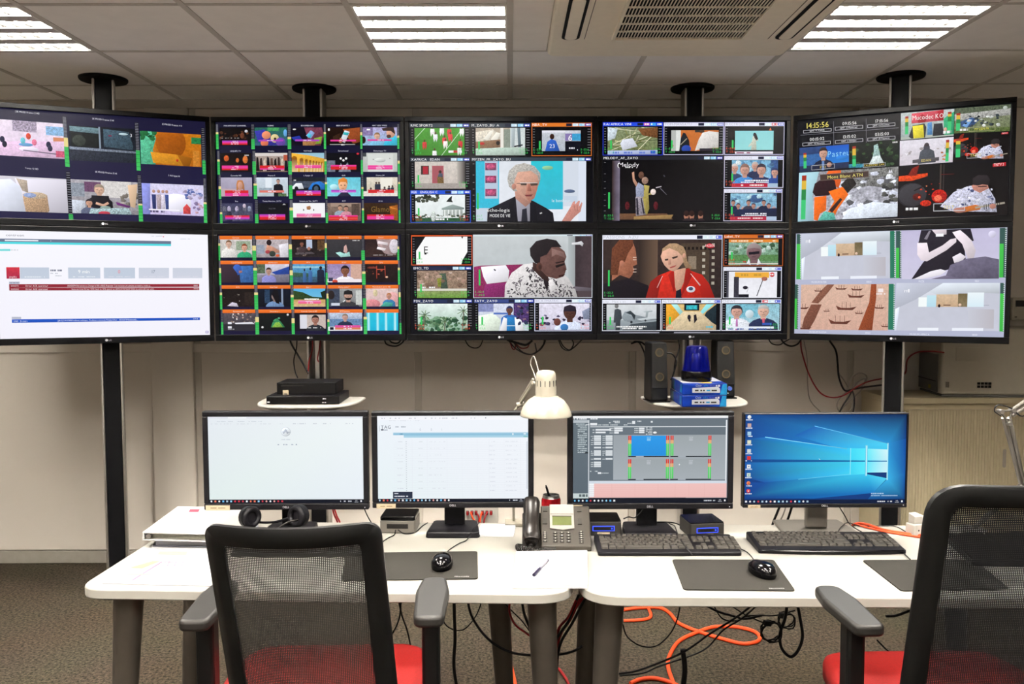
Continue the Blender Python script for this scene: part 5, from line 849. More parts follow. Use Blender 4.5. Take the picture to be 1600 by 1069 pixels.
# ---- lower right screen: four museum pictures
def pic_museum(W, H):
    P = Pic([(33, 70), (1544, 30), (1506, 846), (20, 806)], W, H); P.root.bg('b8bcd4', 'b4b8d0')
    def hall(a, lg):
        a.bg('c6c9d6', 'c8cad8', .05, 8); a.p([(0, .55), (.2, .34), (.4, .25), (.7, .2), (1, .22), (1, 0), (0, 0)], 'cfd3de'); a.p([(.1, 0), (1, 0), (1, .22), (.7, .2), (.4, .25)], 'd6dde6', .05, 8); a.p([(0, 0), (.45, 0), (.2, .34), (0, .55)], 'b6bac8', .05, 8); a.p([(0, .55), (.04, .5), (.02, 1), (0, 1)], 'e4eaf8')
        a.r(.22, .3, .3, .5, 'f4fafa'); a.r(.3, .26, .39, .5, 'c4e6f0', 'b8dcec'); a.r(.39, .24, .6, .5, 'd8bc9c', 'c8a888', .2, 30); a.r(.6, .22, .69, .5, '6e6040', '8a7a5c', .3, 30); a.r(.69, .2, .85, .5, 'ecf6fa', 'd8ecf6'); a.e(.42, .48, .012, .035, '2c1c1c'); a.r(.46, .455, .53, .475, '6a4a3c'); a.e(.62, .46, .015, .03, 'e0c0a8'); a.r(.85, .46, .9, .47, '9098a8')
        a.rh(.7, .55, .95, .95, 'c8cad6', 'bcb8c0'); a.r(.22, .94, .42, 1, 'f0f4fc'); a.r(.55, .94, .85, 1, 'ecf0fa'); a.txt(lg, .2, .08, 'm', 'f4f4fa', sx=1.1); a.r(lg+.035, .13, lg+.05, .2, 'f4f4fa')
    a = P.tile((70, 72), (702, 54), (700, 404), (72, 412)); hall(a, .05)
    a = P.tile((745, 440), (1484, 444), (1472, 800), (728, 790)); hall(a, .08)
    a = P.tile((785, 52), (1485, 34), (1478, 412), (783, 412)); a.bg('c4bedc', 'd0cce4', .06, 8); a.p([(.2, .0), (.7, -.05), (.74, .24), (.64, .3), (.66, .66), (.5, .8), (.16, .98), (.1, 1), (.22, .66), (.3, .5), (.17, .28)], '27222c', .2, 20)
    a.p([(.16, .26), (.26, .26), (.28, .46), (.42, .32), (.5, .2), (.56, .18), (.56, .26), (.46, .42), (.26, .64), (.2, .62), (.16, .5)], 'e8dce4', .08, 20); a.p([(.52, .06), (.6, .02), (.66, .12), (.72, .24), (.76, .44), (.74, .6), (.68, .6), (.62, .3), (.56, .18)], 'e8dce4', .08, 20); a.p([(.3, -.02), (.46, -.02), (.46, .1), (.36, .12)], 'dcd0d8'); a.r(.35, .08, .43, .14, 'f8f8fc'); a.p([(.52, .56), (.6, .48), (.66, .56), (.62, .64), (.54, .68)], 'e8e0e8'); a.p([(.46, .9), (.5, .72), (.66, .6), (.86, .56), (1, .62), (1, 1), (.44, 1)], '6c667c', .3, 20); a.p([(.12, 1), (.3, .84), (.4, .8), (.46, .84), (.4, .92), (.2, 1)], 'f0ecf4'); a.p([(.3, 1), (.45, .93), (.62, 1)], '787088'); a.e(.93, .12, .04, .07, 'd8d4ec'); a.p([(.23, .18), (.28, .02), (.3, .02), (.26, .2)], '8a8490')
    a = P.tile((68, 448), (690, 446), (682, 790), (62, 778)); a.bg('dcb8a4', 'd4aa98', .25, 60); a.p([(.3, 0), (.38, 0), (.3, .2), (.2, .42), (.12, .4), (.22, .15)], '8a5a48', .8, 160); a.p([(.12, .44), (.24, .44), (.16, .8), (.1, 1), (.02, .95), (.04, .75)], '7a4c3c', .8, 160); a.p([(.8, .0), (.86, 0), (.86, .3), (.84, .6), (.82, 1), (.66, 1), (.72, .7), (.78, .4)], '9a4c2c', .7, 160)
    for x, y, k in ((.2, .13, .05), (.46, .08, .07), (.64, .1, .07), (.63, .24, .1), (.52, .5, .12), (.45, .8, .13), (.02, .5, .08), (.9, .5, .06), (.3, .58, .04), (.67, .62, .05), (.05, .95, .08), (.97, .9, .05)):
        a.p([(x-k, y-k*.3), (x-k*.8, y+k*.5), (x+k*.6, y+k*.55), (x+k, y-k*.1), (x+k*.3, y+k*.15), (x-k*.5, y+k*.12)], '6a3c30', .5, 160)
        for m_ in (-.4, 0, .4): a.l(x+k*m_, y+k*.2, x+k*m_, y-k*.9, .008, '6a4438')
    a.r(.88, .1, .94, .18, 'f4e8e8'); a.dash(.86, .23, .97, .03, 'f4e8e8', 3)
    for q, lv in (([(38, 74), (66, 74), (68, 408), (34, 408)], .78), ([(702, 54), (740, 52), (738, 402), (700, 404)], 0), ([(745, 54), (782, 53), (780, 404), (742, 404)], .64), ([(1490, 34), (1540, 32), (1528, 404), (1480, 404)], .68), ([(24, 446), (50, 446), (46, 775), (22, 773)], .68), ([(690, 446), (735, 446), (728, 785), (684, 783)], 0), ([(1488, 444), (1518, 444), (1506, 805), (1476, 802)], .78)):
        t = P.tile(*q); t.bg('3a5a54' if lv else '2c7a60'); t.r(0, 1-lv, .6 if lv < .7 else 1, 1, '48c850', '40b848') if lv else None
        for k in range(24): t.r(.8, k/24., 1, k/24.+.02, 'd8e4e0'); t.z -= 1
    for q, st in (([(130, 418), (262, 418), (262, 440), (130, 440)], 'MUSEUM INTER'), ([(500, 418), (600, 418), (600, 440), (500, 440)], '1080i50'), ([(880, 416), (970, 416), (970, 440), (880, 440)], 'MUZZIK'), ([(1280, 416), (1362, 416), (1362, 440), (1280, 440)], '1080i50'), ([(118, 785), (256, 787), (256, 808), (118, 806)], 'MUSEUM RUSSIA'), ([(490, 795), (590, 797), (590, 818), (490, 816)], '1080i50'), ([(830, 806), (985, 810), (985, 832), (830, 828)], 'MUSEUM AFRICA'), ([(1250, 814), (1350, 817), (1350, 838), (1250, 835)], '1080i50')):
        t = P.tile(*q); t.z = 40; t.txt(.5, .85, .62, st, 'eef0fa', 'c', asp=5.8, sx=.75)
    return P

# ---- desk monitors
def taskbar(t, y0, n, x0=.012, dx=.0255, seed=1, c='101420'):
    t.r(0, y0, 1, 1, c); rnd = random.Random(seed); cols = ['f0f4f8', 'd8e8f4', 'e8a8a0', '6ab8e8', 'f0f0f0', 'e8785c', '98d0f0', 'e8e8ec', 'c83848', 'b0c8d8']; cy_ = (1+y0)/2
    for k in range(n):
        x = x0+k*dx; cc = rnd.choice(cols)
        if rnd.random() < .5: t.e(x, cy_, .006, .012, cc, n=8)
        else: t.r(x-.006, cy_-.011, x+.006, cy_+.01, cc)
    t.dash(.83, cy_+.008, .93, .014, 'd0d4dc', seed, .6); t.txt(.945, cy_-.001, .011, '14:15', 'e8ecf4', sx=.9); t.txt(.94, cy_+.016, .011, '14/11/2019', 'e8ecf4', sx=.7); t.r(.978, cy_-.01, .988, cy_+.01, 'f0f0f4')
def pic_blank(W, H):
    P = Pic((78, 92, 1528, 895), W, H); t = P.root; t.poly([(0, 0), (1, 0), (1, 1), (0, 1)], ['e6ecf2', 'f0f6f8', 'e8eff6', 'e2eeec'])
    t = P.tile(78, 92, 1528, 895); t.r(0, 0, 1, .022, 'e2e6ee'); t.r(.13, 0, .25, .022, 'f2f6fa'); t.dash(.06, .06, .35, .008, 'c8d0d8', 3); t.dash(.02, .088, .5, .008, 'd0d6de', 4, .4); t.dash(.5, .088, .95, .01, 'c4cad4', 5, .3)
    t.e(.502, .175, .031, .052, 'b4bcc8', n=28); t.e(.502, .175, .029, .048, 'eaf0f4', n=28); t.p([(.48, .19), (.502, .14), (.52, .19), (.51, .2), (.502, .17), (.49, .2)], 'b8c0cc'); t.l(.478, .175, .53, .18, .008, 'c0c8d2'); t.dash(.475, .27, .53, .01, 'ccd4dc', 3); t.dash(.432, .33, .55, .014, 'b0b8c6', 6, .5); t.r(.485, .315, .492, .33, '9aa4b4'); t.r(.565, .315, .573, .33, '9aa4b4')
    taskbar(t, .958, 19, seed=2); return P
def pic_table(W, H):
    P = Pic((80, 88, 1486, 892), W, H); t = P.root; t.poly([(0, 0), (1, 0), (1, 1), (0, 1)], ['eef4fb', 'f2f6fc', 'eef2f8', 'e6f2f4'])
    t = P.tile(80, 88, 1486, 892); t.r(0, 0, 1, .05, 'f6f8fc'); t.dash(.01, .036, .65, .012, 'c8ccd6', 3, .35); t.r(.715, .02, .722, .035, 'a0a8b4'); t.dash(.06, .06, .28, .005, 'd4d8e2', 5)
    t.txt(.024, .15, .036, 'TAG', '50586a', sx=1.05); t.r(.012, .115, .014, .18, '7a8294'); t.r(.024, .155, .042, .17, '3c4454'); t.dash(.045, .17, .07, .01, '98a0b0', 3); t.dash(.12, .135, .19, .012, 'a0a8b4', 4); t.txt(.28, .175, .028, '0', 'b8c0cc', sx=.9); t.txt(.354, .175, .028, '0', 'b8c0cc', sx=.9); t.txt(.426, .175, .028, '1', 'c4ccd6', sx=.9)
    t.r(.105, .195, 1, .225, 'a8cfe4', '86bcd8'); t.r(.175, .225, 1, .255, '9ccae0', 'b4d8ea'); t.dash(.11, .218, .17, .012, '6898b8', 5); t.r(.895, .205, .903, .225, 'f4fafc'); t.r(.97, .205, .985, .22, 'e8f4fa'); t.dash(.97, .25, .995, .012, '70b8b0', 3)
    for k in range(24):
        y = .3+k*.0258; t.r(.105, y+.014, .99, y+.0155, 'e2e6ee')
        t.r(.188, y-.003, .193, y+.004, 'a8b0ba'); t.z -= 2
        if k % 3 == 0: t.dash(.13, y+.004, .17, .006, 'd0d4de', k); t.dash(.27, y+.004, .3, .006, 'd0d8dc', k); t.dash(.34, y+.004, .45, .006, 'd8dce4', k, .4)
        if k % 2 == 0: t.dash(.74, y+.004, .78, .006, 'd0d4e0', k+5, .6); t.dash(.85, y+.004, .93, .006, 'd4d8e2', k+7, .6)
    t.z += 60
    for x in (.23, .33, .46, .56, .66, .74, .84, .95): t.r(x, .27, x+.0012, .955, 'e4e8f0')
    t.r(.99, .3, .994, .85, 'b8c0ca'); taskbar(t, .964, 19, seed=5); t.r(.1, .882, .23, .96, '2c3446'); t.dash(.11, .907, .135, .012, 'e8ecf4', 3); t.dash(.11, .94, .2, .012, 'e8ecf4', 4, .9); return P
def pic_app(W, H):
    P = Pic((85, 82, 1526, 900), W, H); P.root.bg('6a757e', '66717a'); t = P.tile(85, 82, 1526, 900)
    t.r(0, 0, 1, .028, 'f2f4f6'); t.dash(.005, .042, .16, .012, 'e4e8ec', 3, .6); t.r(0, .05, .098, .93, '68747c', '5c6872'); t.r(0, .05, .1, .08, 'b8c0c6'); t.r(.098, .05, .104, .93, 'd4dae0')
    for k in range(16): y = .1+k*.0215; t.dash(.03 if k else .02, y, .09 if k % 4 else .075, .011, 'c4d0d4', k, .9)
    t.r(.075, .418, .098, .43, '10141a'); t.r(0, .89, .1, .95, 'c8d4d4'); t.dash(.04, .93, .098, .03, '586468', 4)
    t.r(.26, .22, .985, .735, '9aa2a8', 'a8b0b6'); t.r(.11, .122, .985, .13, 'd8dee2'); t.r(.985, .05, .994, .75, 'e4e8ec')
    for x0, x1, y, h_ in ((.11, .155, .11, .028), (.145, .245, .17, .02), (.145, .21, .2, .018), (.265, .32, .155, .02), (.265, .32, .18, .02), (.265, .295, .205, .022), (.425, .46, .155, .018), (.425, .46, .178, .018), (.425, .46, .2, .018), (.38, .4, .095, .035)):
        t.r(x0, y-h_, x1, y, 'e4e8ec'); t.dash(x0-.03, y-.004, x0-.004, .009, 'd8dee2', int(x0*1000), .8)
    t.dash(.16, .11, .35, .01, 'ccd4d8', 3, .8); t.dash(.22, .07, .3, .012, 'd8dee2', 5); t.dash(.22, .085, .3, .01, 'd8dee2', 6); t.dash(.4, .07, .44, .012, 'd8dee2', 8); t.dash(.5, .08, .52, .02, 'd8dee2', 9); t.e(.528, .194, .012, .012, 'f0f2f4')
    for k in range(5): t.dash(.47, .145+k*.018, .51, .01, 'd4dade', k+20, .9)
    for y0, rows in ((.24, 3), (.31, 2), (.37, 1), (.41, 3), (.5, 1), (.54, 3)):
        for k in range(rows):
            y = y0+k*.022; t.r(.135, y-.016, .18, y+.003, 'dce2e6'); t.dash(.115, y, .132, .009, 'd0d8dc', int(y*999), .9)
            if rows != 3 or y0 < .45: t.r(.21, y-.016, .255, y+.003, 'dce2e6'); t.dash(.19, y, .207, .009, 'd0d8dc', int(y*777), .9)
    t.dash(.11, .64, .16, .01, 'd0d8dc', 5, .9); t.r(.16, .645, .182, .665, 'e8ecf0'); t.dash(.185, .66, .23, .008, 'd0d8dc', 4, .9)
    t.z += 20
    for i, (x0, x1) in enumerate(((.356, .62), (.628, .892))):
        for j, (y0, y1) in enumerate(((.228, .48), (.496, .742))):
            bl = i == 0 and j == 0; t.r(x0, y0, x1, y1-.02, '2f9ae8' if bl else '9ea6aa', '268fe0' if bl else 'a6aeb4')
            t.dash((x0+x1)/2-.012, y0+.025, (x0+x1)/2+.014, .012, '7cc0f0' if bl else 'b8bec4', 3, .9); t.dash((x0+x1)/2-.012, y0+.06, (x0+x1)/2+.014, .03, '7cc0f0' if bl else 'b4bac0', 5, .9)
            t.r(x0, y1-.018, x1, y1-.008, '1c2228'); t.r(x0+.05, y1-.02, x0+.1, y1-.006, 'a8b0b8')
            for xm in (x0, x1-.02):
                t.r(xm, y0, xm+.02, y0+.05, 'd83c34'); t.r(xm, y0+.05, xm+.02, y0+.09, 'e8a868'); t.r(xm, y0+.09, xm+.02, y1-.022, '5ed870', '54cc64'); t.r(xm+.009, y0, xm+.011, y1-.022, 'c8ccc8')
    t.e(.687, .56, .004, .008, 'f4f4f4', n=8)
    t.r(.104, .745, .994, .775, 'd4dce6'); t.r(.104, .775, .994, .94, 'f0c4c0', 'ecbcb8'); t.r(.104, .775, .136, .93, 'f0f2f6'); 
    for k in range(6): t.r(.104, .8+k*.023, .136, .803+k*.023, 'c8b8bc')
    for k in range(7): t.r(.136, .795+k*.022, .985, .797+k*.022, 'e8b0ac')
    for x in (.25, .4, .55, .66, .75, .85): t.r(x, .78, x+.0015, .94, 'e4b0ac')
    taskbar(t, .945, 11, seed=8); t.r(.104, .938, .73, .945, '3a4048'); return P
def pic_wall(W, H):
    P = Pic((66, 76, 1540, 895), W, H); P.root.poly([(0, 0), (1, 0), (1, 1), (0, 1)], ['1c4a94', '182c5c', '143c7c', '0c3c84']); t = P.tile(66, 76, 1540, 895)
    def X(x): return (x-66)/1474.
    def Y(y): return (y-76)/819.
    def g(pts, cols): t.poly([(X(a), Y(b_)) for a, b_ in pts], cols)
    g([(66, 76), (1000, 76), (1375, 345), (900, 380), (250, 285), (66, 300)], ['1a468c', '16346c', '2a98dc', '2088d4', '1c5cac', '184890'])
    g([(1000, 76), (1540, 76), (1540, 500), (1375, 345)], ['16346c', '122450', '14489a', '2c94d4'])
    g([(700, 185), (1375, 345), (1375, 400), (900, 380), (520, 270)], ['2468b8', '50d4f8', '48ccf4', '34b0ec', '1e64b8'])
    g([(250, 285), (900, 380), (1180, 392), (1180, 505), (80, 490), (66, 300)], ['2878c8', '34bcf4', '50e4fc', '48d8f8', '1a5cb0', '184e98'])
    g([(66, 515), (1180, 512), (1180, 625), (800, 650), (250, 700), (66, 650)], ['1a5cb0', '44d8f8', '50e4fc', '38b8ec', '1c5cae', '164a94'])
    g([(250, 700), (800, 650), (1180, 625), (1375, 665), (1250, 800), (700, 850), (66, 840), (66, 700)], ['1850a0', '289cdc', '3cc8f0', '58d8f8', '1878c4', '1468b4', '10408a', '16489a'])
    g([(1375, 345), (1540, 300), (1540, 640), (1375, 680)], ['2c94d4', '14489a', '165aa8', '3cb4e8'])
    g([(1250, 800), (1375, 672), (1540, 620), (1540, 860), (1200, 860)], ['1878c4', '3cb4e8', '165aa8', '0e3474', '125098'])
    g([(1190, 392), (1375, 400), (1375, 502), (1190, 503)], ['70f0fc', 'd8f8fc', 'c8f0f8', '60e8fc']); g([(1190, 512), (1375, 512), (1375, 610), (1190, 612)], ['60e8fc', 'c8f0f8', 'd0f4fa', '68ecfc'])
    g([(1040, 388), (1170, 388), (1170, 503), (1040, 503)], ['44dcf8', '58e8fc', '58e8fc', '40d8f8']); g([(1040, 512), (1170, 512), (1170, 622), (1040, 622)], ['40d8f8', '58e8fc', '58e8fc', '40d4f4'])
    g([(80, 486), (1375, 503), (1375, 511), (80, 512)], ['14448c', '1c74b4', '1c74b4', '14448c'])
    g([(1370, 340), (1380, 340), (1380, 680), (1370, 680)], ['b8f4fc']*4); g([(1168, 360), (1192, 360), (1192, 645), (1168, 645)], ['78d8f0', '78d8f0', '58c8ec', '58c8ec']); g([(1178, 365), (1184, 365), (1184, 640), (1178, 640)], ['e8fcff']*4); g([(1032, 385), (1038, 385), (1038, 630), (1032, 630)], ['98f0fc']*4)
    t.l(X(250), Y(283), X(1000), Y(392), .006, '8ce4fa'); t.l(X(700), Y(183), X(1375), Y(345), .005, '6cc8f0'); t.l(X(560), Y(672), X(1040), Y(625), .005, '70d8f4')
    for k, (c, y) in enumerate((('e8eef0', 100), ('c8a8a0', 175), ('a8d0e8', 250), ('e0e4c8', 328), ('d0d8d8', 410), ('d83830', 475), ('e8ecec', 552), ('c8dcd8', 630), ('e08850', 706), ('d83c3c', 778))):
        if k in (0, 8, 9): t.e(X(104), Y(y), .012, .022, c, n=12)
        else: t.r(X(88), Y(y-17), X(122), Y(y+17), c)
        if k > 5: t.r(X(98), Y(y-4), X(110), Y(y+6), ('6878a8', '78a888', 'd04848', 'f8f0f0')[k-6])
        t.dash(X(74), Y(y+30), X(134), .011, 'e8f0f8', k, .9)
    t.p([(X(745), Y(480)), (X(760), Y(492)), (X(752), Y(494))], 'f4f8fc'); t.dash(X(1230), Y(810), X(1345), .014, 'a8c8e4', 3, .9); t.dash(X(1230), Y(828), X(1475), .01, 'a8c8e4', 4, .9)
    taskbar(t, .955, 16, seed=11, c='0c1c3c'); return P
# ------------------------------------------------------------------ video wall
TW, TH = .967, .5605
m_bez = mat('bezel_black', '0d0d0f', .35, spec=.15, var=.1)
m_logo = mat('logo_print', 'b8b8bc', .5, var=.02)
def tv(picf, loc, rz, label, ring=.021, top=.024, bot=.031):
    t = thing('wall_screen', label, 'screen', loc, rz, 'screens of the video wall')
    w_, h_ = TW-.004, TH-.002; b_ = MB()
    x0, x1, z0, z1 = -w_/2, w_/2, -h_/2, h_/2; a0, a1, c0_, c1_ = x0+ring, x1-ring, z0+bot, z1-top
    b_.box(x0, x1, -.03, .02, c1_, z1).box(x0, x1, -.03, .02, z0, c0_).box(x0, a0, -.03, .02, c0_, c1_).box(a1, x1, -.03, .02, c0_, c1_)
    b_.build('bezel', m_bez, t, bevel=.002)
    MB().box(x0+.004, x1-.004, -.014, .022, z0+.004, z1-.004).box(-.36, .36, .02, .042, -.2, .2).build('back_shell', m_blk, t, bevel=.004)
    MB().box(-.2, .2, .042, .055, -.2, .2).box(-.05, .05, .055, .062, -.2, .2).build('mount_plate', m_grey_dk, t)
    W, H = a1-a0, c1_-c0_
    picf(W, H).build(t, ((a0+a1)/2, -.0145, (c0_+c1_)/2))
    lg = MB().cyl((-.012, -.0302, z0+bot/2), (-.012, -.0308, z0+bot/2), .006, n=14).build('logo', m_logo, t)
    text_mesh('LG', .0075, m_logo, 'logo', t, (.004, -.0306, z0+bot/2-.004))
    return t
zt, zb = 1.844+.002, 1.283+TH/2
zt = zb+TH
YT = 4.25
for i, (f1, f2, l1, l2) in enumerate(((pic_alarm, pic_orange, 'upper wall screen with twenty small tiles and pink alarm bars', 'lower wall screen with twenty tiles under orange headers'),
                                      (pic_sport, pic_man, 'upper wall screen with a football tile and a grey-haired man speaking', 'lower wall screen with a man in a patterned shirt turning his head'),
                                      (pic_stage, pic_drama, 'upper wall screen with a dark stage show and performers', 'lower wall screen with a woman in a red tracksuit jacket'))):
    xc = at((482.5, 783.5, 1083.5)[i], 356, YT).x
    tv(f1, (xc, YT+.03, zt), 0, l1); tv(f2, (xc, YT+.03, zb), 0, l2)
def wing(p, q, f1, f2, l1, l2):
    p, q = Vector(p), Vector(q); d = (q-p).normalized(); rz = math.atan2(d.y, d.x); nrm = Vector((d.y, -d.x)); c = (p+q)/2-nrm*.03
    tv(f1, (c.x, c.y, zt), rz, l1); tv(f2, (c.x, c.y, zb), rz, l2); return c, rz
pi = Vector((at(332, 356, YT).x, YT)); dl = Vector((-.897, -.36)).normalized()*TW
cl, rl = wing(pi+dl, pi, pic_navy, pic_web, 'upper left angled screen with six large tiles on navy', 'lower left angled screen showing a white web page')
pi2 = Vector((at(1236, 356, YT).x, YT)); dr = Vector((.896, -.42)).normalized()*TW
cr_, rr_ = wing(pi2, pi2+dr, pic_clocks, pic_museum, 'upper right angled screen with world clocks and climbing picture', 'lower right angled screen with four pale museum pictures')
# ------------------------------------------------------------------ poles from floor to ceiling
def pole(x, y, rz, label, gap=None):
    t = thing('screen_pole', label, 'pole', (x, y, 0), rz, 'floor to ceiling poles behind the screens')
    segs = [(.004, CZ-.014)] if not gap else [(.004, gap[0]), (gap[1], CZ-.014)]
    for a, b_ in segs: MB().box(-.037, .037, -.046, .046, a, b_).build('cover', m_pole_blk, t, bevel=.003)
    for sx in (-1, 1): MB().box(sx*.0375-.0, sx*.05, -.05, .05, .004, CZ-.014).build('side_profile', m_alu, t, bevel=.004) if sx > 0 else MB().box(-.05, -.0375, -.05, .05, .004, CZ-.014).build('side_profile', m_alu, t, bevel=.004)
    if gap:
        MB().box(-.012, .012, -.03, .03, gap[0]-.03, gap[1]+.03).build('centre_profile', m_alu, t, bevel=.003)
        MB().box(-.0375, .0375, .02, .03, gap[0]-.02, gap[1]+.02).build('rear_web', m_silver, t)
    MB().lathe([(.108, 0), (.112, .006), (.112, .013)], (0, 0, CZ-.014), 40).build('ceiling_disc', m_pole_blk, t, smooth=40)
    MB().lathe([(.1, 0), (.1, .008), (.09, .012)], (0, 0, 0), 32).build('foot_disc', m_pole_blk, t, smooth=40)
    return t
nl = Vector((math.sin(rl), -math.cos(rl))); nr = Vector((math.sin(rr_), -math.cos(rr_)))
q = cl-nl*.117; pole(q.x, q.y, rl, 'black pole behind the left angled screens')
px1, px2 = at(491, 139, 4.41).x, at(1082, 138, 4.41).x
pole(px1, 4.41, 0, 'pole behind the screens with twenty small tiles', (.99, 1.60)); pole(px2, 4.41, 0, 'pole behind the blue beacon lamp', (.99, 1.60))
q = cr_-nr*.117; pole(q.x, q.y, rr_, 'black pole behind the right angled screens')
# ------------------------------------------------------------------ shelves on the middle poles
SZ = .985
def shelf(x, label):
    t = thing('pole_shelf', label, 'shelf', (x, 4.358, SZ), 0, 'small white shelves on poles')
    pts = []
    for k in range(25):                # curved front, straight back
        a = math.pi*(1+k/24); ca, sa = math.cos(a), math.sin(a)
        pts.append((.255*math.copysign(abs(ca)**.55, ca), -.02+.36*-abs(sa)**.6))
    pts += [(.235, -.0), (-.235, -.0)]
    MB().prism(pts, -.012, 0).build('board', m_white, t, bevel=.004, smooth=40)
    MB().hexa([(-.1, -.26, -.05), (.1, -.26, -.05), (.1, -.002, -.06), (-.1, -.002, -.06), (-.2, -.32, -.0125), (.2, -.32, -.0125), (.2, -.002, -.0125), (-.2, -.002, -.0125)]).build('bracket', m_silver, t, bevel=.004)
    MB().cyl((.03, -.305, -.022), (.03, -.318, -.022), .008, n=14).build('screw', m_alu, t, smooth=40)
    return t
shx1, shx2 = at(481, 630, 4.15).x, at(1090, 632, 4.15).x
shelf(shx1, 'white curved pole shelf under the two black receivers'); shelf(shx2, 'white curved pole shelf carrying the speakers and paper reams')
# ------------------------------------------------------------------ desks
DZ = .735
def desk(poly, rad, legs, label):
    cx_ = sum(p[0] for p in poly)/4; cy_ = sum(p[1] for p in poly)/4
    t = thing('desk', label, 'desk', (cx_, cy_, 0), 0, 'white office desks')
    P = round_poly([(p[0]-cx_, p[1]-cy_) for p in poly], rad, 8)
    MB().prism(P, DZ-.027, DZ).build('top', m_desk, t, bevel=.003, smooth=40)
    for (x, y, sx, sy) in legs:
        L = []
        for k in range(7):
            f = k/6; z = (DZ-.03)*(1-f)+.012*f; rx = .041*(1-f)+.026*f; ry = .03*(1-f)+.02*f
            L.append([(x-cx_+sx*.045*f+rx*math.cos(2*math.pi*i/20), y-cy_+sy*.03*f+ry*math.sin(2*math.pi*i/20), z) for i in range(20)])
        MB().loops(L).build('leg', m_leg, t, smooth=50)
        MB().lathe([(.026, 0), (.028, .004), (.026, .013)], (x-cx_+sx*.045, y-cy_+sy*.03, 0), 16).build('foot', m_blk, t, smooth=40)
    xs = [l[0]-cx_ for l in legs]; ys = [l[1]-cy_ for l in legs]
    MB().box(min(xs), max(xs), max(ys)-.03, max(ys)-.0, DZ-.08, DZ-.028).build('cross_beam', m_leg, t)
    for x in (min(xs), max(xs)): MB().box(x-.02, x+.02, min(ys), max(ys), DZ-.06, DZ-.028).build('side_beam', m_leg, t)
    return t
desk([(-1.168, 2.212), (.168, 2.160), (.192, 2.848), (-1.143, 2.875)], [.075, .11, .03, .03], [(-1.055, 2.28, -1, 0), (.085, 2.27, .6, 0), (-.05, 2.72, .9, .5), (-1.04, 2.74, -1, .5)], 'white desk on the left with the binders and two white screens')
desk([(.185, 2.150), (1.56, 2.118), (1.575, 2.80), (.205, 2.835)], [.12, .08, .03, .03], [(.275, 2.27, -.8, 0), (1.45, 2.25, 1, 0), (1.46, 2.72, 1, .5), (.27, 2.72, -.8, .5)], 'white desk on the right with two dark keyboards')
# ------------------------------------------------------------------ task chairs
def weave(name, dens, col):
    m = bpy.data.materials.new(name); m.use_nodes = True; nt = m.node_tree; b_ = nt.nodes['Principled BSDF']
    b_.inputs['Base Color'].default_value = hx(col)+(1,); b_.inputs['Roughness'].default_value = .8; b_.inputs['Specular IOR Level'].default_value = .1
    tc_ = nt.nodes.new('ShaderNodeTexCoord'); sp = nt.nodes.new('ShaderNodeSeparateXYZ'); nt.links.new(tc_.outputs['Object'], sp.inputs[0])
    outs = []
    for ax_ in ('X', 'Z'):
        mu = nt.nodes.new('ShaderNodeMath'); mu.operation = 'MULTIPLY'; mu.inputs[1].default_value = 2*math.pi/.0037; nt.links.new(sp.outputs[ax_], mu.inputs[0])
        si = nt.nodes.new('ShaderNodeMath'); si.operation = 'SINE'; nt.links.new(mu.outputs[0], si.inputs[0])
        gt = nt.nodes.new('ShaderNodeMath'); gt.operation = 'GREATER_THAN'; gt.inputs[1].default_value = dens; nt.links.new(si.outputs[0], gt.inputs[0]); outs.append(gt)
    mm = nt.nodes.new('ShaderNodeMath'); mm.operation = 'MULTIPLY'; nt.links.new(outs[0].outputs[0], mm.inputs[0]); nt.links.new(outs[1].outputs[0], mm.inputs[1])
    tr = nt.nodes.new('ShaderNodeBsdfTransparent'); mx_ = nt.nodes.new('ShaderNodeMixShader')
    nt.links.new(mm.outputs[0], mx_.inputs[0]); nt.links.new(b_.outputs[0], mx_.inputs[1]); nt.links.new(tr.outputs[0], mx_.inputs[2])
    nt.links.new(mx_.outputs[0], nt.nodes['Material Output'].inputs['Surface']); return m
m_mesh1 = weave('chair_mesh_grey', .34, '1d1c1a'); m_mesh2 = weave('chair_mesh_black', .6, '09090a')
m_cblk = mat('chair_black_nylon', '0c0c0c', .4, var=.1, scale=40)
m_arm = mat('armrest_pad', '2a2825', .45, var=.08, bump=.1, bscale=700)
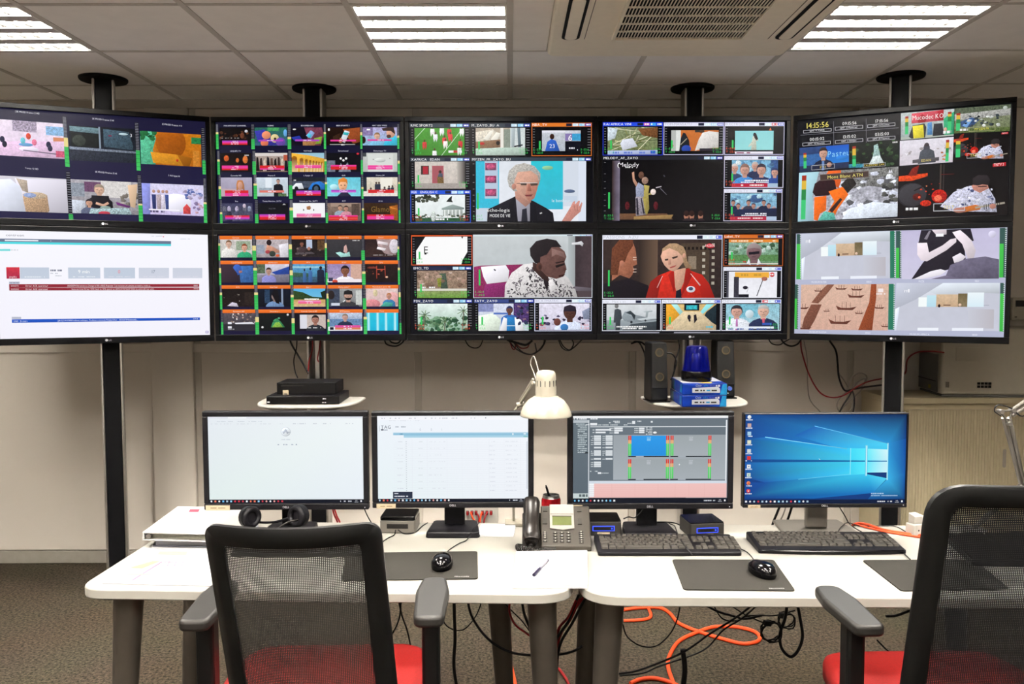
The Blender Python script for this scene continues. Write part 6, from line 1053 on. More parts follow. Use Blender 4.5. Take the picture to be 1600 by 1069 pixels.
def chair(label, loc, rz, zt_, hwb, hwt, yb, lean, rad, band, mmesh, seatz=.58, armz=.80, zb_=.64, curv=.035, armx=.262, pad=.27, roll=0., lumbar=False, bx=0.):
    t = thing('office_chair', label, 'chair', (loc[0], loc[1], 0), rz, 'mesh backed office chairs')
    def surf(x, z):
        f = (z-zb_)/(zt_-zb_); hw = hwb+(hwt-hwb)*f
        return Vector((x+bx+roll*(z-zb_), yb-lean*f-curv*(1-(x/max(hw, .01))**2), z))
    def loop(ins):
        pts = [(-hwb+ins, zb_+ins), (hwb-ins, zb_+ins), (hwt-ins, zt_-ins), (-hwt+ins, zt_-ins)]
        dense = []
        for a, b_ in zip(pts, pts[1:]+pts[:1]):
            for k in range(10): dense.append((a[0]+(b_[0]-a[0])*k/10, a[1]+(b_[1]-a[1])*k/10))
        r = max(rad-ins, .012)
        base = round_poly(pts, r, 8); out = []
        for i in range(len(base)):
            a, b_ = base[i], base[(i+1) % len(base)]; n_ = 8 if math.hypot(a[0]-b_[0], a[1]-b_[1]) > .08 else 1
            for k in range(n_): out.append((a[0]+(b_[0]-a[0])*k/n_, a[1]+(b_[1]-a[1])*k/n_))
        return out
    Lo, Li = loop(0), loop(band); n_ = len(Lo); b_ = MB(); th = Vector((0, .014, 0))
    assert len(Li) == n_
    rings = []
    for i in range(n_):
        o_, q_ = surf(*Lo[i]), surf(*Li[i]); mid = (o_+q_)/2
        rings.append([o_+th*.5, mid+th*1.1, q_+th*.5, q_-th*.5, mid-th*1.1, o_-th*.5])
    rings.append(rings[0])
    b_.loops([list(r) for r in rings], False, False)
    b_.build('back_frame', m_cblk, t, smooth=60)
    g = MB(); nu, nv = 18, 18
    for j in range(nv+1):
        z = zb_+.02+(zt_-zb_-.04)*j/nv; hw = hwb+(hwt-hwb)*(z-zb_)/(zt_-zb_)-.018
        for i in range(nu+1): g.v.append(surf(-hw+2*hw*i/nu, z))
    for j in range(nv):
        for i in range(nu): k = j*(nu+1)+i; g.f.append((k, k+1, k+nu+2, k+nu+1))
    g.build('back_mesh', mmesh, t, smooth=60)
    if lumbar:
        lb = MB(); zz = zb_+.2
        lb.loops([[surf(-hwb+.02+2*(hwb-.02)*i/12, zz+dz)+Vector((0, dy, 0)) for dz, dy in ((-.02, .012), (.02, .012), (.02, .022), (-.02, .022))] for i in range(13)]); lb.build('lumbar_bar', m_cblk, t, smooth=60)
    # stem from the mechanism up to the back
    MB().loops([[(dx, y_+dy, z_) for dx, dy in ((-.035, -.012), (.035, -.012), (.035, .012), (-.035, .012))] for y_, z_ in ((-.02, seatz-.11), (-.16, seatz-.11), (yb-curv-.008, seatz-.04), (yb-curv-.012, zb_+.03))]).build('back_stem', m_cblk, t, bevel=.004)
    S = round_poly([(-.245, -.2), (.245, -.2), (.255, .1), (.225, .25), (-.225, .25), (-.255, .1)], [.08, .08, .1, .07, .07, .1], 6)
    S2 = [(x*.96, y*.96+.002) for x, y in S]
    sb = MB(); sb.loops([[(x*.9, y*.9, seatz-.07) for x, y in S], [(x, y, seatz-.05) for x, y in S], [(x, y, seatz-.018) for x, y in S], [(x*.985, y*.985, seatz-.006) for x, y in S], [(x*.93, y*.93, seatz+.003) for x, y in S], [(x*.55, y*.55, seatz-.004) for x, y in S]])
    sb.build('seat_cushion', m_red, t, smooth=70)
    MB().prism([(x*.88, y*.88) for x, y in S], seatz-.10, seatz-.068).build('seat_pan', m_cblk, t, bevel=.006)
    for sx in (-1, 1):
        x = sx*armx
        P_ = round_poly([(x-.034, -pad/2), (x+.034, -pad/2), (x+.041, pad*.15), (x+.03, pad/2), (x-.03, pad/2), (x-.041, pad*.15)], [.022, .022, .05, .028, .028, .05], 5)
        MB().prism([(a, c) for a, c in P_], armz-.027, armz).build('armrest_pad', m_arm, t, bevel=.008, seg=3, smooth=50)
        MB().box(x-.021, x+.021, -.06, -.01, seatz-.09, armz-.026).build('armrest_post', m_cblk, t, bevel=.008)
        MB().box(min(x, sx*.16), max(x, sx*.16), -.055, -.015, seatz-.115, seatz-.09).build('armrest_bracket', m_cblk, t, bevel=.004)
    MB().box(-.09, .09, -.12, .1, seatz-.14, seatz-.1).build('tilt_mechanism', m_cblk, t, bevel=.008)
    MB().cyl((0, 0, .11), (0, 0, seatz-.13), .025, n=16).build('gas_column', m_cblk, t, smooth=50)
    for k in range(5):
        a = k*2*math.pi/5+.3; e_ = Vector((math.cos(a), math.sin(a), 0)); sd = Vector((-e_.y, e_.x, 0))
        L = [[e_*r+sd*w_+Vector((0, 0, z0)), e_*r-sd*w_+Vector((0, 0, z0)), e_*r-sd*w_+Vector((0, 0, z1)), e_*r+sd*w_+Vector((0, 0, z1))] for r, w_, z0, z1 in ((.02, .028, .075, .12), (.3, .016, .065, .085))]
        MB().loops(L).build('base_arm', m_cblk, t, bevel=.004)
        c = e_*.29; MB().cyl(c+sd*.022+Vector((0, 0, .032)), c-sd*.022+Vector((0, 0, .032)), .031, n=18).build('castor', m_cblk, t, smooth=50)
    return t
chair('office chair with red seat and grey mesh back at the left desk', (-.452, 1.975), math.radians(2), 1.064, .176, .178, -.22, .07, .035, .041, m_mesh1, roll=-.07, bx=.028, curv=.05)
chair('office chair with red seat and black mesh back at the right edge', (1.047, 1.925), math.radians(1), 1.15, .243, .225, -.21, .075, .075, .042, m_mesh2, curv=.03, zb_=.62, armx=.262, pad=.26, lumbar=False)
# ------------------------------------------------------------------ desk monitors
m_btn0 = mat('sticker_ink', '9a8468', .7)
def monitor(label, picf, u0, v0, u1, v1, Y, bz, silver=False, sticker=None, logo='DELL', tilt=0.):
    a = at(u0, v0, Y); c = at(u1, v1, Y); w_ = c.x-a.x; z1 = at((u0+u1)/2, v0, Y).z; z0 = at((u0+u1)/2, v1, Y).z; h_ = z1-z0
    t = thing('desk_monitor', label, 'monitor', ((a.x+c.x)/2, Y, DZ), 0, 'monitors on the desks')
    zc = (z0+z1)/2-DZ; x0, x1 = -w_/2, w_/2; bl, bt, bb = bz
    f = MB(); f.box(x0, x1, 0, .03, zc+h_/2-bt, zc+h_/2).box(x0, x1, 0, .03, zc-h_/2, zc-h_/2+bb).box(x0, x0+bl, 0, .03, zc-h_/2+bb, zc+h_/2-bt).box(x1-bl, x1, 0, .03, zc-h_/2+bb, zc+h_/2-bt)
    f.build('bezel', m_blk, t, bevel=.003)
    MB().box(x0+.003, x1-.003, .008, .04, zc-h_/2+.003, zc+h_/2-.003).box(-.14, .14, .035, .065, zc-.1, zc+.1).build('back_shell', m_blk if not silver else m_silver, t, bevel=.008)
    picf(w_-2*bl, h_-bt-bb).build(t, (0, .007, zc+(bb-bt)/2))
    if logo: text_mesh(logo, .0065, m_logo, 'logo', t, (0, -.0006, zc-h_/2+bb*.3))
    if silver:
        MB().box(-.036, .036, .066, .09, .012, zc+.05).build('stand_neck', m_silver, t, bevel=.006)
        MB().prism(round_poly([(-.128, -.004), (.128, -.004), (.112, .18), (-.112, .18)], .012, 4), 0, .01).build('stand_base', m_silver, t, bevel=.004)
    else:
        MB().box(-.034, .034, .066, .09, .012, zc+.05).build('stand_neck', m_blk, t, bevel=.005)
        B = round_poly([(-.09, -.03), (.09, -.03), (.076, .12), (-.076, .12)], .014, 4)
        MB().prism(B, 0, .02, [(x*.96, y*.96+.002) for x, y in B]).build('stand_base', m_blk, t, bevel=.004)
    if sticker:
        sx, sw = sticker; s_ = MB().box(x0+sx, x0+sx+sw, -.0012, -.0004, zc-h_/2-.001, zc-h_/2+bb*.75).build('sticker', m_label, t)
        for fx, fw in ((.2, .25), (.52, .3)): MB().box(x0+sx+sw*fx, x0+sx+sw*(fx+fw), -.0016, -.0012, zc-h_/2+bb*.28, zc-h_/2+bb*.42).build('sticker_print', m_btn0, t)
    MB().cyl((x1-.012, -.0004, zc-h_/2+.008), (x1-.012, -.0012, zc-h_/2+.008), .0018, n=8).build('power_button', m_logo, t)
    return t
monitor('black monitor with a nearly blank white page behind the left chair', pic_blank, 315, 643, 576, 797, 2.69, (.0165, .0175, .021), sticker=(.006, .078))
monitor('black monitor with a pale blue table next to the lamp', pic_table, 580, 643.5, 834, 794, 2.70, (.018, .0135, .0195), sticker=(.014, .062))
monitor('black monitor with a grey application and one blue tile', pic_app, 887, 643.5, 1145.5, 796, 2.68, (.018, .0135, .020), sticker=(.012, .036), logo='DELL')
monitor('thin-bezelled monitor with a blue desktop of light beams', pic_wall, 1163, 646, 1417, 793.5, 2.67, (.005, .004, .0125), silver=True, sticker=(.016, .04))
# ------------------------------------------------------------------ keyboards
def keyboard(label, loc, rz, w_=.44, d_=.148, palm=0.):
    t = thing('keyboard', label, 'keyboard', loc, rz, 'keyboards on the desks')
    B = round_poly([(-w_/2, -d_/2), (w_/2, -d_/2), (w_/2, d_/2), (-w_/2, d_/2)], .009, 4)
    h0, h1 = .012, .025
    m_ = MB(); n_ = len(B)
    hz = lambda y: h0+(h1-h0)*(y+d_/2)/d_
    m_.loops([[(x, y, 0) for x, y in B], [(x, y, hz(y)) for x, y in B]]); m_.build('case', m_blk, t, bevel=.003)
    sl = math.atan2(h1-h0, d_); top = d_/2-.010; p = .0188
    meshes = {}
    def key(x, y, kw, kh=1.):
        k = (round(kw, 2), round(kh, 2))
        if k not in meshes:
            a, c = kw*p/2-.0011, kh*p/2-.0012; meshes[k] = MB().hexa([(-a, -c, 0), (a, -c, 0), (a, c, 0), (-a, c, 0), (-a+.0018, -c+.002, .006), (a-.0018, -c+.002, .006), (a-.0018, c-.001, .006), (-a+.0018, c-.001, .006)]).mesh('key', m_key)
        share('key', meshes[k], t, (x, y, hz(y)-.0005), (sl, 0, 0))
    x_l = -w_/2+.012; rows_y = [top-.008]+[top-.008-.022-p*i for i in range(5)]
    for i in range(16):
        if i in (1,): continue
        key(x_l+p*(i+.5)*.93+(.004 if i > 1 else 0), rows_y[0], .86, .75)
    lay = [[1]*13+[2], [1.5]+[1]*12+[1.5], [1.75]+[1]*11+[2.25], [1.25]+[1]*11+[2.75], [1.25, 1.25, 1.25, 6.25, 1.25, 1.25, 1.25, 1.25]]
    for r, row in enumerate(lay):
        x = x_l
        for kw in row: key(x+kw*p/2, rows_y[r+1], kw); x += kw*p
    xn = x_l+15*p+.006
    for i in range(3):
        key(xn+p*(i+.5), rows_y[1], 1); key(xn+p*(i+.5), rows_y[2], 1); key(xn+p*(i+.5), rows_y[5], 1)
    key(xn+p*1.5, rows_y[4], 1)
    xp = xn+3*p+.006
    for r in range(1, 6):
        for i in range(4):
            if r == 5 and i in (0, 1):
                if i == 0: key(xp+p, rows_y[5], 2)
                continue
            key(xp+p*(i+.5), rows_y[r], 1)
    if palm:
        Pm = [(-w_/2+.004, -d_/2+.004)]+[(-w_/2+.01+(w_-.02)*k/14, -d_/2-palm*math.sin(math.pi*k/14)**.6) for k in range(15)]+[(w_/2-.004, -d_/2+.004)]
        MB().prism(Pm, .001, .0125).build('front_lip', m_blk_gloss, t, bevel=.003, smooth=40)
    return t
kb = keyboard('dark keyboard between the phone and the middle mouse', (atz(1041, 859, DZ).x, 2.555, DZ), math.radians(-.5), .432, .15)
kw2 = keyboard('wide black keyboard under the blue desktop monitor', (atz(1291, 857, DZ).x, 2.575, DZ), math.radians(-1.2), .445, .155, palm=.012)
dup(kb, (-.626, 2.555, DZ), math.radians(-1), 'dark keyboard mostly hidden behind the left chair back')
# ------------------------------------------------------------------ mouse mats
def mat_pad(label, px, txt=True):
    w4 = [atz(u, v, DZ) for u, v in px]; cx_ = sum(p.x for p in w4)/4; cy_ = sum(p.y for p in w4)/4
    t = thing('mouse_mat', label, 'mouse mat', (cx_, cy_, DZ), 0, 'dark mouse mats')
    MB().prism(round_poly([(p.x-cx_, p.y-cy_) for p in w4], .012, 4), .0003, .004).build('pad', m_pad, t, bevel=.001)
    if txt: text_mesh('FELLOWES', .0055, m_logo, 'print', t, (w4[2].x-cx_-.045, w4[2].y-cy_+.012, .0044), (math.radians(-90), 0, 0)) 
    return t
mat_pad('dark mouse mat beside the left chair', [(541, 866), (746, 863), (747, 906), (533, 909)])
mat_pad('dark mouse mat in front of the dark keyboard beside the phone', [(1050, 876), (1209, 876.5), (1243, 925), (1068, 923)])
mat_pad('dark mouse mat partly behind the right chair back', [(1347, 877), (1522, 876), (1578, 922), (1408, 925)], False)
def mouse(label, u, v, rz):
    c = atz(u, v, DZ+.006); t = thing('mouse', label, 'mouse', (c.x, c.y, DZ+.0045), rz, 'black glossy mice')
    L = []
    for k, (f, zz) in enumerate(((.93, 0), (1., .006), (1., .013), (.96, .02), (.86, .027), (.68, .033), (.42, .0365), (.15, .038))):
        L.append([(.031*f*math.cos(a)*(1-.08*math.sin(a)), .056*f*math.sin(a)-.006*(1-f), zz*(1-.12*math.sin(a)*f)) for a in [2*math.pi*i/24 for i in range(24)]])
    MB().loops(L).build('body', m_blk_gloss, t, smooth=70)
    MB().cyl((-.0035, .03, .0265), (.0035, .03, .0265), .006, n=14).build('wheel', m_grey_dk, t, smooth=40)
    return t
mouse('black mouse on the mat beside the left chair', 691, 884, math.radians(-2))
mouse('black mouse on the mat in front of the dark keyboard', 1190, 896, math.radians(14))
# ------------------------------------------------------------------ small computers
m_glow = mat('blue_port_light', '2038c8', .4, emit='2848ff', estr=1.6)
def minipc(label, u, v, silver, rz=0., w_=.117):
    c = atz(u, v, DZ); t = thing('mini_computer', label, 'computer', (c.x, c.y+.056, DZ), rz, 'small computers between the monitors')
    hgt = .05; q = round_poly([(-w_/2, -.056), (w_/2, -.056), (w_/2, .056), (-w_/2, .056)], .008, 4)
    MB().prism(q, .002, hgt-.008 if silver else hgt-.003).build('body', m_silver if silver else m_grey_dk, t, bevel=.002)
    MB().prism([(x*.985, y*.985) for x, y in q], hgt-(.0078 if silver else .0028), hgt+(.006 if silver else 0)).build('lid', m_blk_gloss, t, bevel=.003)
    if silver:
        MB().box(-.035, .035, -.0572, -.0558, .017, .032).build('port_slot', m_dark, t)
    else:
        MB().box(-.036, .036, -.0568, -.0558, .017, .034).build('port_panel', m_glow, t, bevel=.0005)
        MB().box(-.033, .033, -.0576, -.0566, .0195, .0315).build('port_recess', m_dark, t)
        for x in (-.008, .006): MB().box(x-.005, x+.005, -.058, -.0574, .022, .029).build('port', m_blk, t)
        MB().cyl((.027, -.0574, .0255), (.027, -.058, .0255), .0028, n=10).build('power_button', m_glow, t)
        MB().box(-.02, .02, -.0568, -.0558, .0025, .013).build('sticker', m_label, t)
    return t
minipc('silver small computer with black top beside the black monitor stand', 622, 834, True, math.radians(-2))
minipc('dark small computer with blue lit front next to the desk phone', 943, 838, False, 0)
minipc('dark small computer with blue lit front under the grey application monitor', 1102, 841, False, math.radians(7), .115)
# ------------------------------------------------------------------ desk phone
m_ph = mat('phone_grey', '4a453e', .42, var=.05); m_phd = mat('phone_dark', '231f1c', .3, var=.08); m_phs = mat('phone_silver', 'b4aea6', .4, var=.02)
m_lcd = mat('phone_lcd', '6f7848', .25, var=.05, scale=60); m_btn = mat('phone_button', '403c37', .5); m_btnp = mat('phone_button_print', 'd9d4ca', .6)
c = atz(870, 862, DZ); t = thing('desk_phone', 'grey desk phone with a green display and handset on the left', 'phone', (c.x, c.y, DZ), math.radians(-1.5))
pw = .213; tl = math.radians(42)       # sloping front face
D_, H_ = .118, .094
MB().loops([[(x, 0, 0), (x, 0, .016), (x, D_, .016+H_), (x, D_+.02, .012+H_), (x, D_+.03, 0)] for x in (-pw/2+.058, pw/2)]).build('body', m_ph, t, bevel=.004)
MB().loops([[(x, 0, 0), (x, 0, .012), (x, D_, .006+H_*.9), (x, D_+.03, 0)] for x in (-pw/2, -pw/2+.06)]).build('cradle', m_phd, t, bevel=.004)
ang = math.atan2(H_, D_); Lf = math.hypot(H_, D_)
fr = bpy.data.objects.new('front_panel', None)
def face_part(name, x0, x1, s0, s1, th, m, bevel=.001):
    """piece lying on the sloping face; s runs up the slope"""
    o_ = MB().box(x0, x1, s0, s1, 0, th).build(name, m, t, (0, 0, .016), (ang, 0, 0), bevel=bevel); return o_
xl = -pw/2+.058
pan = round_poly([(-.022, .062), (.0, .057), (.022, .058), (.055, .062), (.055, Lf-.002), (-.022, Lf-.002)], 0)
MB().prism([(-.020, .064), (.014, .059), (.02, .0575), (.026, .059), (.056, .064), (.056, Lf+.004), (-.020, Lf+.004)], .0003, .005).build('display_panel', m_phs, t, (0, 0, .016), (ang, 0, 0), bevel=.001)
MB().prism([(-.012, .075), (.048, .075), (.048, .107), (-.012, .107)], .005, .0058).build('display', m_lcd, t, (0, 0, .016), (ang, 0, 0))
face_part('display_frame', -.0125, .0485, .107, .110, .0062, m_phd, 0)
face_part('panel_line', -.018, .054, .117, .1182, .0056, m_btn, 0)
bm_ = MB().box(-.0065, .0065, -.0028, .0028, 0, .003).mesh('button', m_btn); bm2 = MB().box(-.0018, .0022, -.0014, .0014, .003, .0034).mesh('button_print', m_btnp)
for r in range(4):
    for c_ in range(3):
        x, s_ = -.004+c_*.0205, .018+r*.0105; o_ = share('button', bm_, t, (x, s_*math.cos(ang), .016+s_*math.sin(ang)), (ang, 0, 0)); share('button_print', bm2, o_, (0, 0, 0))
for x, ss in ((-.036, (.018, .03, .0365, .043, .05)), (.076, (.014, .022, .03, .0375, .045, .053)), (-.035, (.084, .089, .094, .099)), (.074, (.084, .089, .094, .099)), (-.034, (.132, .137, .142)), (.074, (.132, .137, .142))):
    for s_ in ss: o_ = share('button', bm_, t, (x, s_*math.cos(ang), .0162+s_*math.sin(ang)), (ang, 0, 0)); share('button_print', bm2, o_, (0, 0, 0)) if s_ < .06 else None
hs_ = MB(); L = []
for k in range(13):
    f = k/12; s_ = .004+f*(Lf+.004); bulge = .034-.016*math.sin(math.pi*f)**.8
    cy_, cz_ = s_*math.cos(ang), .016+s_*math.sin(ang); nx = Vector((0, -math.sin(ang), math.cos(ang))); wd = .0245+.004*abs(2*f-1)**2
    if k in (0, 12): wd *= .8; bulge *= .8
    ctr = Vector((-pw/2+.029, cy_, cz_))+nx*bulge
    L.append([ctr+Vector((wd*math.cos(a), 0, 0))+nx*(.015*math.sin(a)) for a in [2*math.pi*i/16 for i in range(16)]])
hs_.loops(L).build('handset', m_phd, t, smooth=60)
for s_ in (.02, Lf-.02):
    cc = Vector((-pw/2+.029, s_*math.cos(ang), .016+s_*math.sin(ang))); nx = Vector((0, -math.sin(ang), math.cos(ang)))
    MB().cyl(cc+nx*-.004, cc+nx*.03, .02, n=18).build('ear_cup', m_phd, t, smooth=50)
def coil(pts, r, R, turns):
    base = catmull(pts, 10); out = []; n_ = turns*9
    for i in range(n_+1):
        f = i/n_*(len(base)-1); k = min(int(f), len(base)-2); p_ = base[k].lerp(base[k+1], f-k); tg = (base[k+1]-base[k]).normalized(); u_ = tg.cross(Vector((0, 0, 1))).normalized(); v_ = tg.cross(u_); a = 2*math.pi*i/9
        out.append(p_+R*(math.cos(a)*u_+math.sin(a)*v_))
    return MB().tube(out, r, 6)
coil([(-pw/2+.03, .01, .028), (-.085, -.018, .012), (-.115, -.012, .010), (-.12, .02, .011), (-.1, -.004, .014), (-.07, -.022, .011), (-.04, -.018, .011), (-.02, -.014, .01), (-.005, -.01, .01)], .0016, .0062, 46).build('coiled_cord', m_phd, t, smooth=60)
# ------------------------------------------------------------------ can with a pen, pads and papers
c = atz(861, 826, DZ); cz_ = DZ
m_can = mat('can_red', 'd0202a', .25, metal=.4, var=.35, scale=60)
t = thing('drink_can', 'red drink can used as a pen holder behind the phone', 'can', (c.x, c.y, DZ))
MB().lathe([(.024, 0), (.0325, .006), (.0325, .098), (.030, .106)], (0, 0, 0), 28, True).build('wall', m_can, t, smooth=50)
MB().lathe([(.030, .106), (.0275, .112), (.0275, .115), (.026, .115), (.0255, .108)], (0, 0, 0), 28, False).build('rim', m_alu, t, smooth=50)
MB().lathe([(.0255, .1065), (.0255, .108)], (0, 0, 0), 28).build('opening', m_dark, t)
t2 = thing('pen', 'black pen sticking out of the red can', 'pen', (c.x, c.y, DZ+.1087))
MB().cyl((-.006, 0, 0), (-.016, -.004, .034), .0042, .0036, n=10).build('barrel', m_blk, t2, smooth=50); MB().cyl((-.016, -.004, .034), (-.0175, -.0045, .04), .003, .002, n=10).build('tip', m_blk, t2, smooth=50)
def sheet(name, label, cat, px, z, th, m, n=1, rad=0, group=None, jitter=.0):
    w4 = [atz(u, v, z) for u, v in px]; cx_ = sum(p.x for p in w4)/4; cy_ = sum(p.y for p in w4)/4
    t = thing(name, label, cat, (cx_, cy_, z), 0, group)
    for k in range(n):
        dx, dy = (random.uniform(-jitter, jitter), random.uniform(-jitter, jitter)) if k else (0, 0)
        q = [(p.x-cx_+dx, p.y-cy_+dy) for p in w4]; MB().prism(round_poly(q, rad, 3) if rad else q, .0004+th*k/n, .0002+th*(k+1)/n).build('sheet', m, t)
    return t, w4, cx_, cy_
sheet('notepad', 'white notepad lying in front of the phone with a pen on it', 'notepad', [(807, 867.5), (917, 866), (918, 920), (800, 920)], DZ, .012, m_paper, 5, jitter=.0008)
m_pclr = mat('pen_clear', 'b8b4c0', .15, var=.05); m_pdk = mat('pen_dark', '2a2440', .3)
a, b_ = atz(834, 899, DZ+.016), atz(856, 876, DZ+.016); t = thing('pen', 'ballpoint pen lying on the white notepad', 'pen', a)
d = b_-a; MB().cyl((0, 0, .001), d*.4+Vector((0, 0, .001)), .0048, n=10).build('cap', m_pdk, t, smooth=50); MB().cyl(d*.36+Vector((0, 0, .001)), d*.95+Vector((0, 0, .001)), .0036, n=8).build('barrel', m_pclr, t, smooth=50); MB().cyl(d*.95+Vector((0, 0, .001)), d+Vector((0, 0, .001)), .0038, n=8).build('end_plug', m_pdk, t, smooth=50)
sheet('paper_stack', 'small white paper stack lying behind the left mouse cable', 'papers', [(752, 822), (806, 822), (802, 839.5), (744, 838.5)], DZ, .006, m_paper, 3, jitter=.001)
# highlighted plan sheet on the left end of the desk
mp = bpy.data.materials.new('plan_print'); mp.use_nodes = True; nt = mp.node_tree; bs = nt.nodes['Principled BSDF']; at_ = nt.nodes.new('ShaderNodeAttribute'); at_.attribute_name = 'Col'; nt.links.new(at_.outputs['Color'], bs.inputs['Base Color']); bs.inputs['Roughness'].default_value = .7
sh, w4, cx_, cy_ = sheet('plan_sheet', 'white plan sheets with pink and yellow highlighter marks at the left desk end', 'papers', [(222, 857), (330, 858), (330, 917), (160, 913)], DZ, .0025, m_plan, 2)
pr = Pic((0, 0, 100, 100), 1, 1); pt = pr.tile(0, 0, 100, 100)
for k in range(6): pt.dash(.12, .15+k*.1, .6, .02, 'c8ccdc', k, .7)
pt.p([(.1, .6), (.3, .4), (.4, .4), (.25, .62)], 'f0ecb0'); pt.l(.25, .92, .42, .42, .03, 'ee9cc8', 1.2); pt.r(.42, .4, .7, .43, 'f4c4d8'); pt.r(.4, .5, .72, .53, 'f4c8dc'); pt.r(.3, .12, .68, .22, 'eef0dc'); pt.r(.08, .75, .4, .78, 'e8e0c0')
for x in (.5, .58, .66): pt.r(x, .4, x+.015, .53, 'f0b8d4')
me = bpy.data.meshes.new('print'); V = []
for (x, y, z) in pr.v:
    u, v = x+.5, .5-z; p_ = (w4[0]*(1-u)*(1-v)+w4[1]*u*(1-v)+w4[2]*u*v+w4[3]*(1-u)*v); V.append((p_.x-cx_, p_.y-cy_, .0029-y))
me.from_pydata(V, [], pr.f); me.materials.append(mp); at2 = me.attributes.new('Col', 'FLOAT_COLOR', 'POINT'); at2.data.foreach_set('color', [q for c_ in pr.c for q in (c_[0]*.2, c_[1]*.2, c_[2]*.2, 1.)])
o = bpy.data.objects.new('print', me); C.objects.link(o); o.parent = sh
# binders
m_bind = mat('binder_white', 'ece9e4', .4, var=.02); m_bgrey = mat('folder_grey', '9b9aa6', .5, var=.05); m_pages = mat('binder_pages', 'c9c5b2', .8, var=.1, scale=150)
def world_box(t, name, w4, z0, z1, m, bevel=.001):
    o_ = t.location; return MB().prism([(p.x-o_.x, p.y-o_.y) for p in w4], z0-o_.z, z1-o_.z).build(name, m, t, bevel=bevel)
A = [atz(u, v, DZ) for u, v in ((282, 812), (405, 814), (400, 857), (238, 855))]
t = thing('document_tray', 'grey folder lying flat under the white ring binder', 'folder', (A[3].x, A[3].y, DZ)); world_box(t, 'cover', A, DZ+.0005, DZ+.004, m_bgrey); world_box(t, 'cover', A, DZ+.019, DZ+.023, m_bgrey, .002)
B2 = [A[0].lerp(A[2], .03), A[1].lerp(A[3], .03), A[2].lerp(A[0], .03), A[3].lerp(A[1], .03)]; world_box(t, 'pages', B2, DZ+.004, DZ+.019, m_paper)
zb2 = DZ+.0235; A = [atz(u, v, zb2+.026) for u, v in ((278, 791), (388, 793), (372, 836), (222, 832))]
t = thing('ring_binder', 'white ring binder with a red label on the left desk end', 'binder', (A[3].x, A[3].y, zb2))
world_box(t, 'cover', A, zb2, zb2+.003, m_bind); world_box(t, 'cover', A, zb2+.023, zb2+.026, m_bind)
B2 = [A[0].lerp(A[2], .04), A[1].lerp(A[3], .04), A[2].lerp(A[0], .05), A[3].lerp(A[1], .06)]; world_box(t, 'pages', B2, zb2+.0035, zb2+.017, m_pages)
sp = [A[0], A[0].lerp(A[1], .02), A[3].lerp(A[2], .02), A[3]]; world_box(t, 'spine', sp, zb2+.003, zb2+.023, m_bind)
rc = A[3].lerp(A[2], .06)-t.location; MB().cyl((rc.x, rc.y+.004, .013), (rc.x, rc.y+.010, .013), .008, n=14).build('ring_mechanism', m_alu, t, smooth=40)
lb = [atz(u, v, zb2+.0262) for u, v in ((297, 796), (312, 796), (310, 800), (295, 800))]; world_box(t, 'label', lb, zb2+.0262, zb2+.0265, mat('binder_label_red', 'b04a64', .6), 0)
# ------------------------------------------------------------------ headset by the left monitor stand
def world_tube(t, pts, r, m, name, n=10, smooth=60):
    return MB().tube([Vector(p)-t.location for p in pts], r, n).build(name, m, t, smooth=smooth)
c0_ = atz(391, 822, DZ); t = thing('headset', 'black headset with round ear cushions behind the left chair', 'headset', (c0_.x, c0_.y, DZ))
def cup(u, v, Y, ax_):
    c_ = at(u, v, Y)-t.location; ax_ = Vector(ax_).normalized(); b_ = MB(); L = []
    U = ax_.orthogonal().normalized(); W_ = ax_.cross(U)
    for f, d_ in ((.6, -.022), (.95, -.016), (1., -.004), (1., .004)): L.append([c_+ax_*d_+.034*f*(math.cos(a)*U+math.sin(a)*W_) for a in [2*math.pi*i/22 for i in range(22)]])
    b_.loops(L); b_.build('ear_cup', m_blk, t, smooth=50)
    ring = [c_+ax_*.008+.025*(math.cos(a)*U+math.sin(a)*W_) for a in [2*math.pi*i/20 for i in range(21)]]
    MB().tube(ring, .009, 8, False).build('ear_cushion', m_blk, t, smooth=60)
cup(391, 808, 2.60, (.75, -.6, .1)); cup(466, 806, 2.59, (-.5, -.8, .1))
world_tube(t, catmull([at(388, 804, 2.61), at(398, 815, 2.66), at(428, 816, 2.70), at(455, 808, 2.65), at(468, 800, 2.6)], 8), .004, m_blk, 'headband')
world_tube(t, catmull([at(466, 812, 2.585), at(450, 816, 2.56), at(434, 826, 2.55)], 6), .0022, m_grey_dk, 'microphone_boom')
# ------------------------------------------------------------------ lamps
def lamp_head(t, c, z0):
    o_ = t.location; cx_, cy_ = c.x-o_.x, c.y-o_.y; k = z0-o_.z
    pr = [(.080, 0), (.0805, .004), (.078, .014), (.070, .032), (.056, .050), (.040, .060), (.033, .064)]
    s_ = MB().lathe(pr, (cx_, cy_, k), 40, False).build('shade', m_lampw, t, smooth=60)
    so = s_.modifiers.new('thick', 'SOLIDIFY'); so.thickness = .0016; so.offset = -1
    MB().lathe([(.033, .0635), (.0325, .09), (.0315, .118), (.0295, .134), (.024, .141), (.01, .143)], (cx_, cy_, k), 32).build('neck', m_lampw, t, smooth=60)
    for i in range(14):
        a = 2*math.pi*i/14+.1; x, y = cx_+.0322*math.cos(a), cy_+.0322*math.sin(a)
        MB().box(-.0006, .0008, -.0012, .0012, 0, .018).build('vent_slot', m_dark, t, (x, y, k+.094), (0, 0, a))
    MB().sphere((cx_, cy_, k+.035), .022, .022, .028, 14, 8).build('bulb', m_white, t, smooth=60)
hc = at(853, 650, 2.60); b0 = Vector((hc.x-.10, 2.835, DZ))
t = thing('desk_lamp', 'cream desk lamp with a dome shade between two monitors', 'lamp', b0)
lamp_head(t, hc, hc.z)
j0 = at(833, 598, 2.655); j1 = at(813, 631, 2.775); j2 = at(801, 645, 2.79)
